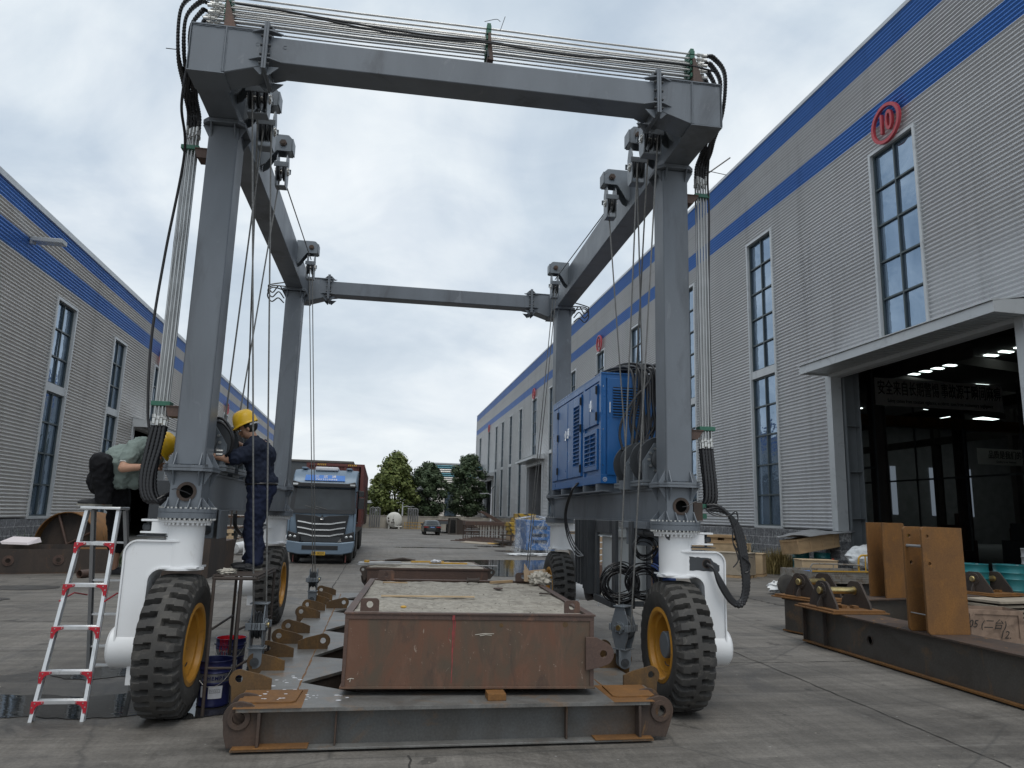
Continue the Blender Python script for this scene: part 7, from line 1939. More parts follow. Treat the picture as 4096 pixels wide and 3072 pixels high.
# wooden crates by the plinth
crate('wooden_crate', 'large pale plywood crate on a pallet, left of the small one by the plinth', 11.36, 23.35, radians(-45), 2.2, 0.85, 0.78, m='ply_grey', battens=0, pallet=True)
crate('wooden_crate', 'small pale plywood crate on its own pallet between big crate and grass', 12.85, 23.55, radians(-38), 0.50, 0.75, 0.74, m='ply', battens=0, pallet=True)
crate('wooden_crate', 'long low crate behind and above the large pale crate', 11.6, 25.2, radians(0), 3.4, 0.9, 1.02, m='ply', battens=0)
for k, zz in enumerate((1.035, 1.13, 1.225)):
    mb = MB()
    if k == 1:
        for i in range(6): mb.box(10.1+0.55*i, 10.4+0.55*i, 24.8, 25.5, zz, zz+0.09)
    else: mb.box(9.9, 13.1, 24.75, 25.6, zz, zz+0.09)
    W.solo('timber_layer', mb, 'wood', 'yellowish timbers stacked on the low crate, %s layer' % ['bottom', 'middle spacer', 'top'][k], 'timber', (11.5, 25.2, zz), bevel=0.004)
tl = Matrix.Rotation(radians(-9), 4, 'Y') @ Matrix.Rotation(radians(-4), 4, 'X')
crate('wooden_crate', 'tilted brown crate with battens balanced on top of two green drums', 14.85, 23.2, radians(6), 2.0, 0.9, 0.48, z0=0.92, m='wood', lid=False, battens=5, tilt=tl)
mb = MB(); n = 12
for j in range(n+1):
    for i in range(n+1):
        u = i/n-0.5; v = j/n-0.5
        mb.v.append((14.85+2.3*u, 23.2+1.2*v, 1.45+0.16*u+0.06*sin(u*5+v*3)+0.05*mn.noise(Vector((u*6, v*6, 0)))+0.25*max(0, 0.25-abs(u-0.05))))
for j in range(n):
    for i in range(n): a = j*(n+1)+i; mb.face((a, a+1, a+n+2, a+n+1))
o = W.solo('cover_sheet', mb, 'galv', 'crumpled grey sheet lying loose over the tilted crate', 'sheet', (14.85, 23.2, 1.45)); sm = o.modifiers.new('s', 'SOLIDIFY'); sm.thickness = 0.015
crate('wooden_crate', 'small crate with faint lettering on the cart behind the girders', 11.9, 18.6, radians(-12), 0.95, 0.6, 0.42, z0=0.40, m='ply', battens=0)
# cone
cn = W.thing('traffic_cone', 'red traffic cone with white band in front of the block plinth', 'cone', (14.9, 22.3, 0.23))
mb = MB(); mb.lathe([(0.13, 0), (0.035, 0.42), (0, 0.42)], (14.9, 22.3, 0.26), (0, 0, 1), 20); mb.box(14.73, 15.07, 22.13, 22.47, 0.23, 0.26); build('body', mb, 'cone_red', cn)
mb = MB(); mb.lathe([(0.088, 0.19), (0.062, 0.31)], (14.9, 22.3, 0.262), (0, 0, 1), 20); build('band', mb, 'ink_white', cn)
mb = MB(); mb.box(14.5, 15.3, 21.9, 22.7, 0, 0.229); W.solo('concrete_block', mb, 'wall_concrete', 'low grey block under the traffic cone', 'block', (14.9, 22.3, 0), bevel=0.01)
# tricycle cart
kt = W.thing('cargo_cart', 'flatbed tricycle cart with grey box and yellow tubular rails behind the girders', 'cart', (11.6, 17.3, 0))
mb = MB(); mb.box(10.6, 12.62, 16.75, 18.2, 0.36, 0.40)
for (a, b_, c_, d_) in ((10.6, 12.62, 16.75, 16.78), (10.6, 12.62, 18.17, 18.2), (10.6, 10.63, 16.78, 18.17), (12.59, 12.62, 16.78, 18.17)): mb.box(a, b_, c_, d_, 0.40, 0.64)
for k in range(4): mb.box(10.62, 12.60, 16.74, 16.7495, 0.42+0.055*k, 0.44+0.055*k)
build('load_bed', mb, 'cart_metal', kt)
mb = MB(); mb.tube(spline([(10.58, 16.76, 0.42), (10.58, 16.76, 0.72), (10.62, 16.76, 0.80), (10.72, 16.76, 0.83), (11.6, 16.76, 0.82), (12.0, 16.76, 0.80)], 5), 0.018, 8); mb.tube([(11.2, 16.76, 0.65), (11.2, 16.76, 0.82)], 0.012, 6)
build('rail', mb, 'cart_metal', kt)
mb = MB(); mb.tube(spline([(11.93, 16.8, 0.40), (11.93, 16.8, 0.90), (11.98, 16.8, 1.02), (12.10, 16.8, 1.05), (12.5, 16.8, 1.02), (12.62, 16.8, 0.95), (12.68, 16.8, 0.80), (12.70, 16.8, 0.10)], 5), 0.024, 8)
for x in (12.12, 12.36): mb.tube([(x, 16.8, 0.64), (x, 16.8, 1.03)], 0.016, 7)
mb.box(10.6, 12.62, 16.72, 16.745, 0.64, 0.67)
build('guard_frame', mb, 'yellow_rail', kt)
for x in (12.3,):
    for y in (16.9, 18.05):
        mb = MB(); mb.lathe([(0.0, -0.04), (0.20, -0.04), (0.24, -0.02), (0.24, 0.02), (0.20, 0.04), (0, 0.04)], (x, y, 0.24), (0, 1, 0), 24); build('wheel', mb, 'rubber', kt)
mb = MB(); mb.box(10.75, 11.5, 16.9, 17.8, 0.405, 0.60); build('toolbox', mb, 'banner_blue', kt, bevel=0.02); 
mb = MB(); mb.lathe([(0.0, -0.03), (0.22, -0.03), (0.26, -0.01), (0.26, 0.01), (0.22, 0.03), (0, 0.03)], (10.3, 17.4, 0.26), (0, 1, 0), 24); mb.tube([(10.3, 17.4, 0.26), (10.6, 17.4, 0.45)], 0.02, 6); build('front_wheel', mb, 'rubber', kt)
mb = crumple((15.1, 20.6, 0.80), 0.75, 0.6, 0.42, 11, 40, 24, 2.4, 0.22)
wb = W.solo('wrapped_bundle', mb, 'plastic_white', 'bulky bundle wrapped in pale green-white plastic beside the workshop door', 'bundle', (15.1, 20.6, 0), smooth=60)
mb = MB(); mb.box(14.5, 15.5, 20.2, 21.0, 0.0, 0.42); W.solo('support_trestle', mb, 'rust_dark', 'dark trestle under the wrapped bundle beside the workshop door', 'trestle', (15, 20.6, 0))
mb = crumple((10.3, 17.7, 0.16), 0.28, 0.2, 0.15, 13, 30, 18, 3, 0.6); W.solo('plastic_bag', mb, 'plastic_white', 'white plastic bag on the ground beyond the bearing of the crosswise girder', 'bag', (10.3, 17.7, 0), smooth=60)
mb = crumple((10.95, 10.2, 0.30), 0.35, 0.3, 0.12, 14, 30, 18, 3, 0.4); W.solo('plastic_bag', mb, 'plastic_white', 'clear plastic heap right of the open crate at the picture edge', 'bag', (10.95, 10.2, 0.1), smooth=60)
mb = MB()
for k in range(8): mb.tube([(10.9+0.22*cos(a)+0.02*k, 10.1+0.22*sin(a), 0.03+0.018*k) for a in [2*pi*j/20 for j in range(21)]], 0.012, 6)
W.solo('cable_coil', mb, 'hose_black', 'black coil of cable on the ground right of the open crate', 'cable coil', (10.9, 10.1, 0))
# grass along the plinth
def grass(name, cx, cy, w, d, h, n, m, label, seed, z0=0.0):
    rg = random.Random(seed); mb = MB()
    for i in range(n):
        x = cx+rg.gauss(0, 0.33)*w; y = cy+rg.gauss(0, 0.33)*d; hh = h*rg.uniform(0.4, 1.1)*max(0.3, 1-abs(x-cx)/w); a = rg.uniform(0, 2*pi); bd = rg.uniform(0.1, 0.6)*hh
        p = Vector((x, y, z0)); q = p+Vector((cos(a)*bd*0.4, sin(a)*bd*0.4, hh*0.6)); r_ = p+Vector((cos(a)*bd, sin(a)*bd, hh)); s_ = Vector((-sin(a), cos(a), 0))*0.014
        mb.add([p-s_, p+s_, q+s_*0.8, q-s_*0.8, r_], [(0, 1, 2, 3), (3, 2, 4)])
    return W.solo(name, mb, m, label, 'grass', (cx, cy, z0), kind='stuff', smooth=0)
grass('dry_grass', 14.4, 24.9, 1.7, 0.8, 0.95, 1500, 'grass_dry', 'tall dry grass between the crates and the green drums', 1)
grass('dry_grass', 13.2, 25.3, 1.0, 0.6, 1.35, 600, 'weed_green', 'greenish weeds growing against the block plinth behind the small crate', 2)
grass('dry_grass', 9.2, 26.0, 1.4, 0.5, 1.7, 500, 'grass_dry', 'dry grass tuft behind the right wheel column', 3)
grass('weeds', -9.4, 22.4, 0.6, 0.4, 1.05, 500, 'weed_green', 'green weeds growing left of the big rusty ring', 4)
grass('weeds', -7.6, 22.8, 0.9, 0.5, 1.1, 500, 'weed_green', 'green weeds seen through the big rusty ring', 5)
# debris on the ground to the right
mb = MB(); mb.box(9.3, 9.5, 7.95, 8.05, 0.0, 0.02); W.solo('scrap', mb, 'rust_brown', 'tiny scrap on the bare concrete at the lower right', 'scrap', (9.4, 8, 0)) if False else None
mb = MB(); mb.box(6.0, 6.04, 6.02, 6.10, 0.0, 0.012); W.solo('scrap', mb, 'rust_brown', 'tiny brown scrap on the concrete near the lower right corner', 'scrap', (6.02, 6.05, 0))
# ================================================================== LEFT SIDE, BACKGROUND
# ---- left: long dark beam with flanged holes, rusty ring, odds and ends
lbm = W.thing('steel_girder', 'dark steel girder with two flanged holes lying across the left side', 'girder', (-8.3, 21.2, 0))
ang = radians(16.5); O = Vector((-11.6, 20.25, 0))
Ml = Matrix(((cos(ang), -sin(ang), 0, O.x), (sin(ang), cos(ang), 0, O.y), (0, 0, 1, 0), (0, 0, 0, 1)))
mb = MB(); mb.prism([(0, 0.03), (4.9, 0.03), (4.9, 0.55), (4.72, 0.62), (0, 0.62)], 'y', 0, 0.02, M=Ml, holes=[circle(2.50, 0.33, 0.065, 20), circle(3.60, 0.345, 0.065, 20)])
mb.box(0, 4.9, 0.55, 0.57, 0.03, 0.72, M=Ml); mb.box(4.88, 4.9, 0.02, 0.55, 0.03, 0.55, M=Ml); build('web', mb, 'rust_dark', lbm)
mb = MB(); mb.box(0, 4.9, -0.02, 0.60, 0.0, 0.028, M=Ml); build('bottom_flange', mb, 'frame_rust', lbm)
for x in (0.4, 1.9, 3.1, 4.3):
    mb = MB(); mb.box(x, x+0.02, 0.022, 0.548, 0.03, 0.60, M=Ml); build('stiffener', mb, 'rust_dark', lbm)
mb = MB(); mb.box(0, 2.0, 0.0, 0.55, 0.6205, 0.64, M=Ml); mb.box(4.0, 4.72, 0.0, 0.55, 0.6205, 0.64, M=Ml); build('cover_plate', mb, 'rust_orange', lbm)
for x, z in ((2.50, 0.33), (3.60, 0.345)):
    mb = MB(); mb.prism(circle(x, z, 0.13, 28), 'y', -0.02, -0.001, M=Ml, holes=[circle(x, z, 0.066, 28)]); mb.prism(circle(x, z, 0.08, 28), 'y', -0.035, -0.0205, M=Ml, holes=[circle(x, z, 0.06, 28)]); build('hole_flange', mb, 'rust_brown', lbm)
mb = MB(); c_ = Ml @ Vector((2.6, 0.6, 0)); 
rg_ = W.thing('steel_ring', 'huge rusty cylindrical shell lying on its side with crossed braces inside', 'steel shell', (-8.55, 23.2, 0))
C0 = Vector((-8.45, 22.3, 0.66)); ax = Vector((0.22, 0.97, 0))
mb = MB(); mb.lathe([(0.90, 0), (0.90, 1.35), (0.875, 1.35), (0.875, 0)], C0+Vector((0, 0, 0.02)), ax, 56, closed=True); build('shell', mb, 'rust_orange', rg_, smooth=50)
side = ax.normalized().cross(Vector((0, 0, 1))).normalized()
for a in (28, 112):
    d = side*cos(radians(a))+Vector((0, 0, sin(radians(a)))); cc = C0+Vector((0, 0, 0.02))+ax.normalized()*0.10
    mb = MB(); mb.tube([cc-d*0.87, cc+d*0.05, cc+d*0.87], 0.035, 8); build('brace', mb, 'rust_brown', rg_)
mb = MB(); mb.lathe([(0, 0), (0.874, 0)], C0+Vector((0, 0, 0.02))+ax.normalized()*0.22, ax, 40); build('shade_disc', mb, 'rust_dark', rg_)  # dark disc added near the mouth to stand for the shaded interior
mb = MB(); mb.hexa([(-9.4, 20.95, 0.74), (-8.85, 21.1, 0.72), (-8.7, 21.5, 0.78), (-9.3, 21.35, 0.80), (-9.45, 20.95, 0.80), (-8.9, 21.1, 0.78), (-8.75, 21.5, 0.90), (-9.33, 21.35, 0.92)])
W.solo('foam_slab', mb, 'foam_white', 'pinkish-white foam slab lying on the left girder', 'foam slab', (-9.1, 21.2, 0.74))
mb = MB(); mb.lathe([(0.10, 0), (0.10, 0.35), (0.085, 0.35), (0.085, 0)], (-7.15, 20.0, 0.10), (0.5, 0.85, 0), 24, closed=True); W.solo('pipe_offcut', mb, 'rust_brown', 'short rusty pipe offcut on the ground seen through the ladder', 'pipe', (-7.15, 20, 0), smooth=50)
mb = MB(); mb.box(-5.2, -4.25, 20.3, 22.6, 0.0, 1.16); 
w_ = W.thing('steel_box', 'dark rusty open steel box behind the left front fork column', 'steel box', (-4.7, 21.3, 0))
mb = MB(); mb.box(-5.35, -4.22, 20.30, 20.33, 0, 1.14); mb.box(-4.25, -4.22, 20.33, 22.3, 0, 1.14); mb.box(-5.35, -5.32, 20.33, 22.3, 0, 1.14); mb.box(-5.32, -4.25, 22.27, 22.3, 0, 1.14); mb.box(-5.31, -4.26, 20.34, 22.26, 0.7, 0.72); build('plate', mb, 'rust_dark', w_, bevel=0.004)
mb = MB(); mb.hexa([(-5.36, 20.29, 1.141), (-4.20, 20.29, 1.141), (-4.45, 22.32, 1.141), (-5.36, 22.32, 1.141), (-5.36, 20.29, 1.16), (-4.20, 20.29, 1.16), (-4.45, 22.32, 1.16), (-5.36, 22.32, 1.16)]); build('lid', mb, 'lug_rust', w_)
mb = MB(); mb.box(-5.0, -4.35, 22.9, 24.4, 0.0, 0.85); W.solo('steel_box', mb, 'frame_rust', 'smaller rusty box with orange top between the dark box and the pallet', 'steel box', (-4.7, 23.6, 0), bevel=0.01)
# leaning pallet
pl_ = W.thing('wooden_pallet', 'pale wooden pallet standing on edge behind the stand', 'pallet', (-4.78, 24.6, 0))
Mp = Matrix.Translation((-5.0, 24.5, 0)) @ Matrix.Rotation(radians(40), 4, 'Z') @ Matrix.Rotation(radians(-8), 4, 'X')
for k in range(6):
    mb = MB(); mb.box(0, 0.72, 0, 0.02, 0.02+0.20*k, 0.13+0.20*k, M=Mp); build('slat', mb, 'ply', pl_)
for x in (0.08, 0.33, 0.58):
    mb = MB(); mb.box(x, x+0.08, 0.021, 0.11, 0.0, 1.15, M=Mp); build('stringer', mb, 'ply', pl_)
# black bin, wrapped rolls, racks
bn_ = W.thing('waste_bin', 'black plastic wheeled bin behind the standing pallet', 'bin', (-5.05, 26.6, 0))
mb = MB(); mb.hexa([(-5.3, 26.3, 0.08), (-4.85, 26.3, 0.08), (-4.85, 26.9, 0.08), (-5.3, 26.9, 0.08), (-5.42, 26.2, 1.0), (-4.72, 26.2, 1.0), (-4.72, 27.0, 1.0), (-5.42, 27.0, 1.0)]); mb.box(-5.46, -4.68, 26.15, 27.05, 1.0005, 1.07); build('body', mb, 'bin_black', bn_, bevel=0.02)
mb = MB(); mb.cyl((-5.3, 26.3, 0.08), (-5.22, 26.3, 0.08), 0.08, 14); mb.cyl((-4.93, 26.3, 0.08), (-4.85, 26.3, 0.08), 0.08, 14); build('wheel', mb, 'black_plastic', bn_)
for k, (x, y) in enumerate(((-5.45, 30.6), (-5.05, 30.9))):
    mb = MB(); mb.lathe([(0, 0), (0.20, 0.02), (0.22, 0.10), (0.22, 2.4), (0.2, 2.5), (0, 2.5)], (x, y, 0.24), (0.55, 0.83, 0.12), 22); W.solo('wrapped_roll', mb, 'plastic_white', ['left', 'right'][k]+' roll wrapped in white plastic beyond the stand', 'roll', (x, y, 0), group='plastic wrapped rolls', smooth=50)
mb = crumple((-6.3, 28.2, 1.0), 0.75, 0.5, 0.35, 15, 36, 20, 2.5, 0.4); W.solo('plastic_heap', mb, 'plastic_white', 'heap of white plastic film above the steel box', 'plastic film', (-6.3, 28.2, 0), smooth=60)
mb = MB(); mb.box(-6.9, -5.8, 27.8, 28.6, 0, 0.72); W.solo('steel_box', mb, 'rust_dark', 'dark box under the heap of plastic film', 'steel box', (-6.3, 28.2, 0))
for r_, (x0, x1, y, lb_) in enumerate(((-7.8, -5.9, 31.8, 'near'), (-8.2, -5.6, 34.2, 'far'))):
    rk = W.thing('steel_rack', '%s steel storage rack with thin bars, left of the lorry' % lb_, 'rack', ((x0+x1)/2, y, 0), group='steel racks left of the lorry')
    for x in (x0, (x0+x1)/2, x1):
        for yy in (y, y+1.0):
            mb = MB(); mb.box(x-0.03, x+0.03, yy-0.03, yy+0.03, 0, 2.0); build('post', mb, 'rust_dark', rk)
    for z in (0.5, 0.95, 1.4, 1.85):
        mb = MB(); mb.box(x0-0.2, x1+0.2, y-0.04, y-0.031, z, z+0.05); mb.box(x0-0.2, x1+0.2, y+1.031, y+1.04, z, z+0.05); build('shelf_bar', mb, 'rust_brown', rk)
        for k in range(5):
            mb = MB(); mb.tube([(x0-0.4, y+0.15+0.18*k, z+0.08), (x1+0.3, y+0.15+0.18*k, z+0.08)], 0.022, 6); build('stored_bar', mb, 'galv' if (k+r_) % 2 else 'rust_orange', rk)
# ---- lorry
tk = W.thing('container_lorry', 'pale blue tractor lorry with black grille facing the camera on the left', 'lorry', (-1.88, 28, 0))
TX0, TX1, TY = -3.01, -0.75, 26.2; TC = (TX0+TX1)/2
def T(x0, x1, y0, y1, z0, z1, nm, m, bv=0.02, par=None):
    mb = MB(); mb.box(x0, x1, TY+y0, TY+y1, z0, z1); return build(nm, mb, m, par or tk, bevel=bv)
mb = MB()
prof = [(0.02, 0.95), (0.0, 1.20), (0.03, 1.80), (0.16, 2.58), (0.22, 2.80), (0.42, 3.05), (0.75, 3.22), (2.0, 3.30), (2.1, 1.0)]
mb.prism([(TY+a, z) for a, z in prof], 'x', TX0+0.03, TX1-0.03)
cabt = build('cab', mb, 'truck_paint', tk, bevel=0.05)
mb = MB()     # bumper
mb.prism([(TX0-0.01, 0.62), (TX0+0.04, 0.40), (TX0+0.42, 0.32), (TX1-0.42, 0.32), (TX1-0.04, 0.40), (TX1+0.01, 0.62), (TX1+0.0, 0.78), (TX1-0.50, 0.72), (TX0+0.50, 0.72), (TX0, 0.78)], 'y', TY-0.16, TY+0.5)
bp = build('bumper', mb, 'truck_paint', tk, bevel=0.03)
T(TC-0.60, TC+0.60, -0.175, -0.16, 0.48, 0.62, 'lower_grille', 'truck_black', 0.005, bp)
mb = MB(); mb.prism([(TC-0.90, 1.66), (TC-0.22, 1.62), (TC, 1.56), (TC+0.22, 1.62), (TC+0.90, 1.66), (TC+0.80, 1.02), (TC+0.55, 0.72), (TC-0.55, 0.72), (TC-0.80, 1.02)], 'y', TY-0.06, TY+0.1); gr_ = build('grille', mb, 'truck_black', tk, bevel=0.01)
for k, (z, w_) in enumerate(((1.42, 0.80), (1.22, 0.80), (1.02, 0.76))):
    mb = MB(); a_ = [(-w_, z+0.03), (-w_+0.22, z-0.0), (-0.30, z-0.055), (0.30, z-0.055), (w_-0.22, z), (w_, z+0.03)]
    mb.prism([(TC+x, zz) for x, zz in a_]+[(TC+x, zz-0.042) for x, zz in reversed(a_)], 'y', TY-0.10, TY-0.062); build('chrome_bar', mb, 'chrome', gr_)
for k in range(5):
    mb = MB(); mb.box(TC-0.66, TC+0.66, TY-0.072, TY-0.0605, 0.76+0.035*k, 0.775+0.035*k); build('grille_slat', mb, 'panel_dark', gr_)
mb = MB(); mb.prism([(TC-0.0, 1.66), (TC-0.075, 1.52), (TC-0.035, 1.42), (TC+0.035, 1.42), (TC+0.075, 1.52)], 'y', TY-0.12, TY-0.062); em = build('emblem', mb, 'truck_black', gr_, bevel=0.004)
mb = MB(); mb.tube([(TC-0.05, TY-0.125, 1.50), (TC, TY-0.125, 1.62), (TC+0.05, TY-0.125, 1.50), (TC-0.05, TY-0.125, 1.50)], 0.008, 6); mb.tube([(TC-0.025, TY-0.125, 1.50), (TC, TY-0.125, 1.56), (TC+0.025, TY-0.125, 1.50)], 0.006, 6); build('emblem_line', mb, 'chrome', em)
mb = MB(); mb.prism([(TX0+0.16, 1.84), (TX1-0.16, 1.84), (TX1-0.21, 2.56), (TX0+0.21, 2.56)], 'y', 0, 0.02)
def slope(v): return (v[0], TY-0.03+(v[2]-1.80)*0.167+v[1], v[2])
mb.v = [slope(v) for v in mb.v]; ws = build('windscreen', mb, 'windscreen', tk)
mb = MB()
for pts in ([(TX0+0.04, 1.70), (TX1-0.04, 1.70), (TX1-0.16, 1.838), (TX0+0.16, 1.838)], [(TX0+0.02, 1.72), (TX0+0.16, 1.84), (TX0+0.21, 2.60), (TX0+0.08, 2.62)], [(TX1-0.16, 1.84), (TX1-0.02, 1.72), (TX1-0.08, 2.62), (TX1-0.21, 2.60)]):
    n0 = len(mb.v); mb.prism(pts, 'y', -0.005, 0.02); mb.v = mb.v[:n0]+[slope(v) for v in mb.v[n0:]]
build('screen_surround', mb, 'truck_black', tk)
mb = MB(); mb.prism([(TX0+0.03, 2.60), (TX1-0.03, 2.60), (TX1-0.08, 2.80), (TX1-0.35, 2.74), (TX0+0.35, 2.74), (TX0+0.08, 2.80)], 'y', TY-0.10, TY+0.15); sv = build('sun_visor', mb, 'truck_black', tk, bevel=0.02)
mb = MB(); mb.box(TX0+0.08, TX0+0.25, TY-0.11, TY-0.101, 2.66, 2.72); mb.box(TX1-0.25, TX1-0.08, TY-0.11, TY-0.101, 2.66, 2.72); build('marker_lamp', mb, 'light_glass', sv)
mb = MB()
for s in (-1, 1): mb.tube([(TC+s*0.15-0.5*(s < 0)*0, TY-0.05, 1.83), (TC+s*0.15-0.45, TY-0.0, 1.95)], 0.010, 6)
build('wiper', mb, 'truck_black', tk)
mb = MB()
rgd = random.Random(3)
for k in range(14):
    x = TX0+0.25+k*0.13; mb.box(x, x+rgd.uniform(0.04, 0.12), TY+0.10, TY+0.2, 1.86, 1.90+rgd.uniform(0, 0.06))
build('dashboard_items', mb, 'label_white', tk)
for s, xa in ((-1, TX0), (1, TX1)):
    X = lambda q: xa-s*q
    mb = MB(); P_ = [(X(0.02), 1.10), (X(0.42), 0.98), (X(0.46), 0.80), (X(0.30), 0.60), (X(0.06), 0.62)]
    mb.prism(P_, 'y', TY-0.13, TY+0.1); hl = build('headlight', mb, 'truck_black', tk, bevel=0.01)
    for q, z in ((0.12, 0.93), (0.27, 0.91)):
        mb = MB(); mb.ell((X(q), TY-0.135, z), 0.055, 0.02, 0.04); build('lens', mb, 'light_glass', hl)
    mb = MB(); mb.box(*(sorted((X(0.16), X(0.05)))), TY-0.14, TY-0.131, 0.68, 0.72); build('fog_lamp', mb, 'light_glass', hl)
    mb = MB(); mb.box(*(sorted((X(-0.06), X(-0.26)))), TY-0.05, TY+0.15, 1.88, 2.26); mb.box(*(sorted((X(-0.06), X(-0.24)))), TY-0.05, TY+0.12, 2.30, 2.50); mb.tube([(X(0.05), TY+0.1, 2.45), (X(-0.10), TY+0.05, 2.52)], 0.02, 6); build('mirror', mb, 'truck_black', tk, bevel=0.03)
    mb = MB(); mb.prism([(X(0.0), 0.80), (X(0.06), 1.15), (X(0.05), 1.70), (X(-0.005), 1.70), (X(-0.01), 0.8)], 'y', TY-0.04, TY+0.3); build('corner_panel', mb, 'truck_paint', tk, bevel=0.01)
    for yy in (TY+1.0,):
        mb = MB(); mb.lathe([(0.0, -0.16), (0.42, -0.16), (0.50, -0.12), (0.50, 0.12), (0.42, 0.16), (0.30, 0.16), (0.26, 0.05), (0, 0.05)], (xa-s*0.22, yy, 0.50), (s, 0, 0), 36); wl = build('wheel', mb, 'rubber', tk, smooth=40)
    mb = MB(); mb.box(*(sorted((X(0.24), X(0.275)))), TY-0.03, TY-0.02, 0.06, 0.30); build('warning_strip', mb, 'container_red', tk)
mb = MB(); mb.box(TC-0.25, TC+0.19, TY-0.19, TY-0.176, 0.30, 0.42); np_ = build('number_plate', mb, 'plate_yellow', tk, bevel=0.004)
B = ORG[tk.name]
text_obj('plate_number', "鲁·38200", 0.115, 'ink_black', np_, frame_m((TC-0.03-B.x, TY-0.192-B.y, 0.36-B.z), (1, 0, 0), (0, 0, 1)), 0.002, sx=0.85)
mb = MB(); mb.prism([(TC-0.70, 2.83), (TC+0.68, 2.83), (TC+0.66, 3.03), (TC-0.68, 3.03)], 'y', 0, 0.01)
mb.v = [(v[0], TY+0.20+(v[2]-2.80)*0.80+v[1]-0.03, v[2]) for v in mb.v]; bnr = build('name_banner', mb, 'banner_blue', tk)
up_ = Vector((0, 0.80, 1)).normalized()
text_obj('lettering', "三   运   通", 0.13, 'ink_white', bnr, frame_m((TC-B.x, TY+0.20+0.17*0.80-0.036-B.y, 2.975-B.z), (1, 0, 0), up_), 0.002, sx=1.2)
text_obj('lettering', "17853029898", 0.10, 'ink_white', bnr, frame_m((TC-B.x, TY+0.20+0.07*0.80-0.036-B.y, 2.872-B.z), (1, 0, 0), up_), 0.002, sx=1.2, spacing=1.25)
text_obj('lettering', "HOWO", 0.075, 'ink_white', tk, frame_m((TC+0.66-B.x, TY-0.012-B.y, 1.72-B.z), (1, 0, 0), (0, 0, 1)), 0.003, bold=0.003, sx=1.1)
T(TC-0.40, TC+0.40, 0.62, 1.5, 3.20, 3.34, 'roof_air_unit', 'label_white', 0.04)
T(TX0+0.25, TX0+0.45, 0.7, 2.05, 3.25, 3.32, 'roof_spoiler', 'truck_paint', 0.02); T(TX1-0.45, TX1-0.25, 0.7, 2.05, 3.25, 3.32, 'roof_spoiler', 'truck_paint', 0.02)
mb = MB(); mb.box(TX1-0.031, TX1-0.02, TY+0.5, TY+1.4, 1.9, 2.5); build('side_window', mb, 'glass_dark', tk)
mb = MB(); mb.box(TX1-0.18, TX1+0.02, TY+1.6, TY+2.9, 0.35, 1.0); mb.box(TX1-0.5, TX1-0.03, TY+2.3, TY+14.6, 0.95, 1.2); mb.box(TX0+0.03, TX0+0.5, TY+2.3, TY+14.6, 0.95, 1.2); build('chassis', mb, 'truck_black', tk)
for yy in (3.4, 4.6, 10.5, 11.8, 13.1):
    for xw in (TX1-0.22, TX0+0.22):
        mb = MB(); mb.lathe([(0.0, -0.2), (0.44, -0.2), (0.49, -0.16), (0.49, 0.16), (0.44, 0.2), (0, 0.2)], (xw, TY+yy, 0.49), (1, 0, 0), 30); build('wheel', mb, 'rubber', tk, smooth=40)
cx = W.thing('shipping_container', 'dark red corrugated shipping container on the lorry trailer', 'container', (-1.85, 35, 1.21))
X0, X1, Y0, Y1, Z0, Z1 = -2.80, -0.62, 28.9, 40.6, 1.22, 3.60
mb = MB(); n = 42
def corr(u): return 0.03 if (u % 1) < 0.5 else 0.0
ptsL = []; k = 0
y = Y0+0.1
while y < Y1-0.1:
    for dy, o_ in ((0, 0.0), (0.07, 0.03), (0.14, 0.03), (0.21, 0.0)): ptsL.append((y+dy, o_))
    y += 0.28
prev = None
for (yy, o_) in ptsL:
    i = len(mb.v); mb.v += [(X1-o_, yy, Z0+0.1), (X1-o_, yy, Z1-0.08), (X0+o_, yy, Z0+0.1), (X0+o_, yy, Z1-0.08)]
    if prev is not None: mb.face((prev, prev+1, i+1, i)); mb.face((prev+2, prev+3, i+3, i+2))
    prev = i
x = X0+0.1; prev = None
while x < X1-0.25:
    for dx, o_ in ((0, 0.0), (0.07, 0.03), (0.14, 0.03), (0.21, 0.0)):
        i = len(mb.v); mb.v += [(x+dx, Y0+o_+0.02, Z0+0.1), (x+dx, Y0+o_+0.02, Z1-0.08)]
        if prev is not None: mb.face((prev, prev+1, i+1, i))
        prev = i
    x += 0.28
build('side_panel', mb, 'container_red', cx, smooth=20)
mb = MB()
for xx in (X0, X1-0.12):
    for yy in (Y0, Y1-0.12): mb.box(xx, xx+0.12, yy, yy+0.12, Z0, Z1)
for xx in (X0-0.005, X1-0.075):
    for zz in (Z0-0.004, Z1-0.076): mb.box(xx, xx+0.08, Y0+0.12, Y1-0.12, zz, zz+0.08)
for yy in (Y0-0.004, Y1-0.07):
    for zz in (Z0-0.002, Z1-0.10): mb.box(X0+0.12, X1-0.12, yy, yy+0.07, zz, zz+0.10)
build('corner_post', mb, 'container_red', cx)
mb = MB(); mb.box(X0+0.05, X1-0.05, Y0+0.1, Y1-0.1, Z1-0.05, Z1-0.03); mb.box(X0+0.05, X1-0.05, Y1-0.06, Y1-0.03, Z0, Z1-0.05); build('roof', mb, 'container_red', cx)
for xx in (X1-0.62, X0+0.40):
    for k in range(5):
        mb = MB(); mb.prism([(xx+0.07*k, Z1-0.085), (xx+0.035+0.07*k, Z1-0.085), (xx+0.055+0.07*k, Z1-0.02), (xx+0.02+0.07*k, Z1-0.02)], 'y', Y0-0.006, Y0-0.0045); build('hazard_stripe', mb, 'plate_yellow', cx)
mb = MB(); mb.box(X1+0.03, X1+0.10, 33.0, 33.5, 1.25, 2.9); mb.box(X1+0.03, X1+0.09, 36.5, 36.9, 1.25, 2.8); build('stake', mb, 'rust_dark', tk)

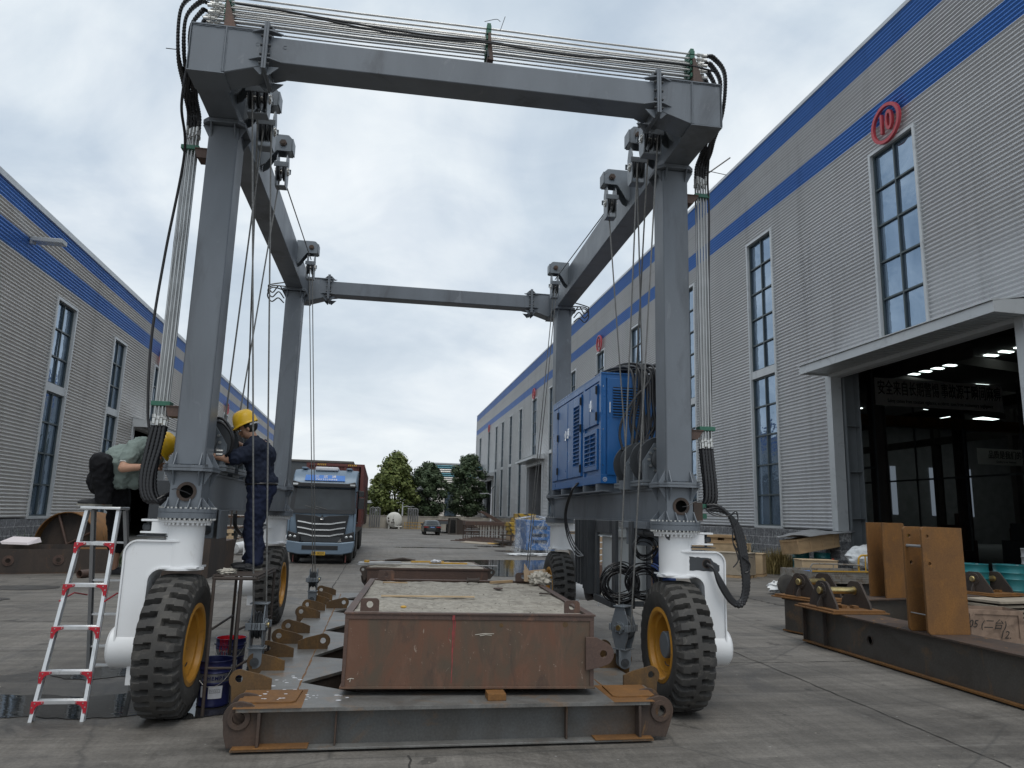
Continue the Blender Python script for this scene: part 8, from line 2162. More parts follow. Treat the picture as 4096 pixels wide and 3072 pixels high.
# ---- far end: tank, vaporisers, railing, street lamps, car, flatbed, hopper
tn = W.thing('storage_tank', 'round white storage tank lying in front of the yard wall', 'tank', (1.85, 84.0, 0))
mb = MB(); pr = [(0, -0.02)]; 
for i in range(8): a = radians(i*90/7); pr.append((0.86*sin(a), 0.30-0.30*cos(a)))
pr += [(0.86, 3.2), (0, 3.3)]
mb.lathe(pr, (1.85, 82.8, 0.98), (0, 1, 0), 40); build('vessel', mb, 'tank_white', tn, smooth=50)
mb = MB()
for x in (1.2, 2.3): mb.box(x, x+0.18, 83.1, 83.5, 0, 0.5)
build('saddle', mb, 'tank_white', tn)
mb = MB(); mb.tube([(1.85, 82.75, 0.75), (1.95, 82.6, 0.75), (1.95, 82.6, 0.28), (2.7, 82.6, 0.28)], 0.06, 8); mb.tube([(1.2, 82.75, 0.6), (1.2, 82.65, 1.3)], 0.03, 6); mb.tube([(1.7, 82.7, 0.5), (1.72, 82.62, 1.5)], 0.025, 6); build('pipework', mb, 'tank_white', tn)
mb = MB()
for (x, z) in ((1.2, 1.15), (1.72, 1.0), (1.8, 0.75), (1.6, 0.7), (1.25, 0.85)): mb.ell((x, 82.68, z), 0.08, 0.06, 0.10)
build('valve', mb, 'rust_dark', tn)
for k, (x0, lb_) in enumerate(((-0.85, 'left'), (3.45, 'right'))):
    vp = W.thing('vaporiser', 'bank of tall finned grey tubes at the %s of the white tank' % lb_, 'vaporiser', (x0+0.6, 85, 0), group='finned tube vaporisers')
    for i in range(5):
        mb = MB(); xx = x0+0.26*i
        for a in (0, 45, 90, 135):
            dx, dy = 0.085*cos(radians(a)), 0.085*sin(radians(a)); mb.hexa([(xx-dx, 84.9-dy, 0.1), (xx+dx, 84.9+dy, 0.1), (xx+dx+0.008, 84.9+dy+0.008, 0.1), (xx-dx+0.008, 84.9-dy+0.008, 0.1), (xx-dx, 84.9-dy, 2.25), (xx+dx, 84.9+dy, 2.25), (xx+dx+0.008, 84.9+dy+0.008, 2.25), (xx-dx+0.008, 84.9-dy+0.008, 2.25)])
        build('finned_tube', mb, 'galv', vp)
    mb = MB(); mb.tube(spline([(x0+0.26*i, 84.9, 2.25+0.08*(i % 2)) for i in range(5)], 5), 0.03, 6); build('header_pipe', mb, 'galv', vp)
rl = W.thing('safety_railing', 'low yellow safety railing between the tank and the parked car', 'railing', (4.1, 83, 0))
for x in [2.95+0.29*k for k in range(9)]:
    mb = MB(); mb.box(x, x+0.035, 82.3, 82.335, 0, 0.78); build('post', mb, 'yellow_rail', rl)
for z in (0.12, 0.42, 0.75):
    mb = MB(); mb.box(2.95, 5.3, 82.26, 82.299, z, z+0.04); build('rail', mb, 'yellow_rail', rl)
def street_lamp(x, y, h, s, label):
    t = W.thing('street_lamp', label, 'street lamp', (x, y, 0), group='white street lamps')
    mb = MB(); mb.tube([(x, y, 0), (x, y, h)], 0.06, 8, rs=[0.09, 0.055]); mb.tube([(x, y, h*0.82), (x-s*0.5, y, h*0.86), (x-s*0.95, y, h*0.84)], 0.03, 6); build('pole', mb, 'label_white', t)
    mb = MB(); mb.box(min(x-s*0.9, x-s*1.35), max(x-s*0.9, x-s*1.35), y-0.1, y+0.1, h*0.835, h*0.86); build('lamp_head', mb, 'galv', t)
    mb = MB(); mb.hexa([(x-s*0.1, y-0.3, h*0.93), (x+s*0.5, y-0.3, h*1.05), (x+s*0.5, y+0.3, h*1.05), (x-s*0.1, y+0.3, h*0.93), (x-s*0.1, y-0.3, h*0.935), (x+s*0.5, y-0.3, h*1.055), (x+s*0.5, y+0.3, h*1.055), (x-s*0.1, y+0.3, h*0.935)]); build('solar_panel', mb, 'glass_dark', t)
street_lamp(12.9, 84.4, 5.0, 1, 'white solar street lamp in front of the far workshop door on the right'); street_lamp(2.85, 88.0, 3.0, -1, 'small white street lamp in front of the light green tree')
# parked car seen from behind
ca = W.thing('parked_car', 'dark grey saloon car seen from behind near the end of the yard', 'car', (4.63, 63, 0))
cx0, cx1, cy = 3.90, 5.34, 62.6
mb = MB(); prof = [(0, 0.28), (-0.02, 0.55), (0.05, 0.78), (0.35, 0.83), (0.85, 1.16), (1.4, 1.22), (2.2, 1.18), (2.9, 0.82), (3.9, 0.70), (4.1, 0.45), (4.05, 0.25)]
nx = 7
for i in range(nx):
    u = i/(nx-1); x = cx0+(cx1-cx0)*u
    for (a, z) in prof:
        pinch = 1.0
        if z > 0.83: xx = (cx0+cx1)/2+(x-(cx0+cx1)/2)*0.78
        else: xx = x
        mb.v.append((xx, cy+a+(0.12 if i in (0, nx-1) and a < 0.2 else 0), z-(0.03 if i in (0, nx-1) else 0)))
m_ = len(prof)
for i in range(nx-1):
    for j in range(m_): a = i*m_+j; b_ = i*m_+(j+1) % m_; mb.face((a, b_, b_+m_, a+m_))
mb.face(list(range(m_))); mb.face([(nx-1)*m_+j for j in range(m_)])
body = build('body', mb, 'car_grey', ca, smooth=40)
mb = MB(); mb.hexa([(4.12, cy+0.36, 0.845), (5.12, cy+0.36, 0.845), (5.03, cy+0.80, 1.14), (4.21, cy+0.80, 1.14), (4.12, cy+0.345, 0.855), (5.12, cy+0.345, 0.855), (5.03, cy+0.785, 1.15), (4.21, cy+0.785, 1.15)]); build('rear_window', mb, 'windscreen', body)
mb = MB(); mb.box(3.92, 4.28, cy-0.035, cy+0.05, 0.62, 0.70); mb.box(4.96, 5.32, cy-0.035, cy+0.05, 0.62, 0.70); build('tail_light', mb, 'tail_red', ca)
mb = MB(); mb.box(4.44, 4.80, cy-0.04, cy-0.02, 0.60, 0.69); npl = build('number_plate', mb, 'banner_blue', ca)
text_obj('plate_number', "鲁A 8823", 0.07, 'ink_white', npl, frame_m((4.62-ORG[ca.name].x, cy-0.042-63, 0.645), (1, 0, 0), (0, 0, 1)), 0.001)
for x in (3.98, 5.14):
    for y in (cy+0.6, cy+3.2):
        mb = MB(); mb.lathe([(0, -0.1), (0.27, -0.1), (0.30, -0.07), (0.30, 0.07), (0.27, 0.1), (0, 0.1)], (x+0.06, y, 0.30), (1, 0, 0), 24); build('wheel', mb, 'rubber', ca, smooth=40)
mb = MB(); mb.ell((3.82, cy+2.3, 0.88), 0.10, 0.06, 0.07); mb.ell((5.42, cy+2.3, 0.88), 0.10, 0.06, 0.07); build('mirror', mb, 'car_grey', ca)
# flatbed trailer, rusty hopper
fbt = W.thing('flatbed_trailer', 'grey flatbed trailer half hidden behind the rusty hopper', 'trailer', (6.2, 70, 0))
mb = MB(); mb.box(5.55, 7.9, 68.8, 76, 0.85, 1.12); build('deck', mb, 'panel_dark', fbt); mb = MB(); mb.box(5.6, 8.2, 68.9, 72, 1.121, 1.24); build('load', mb, 'rust_brown', fbt)
for x in (6.55, 6.95, 7.5):
    mb = MB(); mb.lathe([(0, -0.12), (0.40, -0.12), (0.43, -0.08), (0.43, 0.08), (0.40, 0.12), (0, 0.12)], (x, 69.6, 0.43), (1, 0, 0), 24); build('wheel', mb, 'rubber', fbt, smooth=40)
hp = W.thing('steel_hopper', 'dark brown tapered steel hopper lying open beside the trailer', 'hopper', (7.2, 66.5, 0))
mb = MB()
def ringq(y, x0, x1, z0, z1, t): return [(x0, y, z0), (x1, y, z0), (x1, y, z1), (x0, y, z1)]
A_ = ringq(65.8, 6.25, 6.95, 0.02, 1.42, 0); B_ = [(8.9, 67.6, 0.02), (9.1, 67.9, 0.02), (9.1, 67.9, 0.75), (8.9, 67.6, 0.75)]
mb.add([(6.25, 65.8, 0.02), (6.25, 65.8, 1.40), (6.42, 65.6, 0.02), (6.42, 65.6, 1.4), (7.0, 65.9, 0.0), (7.05, 65.9, 1.45), (9.2, 66.4, 0.0), (9.1, 66.4, 0.62), (8.6, 68.3, 0.0), (8.6, 68.3, 0.62), (6.4, 67.9, 0.0), (6.4, 67.9, 1.4)], [(4, 6, 7, 5), (6, 8, 9, 7), (8, 10, 11, 9), (10, 0, 1, 11), (5, 7, 9, 11)])
build('plate', mb, 'rust_dark', hp, smooth=0)
mb = MB(); mb.prism([(6.25, 0.0), (7.05, 0.0), (7.0, 1.42), (6.35, 1.42)], 'y', 65.7, 65.78, holes=[[(6.40, 0.12), (6.92, 0.12), (6.88, 1.28), (6.45, 1.28)]]); build('mouth_flange', mb, 'mill_steel', hp)
mb = MB(); mb.prism([(6.38, 0.1), (6.94, 0.1), (6.90, 1.3), (6.43, 1.3)], 'y', 66.2, 66.24); build('inner_wall', mb, 'near_black', hp)
# racks, rods, stacked yellow blocks, wrapped generator
for r_, (x0, x1, y) in enumerate(((6.3, 9.3, 53.0), (7.1, 10.6, 58.5))):
    rk = W.thing('steel_trestle', '%s rusty steel trestle rack by the yellow blocks' % ['nearer', 'farther'][r_], 'rack', ((x0+x1)/2, y, 0), group='rusty racks at right')
    for k in range(6):
        mb = MB(); x = x0+(x1-x0)*k/5; mb.box(x-0.03, x+0.03, y-0.03, y+0.03, 0, 1.05); build('post', mb, 'rust_brown', rk)
        mb = MB(); mb.box(x-0.03, x+0.03, y+1.4, y+1.46, 0, 1.05); build('post', mb, 'rust_brown', rk)
    for z in (0.32, 0.66, 0.95):
        mb = MB(); mb.box(x0-0.1, x1+0.1, y-0.06, y-0.031, z, z+0.04); build('rail', mb, 'galv' if z < 0.8 else 'rust_brown', rk)
    mb = MB(); mb.box(x0-0.05, x1+0.05, y-0.1, y+1.5, 1.051, 1.30); build('stored_plate', mb, 'rust_brown', rk)
mb = MB(); mb.hexa([(9.3, 58, 1.3), (9.8, 58, 1.3), (9.8, 58.3, 1.3), (9.3, 58.3, 1.3), (7.9, 58, 2.05), (8.3, 58, 2.1), (8.3, 58.3, 2.1), (7.9, 58.3, 2.05)]); W.solo('steel_beam', mb, 'rust_brown', 'rusty beam leaning up above the trestle racks', 'beam', (8.9, 58, 0))
mb = MB(); mb.box(10.4, 10.8, 63, 63.4, 0, 1.3); W.solo('steel_box', mb, 'mill_steel', 'greenish steel box behind the trestle racks', 'steel box', (10.6, 63, 0)) if False else None
ki = 0
for (row, n_, x_s) in ((0, 4, 8.15), (1, 3, 8.05), (2, 4, 8.0), (3, 3, 8.35), (4, 2, 8.55)):
    for k in range(n_):
        mb = MB(); w_ = 0.52 if (k+row) % 2 else 0.62; x = x_s+k*0.60; z = 0.60+0.27*row
        mb.box(x, x+w_, 44.6+0.1*(k % 2), 46.4, z, z+0.255)
        ki += 1
        W.solo('concrete_block', mb, 'yellow_block', 'yellow and black ballast block stacked left of the wrapped generator', 'block', (x, 45, z), group='yellow and black ballast blocks', bevel=0.02)
mb = MB(); mb.box(8.1, 10.4, 44.7, 46.3, 0.28, 0.595); W.solo('cardboard_crate', mb, 'cardboard', 'brown crate under the yellow and black blocks', 'crate', (9.2, 45, 0.28), bevel=0.02)
mb = MB()
for k in range(6): mb.box(7.4+0.5*k, 7.48+0.5*k, 43.6, 43.7, 0, 0.6)
mb.box(7.3, 10.0, 43.58, 43.72, 0.60, 0.68); mb.box(7.3, 10.0, 43.55, 43.75, 0.0, 0.08); mb.box(7.3, 10.0, 43.75, 46.5, 0.15, 0.27); W.solo('steel_rack', mb, 'rust_dark', 'low rusty rack in front of the brown crate', 'rack', (8.6, 43.6, 0))
mb = MB()
for k in range(7): mb.tube([(5.0+0.35*k, 50.5+0.5*k, 0.03+0.03*k), (8.2+0.2*k, 48.5+0.3*k, 0.03+0.02*k)], 0.03, 6)
W.solo('rod_heap', mb, 'rust_brown', 'heap of long thin rods lying on the ground at right', 'rods', (6.5, 49, 0))
mb = MB(); mb.hexa([(5.3, 47.5, 0.004), (6.6, 44.8, 0.004), (8.0, 46.5, 0.004), (6.0, 50, 0.004), (5.3, 47.5, 0.03), (6.6, 44.8, 0.03), (8.0, 46.5, 0.03), (6.0, 50, 0.03)]); W.solo('steel_sheet', mb, 'ply_grey', 'flat pale sheet on the ground before the rod heap', 'sheet', (6.5, 47, 0))
mb = MB(); mb.hexa([(6.9, 45.6, 0.034), (7.9, 45.2, 0.034), (8.4, 46.4, 0.034), (7.0, 47.2, 0.034), (6.9, 45.6, 0.05), (7.9, 45.2, 0.05), (8.4, 46.4, 0.05), (7.0, 47.2, 0.05)]); W.solo('plywood_sheet', mb, 'yellow_rail', 'flat yellow sheet on the ground before the racks', 'sheet', (7.5, 46, 0))
# generator set wrapped in clear film
gn = W.thing('generator_set', 'blue generator set under loose clear plastic film, right of the yellow blocks', 'generator', (7.5, 35.5, 0))
mb = MB(); mb.box(6.95, 8.35, 34.2, 37.0, 0.22, 1.62); gb = build('canopy', mb, 'blue_cabinet', gn, bevel=0.02)
mb = MB(); mb.box(6.9, 8.4, 34.15, 37.05, 0.0, 0.219); build('skid', mb, 'truck_black', gn)
for k, z in enumerate((0.55, 0.85, 1.20)):
    mb = MB()
    for j in range(4): mb.box(7.25, 7.95, 34.185, 34.1995, z+0.04*j, z+0.02+0.04*j)
    build('louvre', mb, 'black_plastic', gb)
mb = MB(); mb.prism(circle(8.15, 0.92, 0.04, 16), 'y', 34.18, 34.199); mb.box(8.11, 8.19, 34.185, 34.199, 0.72, 0.82); build('warning_label', mb, 'cone_red', gb)
mb = MB()
def film(u, v):
    """closed skirt draped round the canopy"""
    pass
nu, nvv = 72, 16; rg = random.Random(8)
base_ = []
for i in range(nu):
    a = 2*pi*i/nu; ca_, sa_ = cos(a), sin(a); k_ = 1/max(abs(ca_)/0.76, abs(sa_)/1.47); base_.append((k_*ca_, k_*sa_))
for j in range(nvv+1):
    v = j/nvv
    for i in range(nu):
        x, y = base_[i]; fl = 1+0.02+0.10*(1-v)**2*(1+0.9*sin(i*0.9)+0.6*sin(i*2.3))*(1 if v < 0.9 else 0)
        z = 0.02+1.66*v+0.03*sin(i*1.7)
        mb.v.append((7.65+x*fl+0.02*mn.noise(Vector((i*0.8, j*0.9, 0))), 35.6+y*fl+0.02*mn.noise(Vector((i*0.8, j*0.9, 5))), z))
for j in range(nvv):
    for i in range(nu): a = j*nu+i; b_ = j*nu+(i+1) % nu; mb.face((a, b_, b_+nu, a+nu))
c_i = len(mb.v); mb.v.append((7.65, 35.6, 1.86))
for i in range(nu): mb.face((nvv*nu+i, nvv*nu+(i+1) % nu, c_i))
W.solo('plastic_cover', mb, 'plastic_film', 'loose clear plastic film draped over the blue generator set', 'plastic cover', (7.65, 35.6, 0), smooth=60)
mb = crumple((7.2, 33.6, 0.05), 1.1, 0.4, 0.07, 19, 50, 14, 3, 0.5); W.solo('plastic_film_pile', mb, 'plastic_white', 'white gathered edge of plastic film on the ground before the blue generator', 'plastic film', (7.2, 33.6, 0), smooth=60)
mb = crumple((6.55, 34.2, 0.5), 0.16, 0.2, 0.75, 20, 30, 30, 2, 0.3); W.solo('plastic_film_bunch', mb, 'plastic_film', 'upright bunch of film hanging at the left corner of the blue generator', 'plastic film', (6.55, 34.2, 0), smooth=60)
# brown cabinets and boxes behind the right sill beam
mb = MB(); mb.box(5.6, 7.4, 20.0, 21.2, 0.0, 1.45); W.solo('wooden_crate', mb, 'cardboard', 'large brown crate seen under the crane between tray and wheel', 'crate', (6.5, 20.6, 0), bevel=0.01)
mb = MB(); mb.box(5.4, 7.2, 18.4, 19.2, 0.0, 0.62); W.solo('wooden_crate', mb, 'rust_brown', 'dark brown box standing before the large brown crate under the crane', 'crate', (6.3, 18.8, 0), bevel=0.01)
mb = MB()
for k in range(5): mb.tube([(4.6, 15.0, 0.9+0.13*k), (5.25, 15.1, 1.02+0.10*k)], 0.012, 5)
mb.tube([(4.85, 15.0, 0.5), (5.25, 15.0, 1.5)], 0.018, 6); mb.tube([(4.6, 15.0, 0), (4.85, 15.0, 1.4)], 0.018, 6)
W.solo('folding_ladder', mb, 'aluminium', 'small aluminium ladder half hidden beside the cable coil', 'ladder', (4.9, 15, 0))
# scraps on the ground at lower left
mb = MB(); mb.cyl((-2.77, 6.50, 0.0), (-2.77, 6.50, 0.03), 0.035, 12); W.solo('pipe_stub', mb, 'rust_brown', 'little rusty stub on the ground at the lower left corner', 'stub', (-2.77, 6.5, 0))
rg = random.Random(31)
mb = MB()
for i in range(900):
    x = rg.uniform(-7, 9); y = 4.2+20*rg.random()**1.6; s_ = rg.uniform(0.003, 0.011)
    vs = [Vector((x, y, 0.002))+Vector((rg.uniform(-1, 1), rg.uniform(-1, 1), rg.uniform(0, 0.9)))*s_ for _ in range(4)]; mb.add(vs, [(0, 1, 2), (0, 2, 3), (0, 1, 3), (1, 2, 3)])
W.solo('ground_grit', mb, 'gravel', 'small stones and crumbs scattered over the concrete yard', 'grit', (0, 10, 0), kind='stuff', smooth=0)
# ================================================================== PEOPLE
def fuse(name, shapes, m, parent, voxel=0.008, sm=4, base=None):
    """shapes -> one closed skin: ('c', a, b, ra, rb) tapered limb, ('e', c, rx, ry, rz, Mrot) ellipsoid"""
    mb = MB()
    for s in shapes:
        if s[0] == 'c':
            a, b_, ra, rb_ = Vector(s[1]), Vector(s[2]), s[3], s[4]; d = (b_-a); L_ = d.length; d.normalize()
            pr = [(0.0001, -ra)] + [(ra*cos(radians(t_)), -ra*sin(radians(t_))) for t_ in (60, 30, 0)] + [(rb_*cos(radians(t_)), L_+rb_*sin(radians(t_))) for t_ in (0, 30, 60)] + [(0.0001, L_+rb_)]
            mb.lathe(pr, a, d, 14)
        else: mb.ell(s[1], s[2], s[3], s[4], 18, 12, s[5] if len(s) > 5 else None)
    me = bpy.data.meshes.new('tmp'); me.from_pydata(mb.v, [], mb.f)
    bm = bmesh.new(); bm.from_mesh(me); bmesh.ops.remove_doubles(bm, verts=bm.verts, dist=0.0005); bmesh.ops.recalc_face_normals(bm, faces=bm.faces); bm.to_mesh(me); bm.free()
    o = bpy.data.objects.new('tmp', me); COL.objects.link(o)
    r = o.modifiers.new('r', 'REMESH'); r.mode = 'VOXEL'; r.voxel_size = voxel; r.adaptivity = 0
    s_ = o.modifiers.new('s', 'SMOOTH'); s_.factor = 0.5; s_.iterations = sm
    dg = bpy.context.evaluated_depsgraph_get(); dg.update()
    ev = bpy.data.meshes.new_from_object(o.evaluated_get(dg)); bpy.data.objects.remove(o)
    mb2 = MB(); mb2.v = [tuple(v.co) for v in ev.vertices]; mb2.f = [tuple(p.vertices) for p in ev.polygons]; mb2.mi = [0]*len(mb2.f)
    return build(name, mb2, m, parent, smooth=80, base=base)
def cloth(shapes_obj, amp, scale, seed):
    """folds: push the skin in and out along its normals"""
    me = shapes_obj.data; ns = [v.normal.copy() for v in me.vertices]
    for v, n_ in zip(me.vertices, ns):
        q = v.co*scale+Vector((seed, 0, 0)); f_ = 0.8*mn.noise(Vector((q.x, q.y, q.z*0.55)))-0.9*abs(mn.noise(q*1.7))+0.6*abs(mn.noise(Vector((q.x*3, q.y*3, q.z*2))))
        v.co += n_*(amp*f_+0.55*amp)
    me.update()
def basis(fwd, up):
    f_ = Vector(fwd).normalized(); u = Vector(up); u = (u-f_*u.dot(f_)).normalized(); r = f_.cross(u)
    return Matrix(((f_.x, r.x, u.x), (f_.y, r.y, u.y), (f_.z, r.z, u.z)))
def head_shapes(c, fwd, up, s=1.0):
    B_ = basis(fwd, up); c = Vector(c); P_ = lambda f_, r, u: c + B_ @ Vector((f_, r, u))*s
    M4 = B_.to_4x4()
    return [('e', P_(-0.012, 0, 0.025), 0.092*s, 0.072*s, 0.088*s, M4), ('e', P_(0.022, 0, -0.035), 0.062*s, 0.056*s, 0.072*s, M4), ('e', P_(0.040, 0, -0.078), 0.030*s, 0.030*s, 0.024*s, M4),
            ('c', P_(0.076, 0, 0.010), P_(0.098, 0, -0.024), 0.008*s, 0.014*s), ('e', P_(0.082, 0, -0.052), 0.014*s, 0.024*s, 0.009*s, M4), ('e', P_(0.080, 0, -0.063), 0.012*s, 0.020*s, 0.008*s, M4),
            ('e', P_(0.068, 0.0, 0.022), 0.020*s, 0.050*s, 0.010*s, M4),
            ('e', P_(-0.008, 0.072, -0.012), 0.017*s, 0.009*s, 0.030*s, M4), ('e', P_(-0.008, -0.072, -0.012), 0.017*s, 0.009*s, 0.030*s, M4), ('e', P_(0.045, 0.036, -0.022), 0.022*s, 0.02*s, 0.02*s, M4), ('e', P_(0.045, -0.036, -0.022), 0.022*s, 0.02*s, 0.02*s, M4)], B_, P_
def eyes(parent, P_, s=1.0):
    for r in (0.029, -0.029):
        mb = MB(); c = P_(0.072, r, 0.004); mb.ell(c, 0.011*s, 0.011*s, 0.009*s, 10, 8); build('eye', mb, 'label_white', parent)
        mb = MB(); c = P_(0.0815, r, 0.003); mb.ell(c, 0.0045*s, 0.005*s, 0.005*s, 8, 6); build('iris', mb, 'ink_black', parent)
        mb = MB(); mb.tube([P_(0.079, r-0.016, 0.022), P_(0.086, r, 0.026), P_(0.079, r+0.016, 0.022)], 0.0035*s, 6); build('eyebrow', mb, 'hair', parent)
def hand_shapes(w, d, palm_n, s=1.0, curl=0.6, thumb=1):
    """w wrist point, d direction of the palm, palm_n palm normal (fingers curl towards it)"""
    w = Vector(w); d = Vector(d).normalized(); n_ = Vector(palm_n); n_ = (n_-d*n_.dot(d)).normalized(); sd = d.cross(n_)
    sh = [('c', w, w+d*0.035*s, 0.024*s, 0.026*s)]
    for k, (o_, L_) in enumerate(((-0.030, 0.062), (-0.010, 0.072), (0.010, 0.068), (0.029, 0.052))):
        sh.append(('c', w+d*0.02*s+sd*o_*0.6*s, w+d*0.080*s+sd*o_*s, 0.014*s, 0.0105*s))
        a = w+d*0.082*s+sd*o_*s; c1 = curl*0.6
        b_ = a+(d*cos(c1)+n_*sin(c1))*L_*0.5*s; c2 = curl*1.5; e = b_+(d*cos(c2)+n_*sin(c2))*L_*0.5*s
        sh += [('c', a, b_, 0.0095*s, 0.0088*s), ('c', b_, e, 0.0088*s, 0.0075*s)]
    a = w+d*0.025*s-sd*0.024*s*thumb; b_ = a+(d*0.7-sd*0.7*thumb+n_*0.25).normalized()*0.035*s; e = b_+(d*0.9-sd*0.2*thumb+n_*0.4).normalized()*0.030*s
    sh += [('c', a, b_, 0.013*s, 0.0105*s), ('c', b_, e, 0.0105*s, 0.0085*s)]
    return sh
def helmet(parent, c, fwd, up, s=1.0, nm='hard_hat'):
    B_ = basis(fwd, up); c = Vector(c); mb = MB(); n = 40
    rings = [(0.0, 0.158), (0.35, 0.150), (0.62, 0.128), (0.84, 0.090), (0.96, 0.045), (1.0, 0.0)]
    prof = [(1.16, -0.006, 1), (1.03, 0.004, 0), (1.00, 0.02, 0), (0.985, 0.05, 0), (0.93, 0.085, 0), (0.80, 0.118, 0), (0.58, 0.142, 0), (0.30, 0.154, 0), (0.001, 0.157, 0)]
    for (k, h, brim) in prof:
        for i in range(n):
            a = 2*pi*i/n; f_ = cos(a); r = sin(a)
            ex = 0.045*max(0, f_)**2*(1 if brim else 0)-0.02*brim*max(0, -f_)
            hz_ = -0.016*max(0, f_)**1.5*(1 if brim else 0)
            p = Vector(((0.122*k+ex)*f_, 0.104*k*r, h+hz_))
            if not brim and 0.2 < h < 2: pass
            ridge = 0.006 if (abs(r*0.104*k) < 0.012 and h > 0.10) else 0.0
            p.z += ridge; mb.v.append(tuple(c+B_ @ (p*s)))
    for j in range(len(prof)-1):
        for i in range(n): a = j*n+i; b_ = j*n+(i+1) % n; mb.face((a, b_, b_+n, a+n))
    o = build(nm, mb, 'helmet_yellow', parent, smooth=50); md = o.modifiers.new('s', 'SOLIDIFY'); md.thickness = 0.004
    # chin-strap cradle at the back
    mb = MB(); mb.tube([c+B_ @ (Vector((x*0.112, y*0.092, -0.022))*s) for x, y in ((-0.3, 0.95), (-0.8, 0.7), (-1.0, 0), (-0.8, -0.7), (-0.3, -0.95))], 0.010*s, 6)
    build('hat_cradle', mb, 'label_white', parent, smooth=60)
    return o
def hair_cap(parent, c, fwd, up, s=1.0):
    B_ = basis(fwd, up).to_4x4(); mb = MB(); mb.ell(Vector(c)+(B_ @ Vector((-0.022*s, 0, 0.018*s))), 0.093*s, 0.079*s, 0.084*s, 24, 16, B_)
    # keep only what lies behind the hairline
    keep = []; Bi = basis(fwd, up).transposed()
    for f_, mi in zip(mb.f, mb.mi):
        q = sum((Bi @ (Vector(mb.v[i])-Vector(c)) for i in f_), Vector())/len(f_)
        if q.z > 0.045*s or q.x < -0.005*s or (q.x < 0.02*s and q.z > 0.0): keep.append(f_)
    mb.f = keep; mb.mi = [0]*len(keep); o = build('hair', mb, 'hair', parent, smooth=60); return o
def shoe(parent, heel, d, m='shoe_black', s=1.0, L=0.255, low=False):
    h = Vector(heel); d = Vector(d).normalized(); sd = d.cross(Vector((0, 0, 1)))
    sh = [('e', h+d*0.07*s+Vector((0, 0, 0.045*s)), 0.085*s, 0.042*s, 0.045*s, Matrix.Rotation(math.atan2(d.y, d.x), 4, 'Z')), ('e', h+d*0.17*s+Vector((0, 0, 0.032*s)), 0.095*s, 0.048*s, 0.030*s, Matrix.Rotation(math.atan2(d.y, d.x), 4, 'Z')), ('c', h+d*0.03*s+Vector((0, 0, 0.05*s)), h+d*0.04*s+Vector((0, 0, 0.085*s)), 0.038*s, 0.036*s)]
    o = fuse('shoe', sh, m, parent, 0.006, 3)
    mb = MB(); P_ = []
    for k in range(20):
        a = 2*pi*k/20; P_.append(h+d*(0.12+0.145*cos(a))*s+sd*0.047*sin(a)*(0.9+0.12*cos(a))*s)
    n0 = len(P_); mb.v = [(p.x, p.y, p.z+0.001) for p in P_]+[(p.x, p.y, p.z+0.018*s) for p in P_]
    for k in range(n0): mb.face((k, (k+1) % n0, n0+(k+1) % n0, n0+k))
    mb.face(list(range(n0))); mb.face([n0+k for k in range(n0)])
    build('sole', mb, 'shoe_sole', o)
# ---- worker in navy on the stand, seen in left profile, reaching over the sill beam
p2_ = GAN.thing('person', 'worker in navy shirt and trousers and yellow hard hat standing on the steel stand', 'person', (-1.42, 7.72, 1.204))
y0 = 7.74
HC = (-1.585, y0-0.02, 2.605); HF = (-0.86, -0.12, -0.42); HU = (-0.40, -0.04, 0.90)
hs_, HB_, HP = head_shapes(HC, HF, HU, 0.93)
sh = hs_ + [('c', (-1.505, y0, 2.475), (-1.55, y0-0.01, 2.555), 0.052, 0.050), ('c', (-1.47, y0, 2.40), (-1.43, y0, 2.10), 0.12, 0.11)]
# near arm (right arm): shoulder, elbow, hand at the leg foot
S1, E1, H1_ = Vector((-1.455, y0-0.17, 2.39)), Vector((-1.665, y0-0.27, 2.265)), Vector((-1.845, y0-0.33, 2.30))
sh += [('c', S1, E1, 0.048, 0.040), ('c', E1, H1_, 0.040, 0.026)] + hand_shapes(H1_, (-0.95, -0.1, 0.05), (0.1, 0.3, -1), 0.92, 0.7, -1)
S2, E2, H2_ = Vector((-1.47, y0+0.17, 2.40)), Vector((-1.60, y0+0.26, 2.40)), Vector((-1.74, y0+0.16, 2.48))
sh += [('c', S2, E2, 0.046, 0.040), ('c', E2, H2_, 0.040, 0.026)] + hand_shapes(H2_, (-0.8, -0.5, 0.3), (-0.2, -0.3, -1), 0.92, 0.7, 1)
sh += [('c', (-1.41, y0-0.09, 2.02), (-1.44, y0-0.08, 1.60), 0.09, 0.055), ('c', (-1.44, y0-0.08, 1.60), (-1.37, y0-0.09, 1.27), 0.055, 0.035), ('c', (-1.41, y0+0.09, 2.02), (-1.46, y0+0.08, 1.62), 0.09, 0.055), ('c', (-1.46, y0+0.08, 1.62), (-1.43, y0+0.10, 1.27), 0.055, 0.035), ('e', (-1.41, y0, 2.05), 0.11, 0.15, 0.10)]
body = fuse('body', sh, 'skin', p2_, 0.0075, 3)
eyes(body, HP, 0.93); hair_cap(p2_, HC, HF, HU, 0.95)
helmet(p2_, Vector(HC)+HB_ @ Vector((-0.004, 0, 0.045)), HF, HU, 0.98)
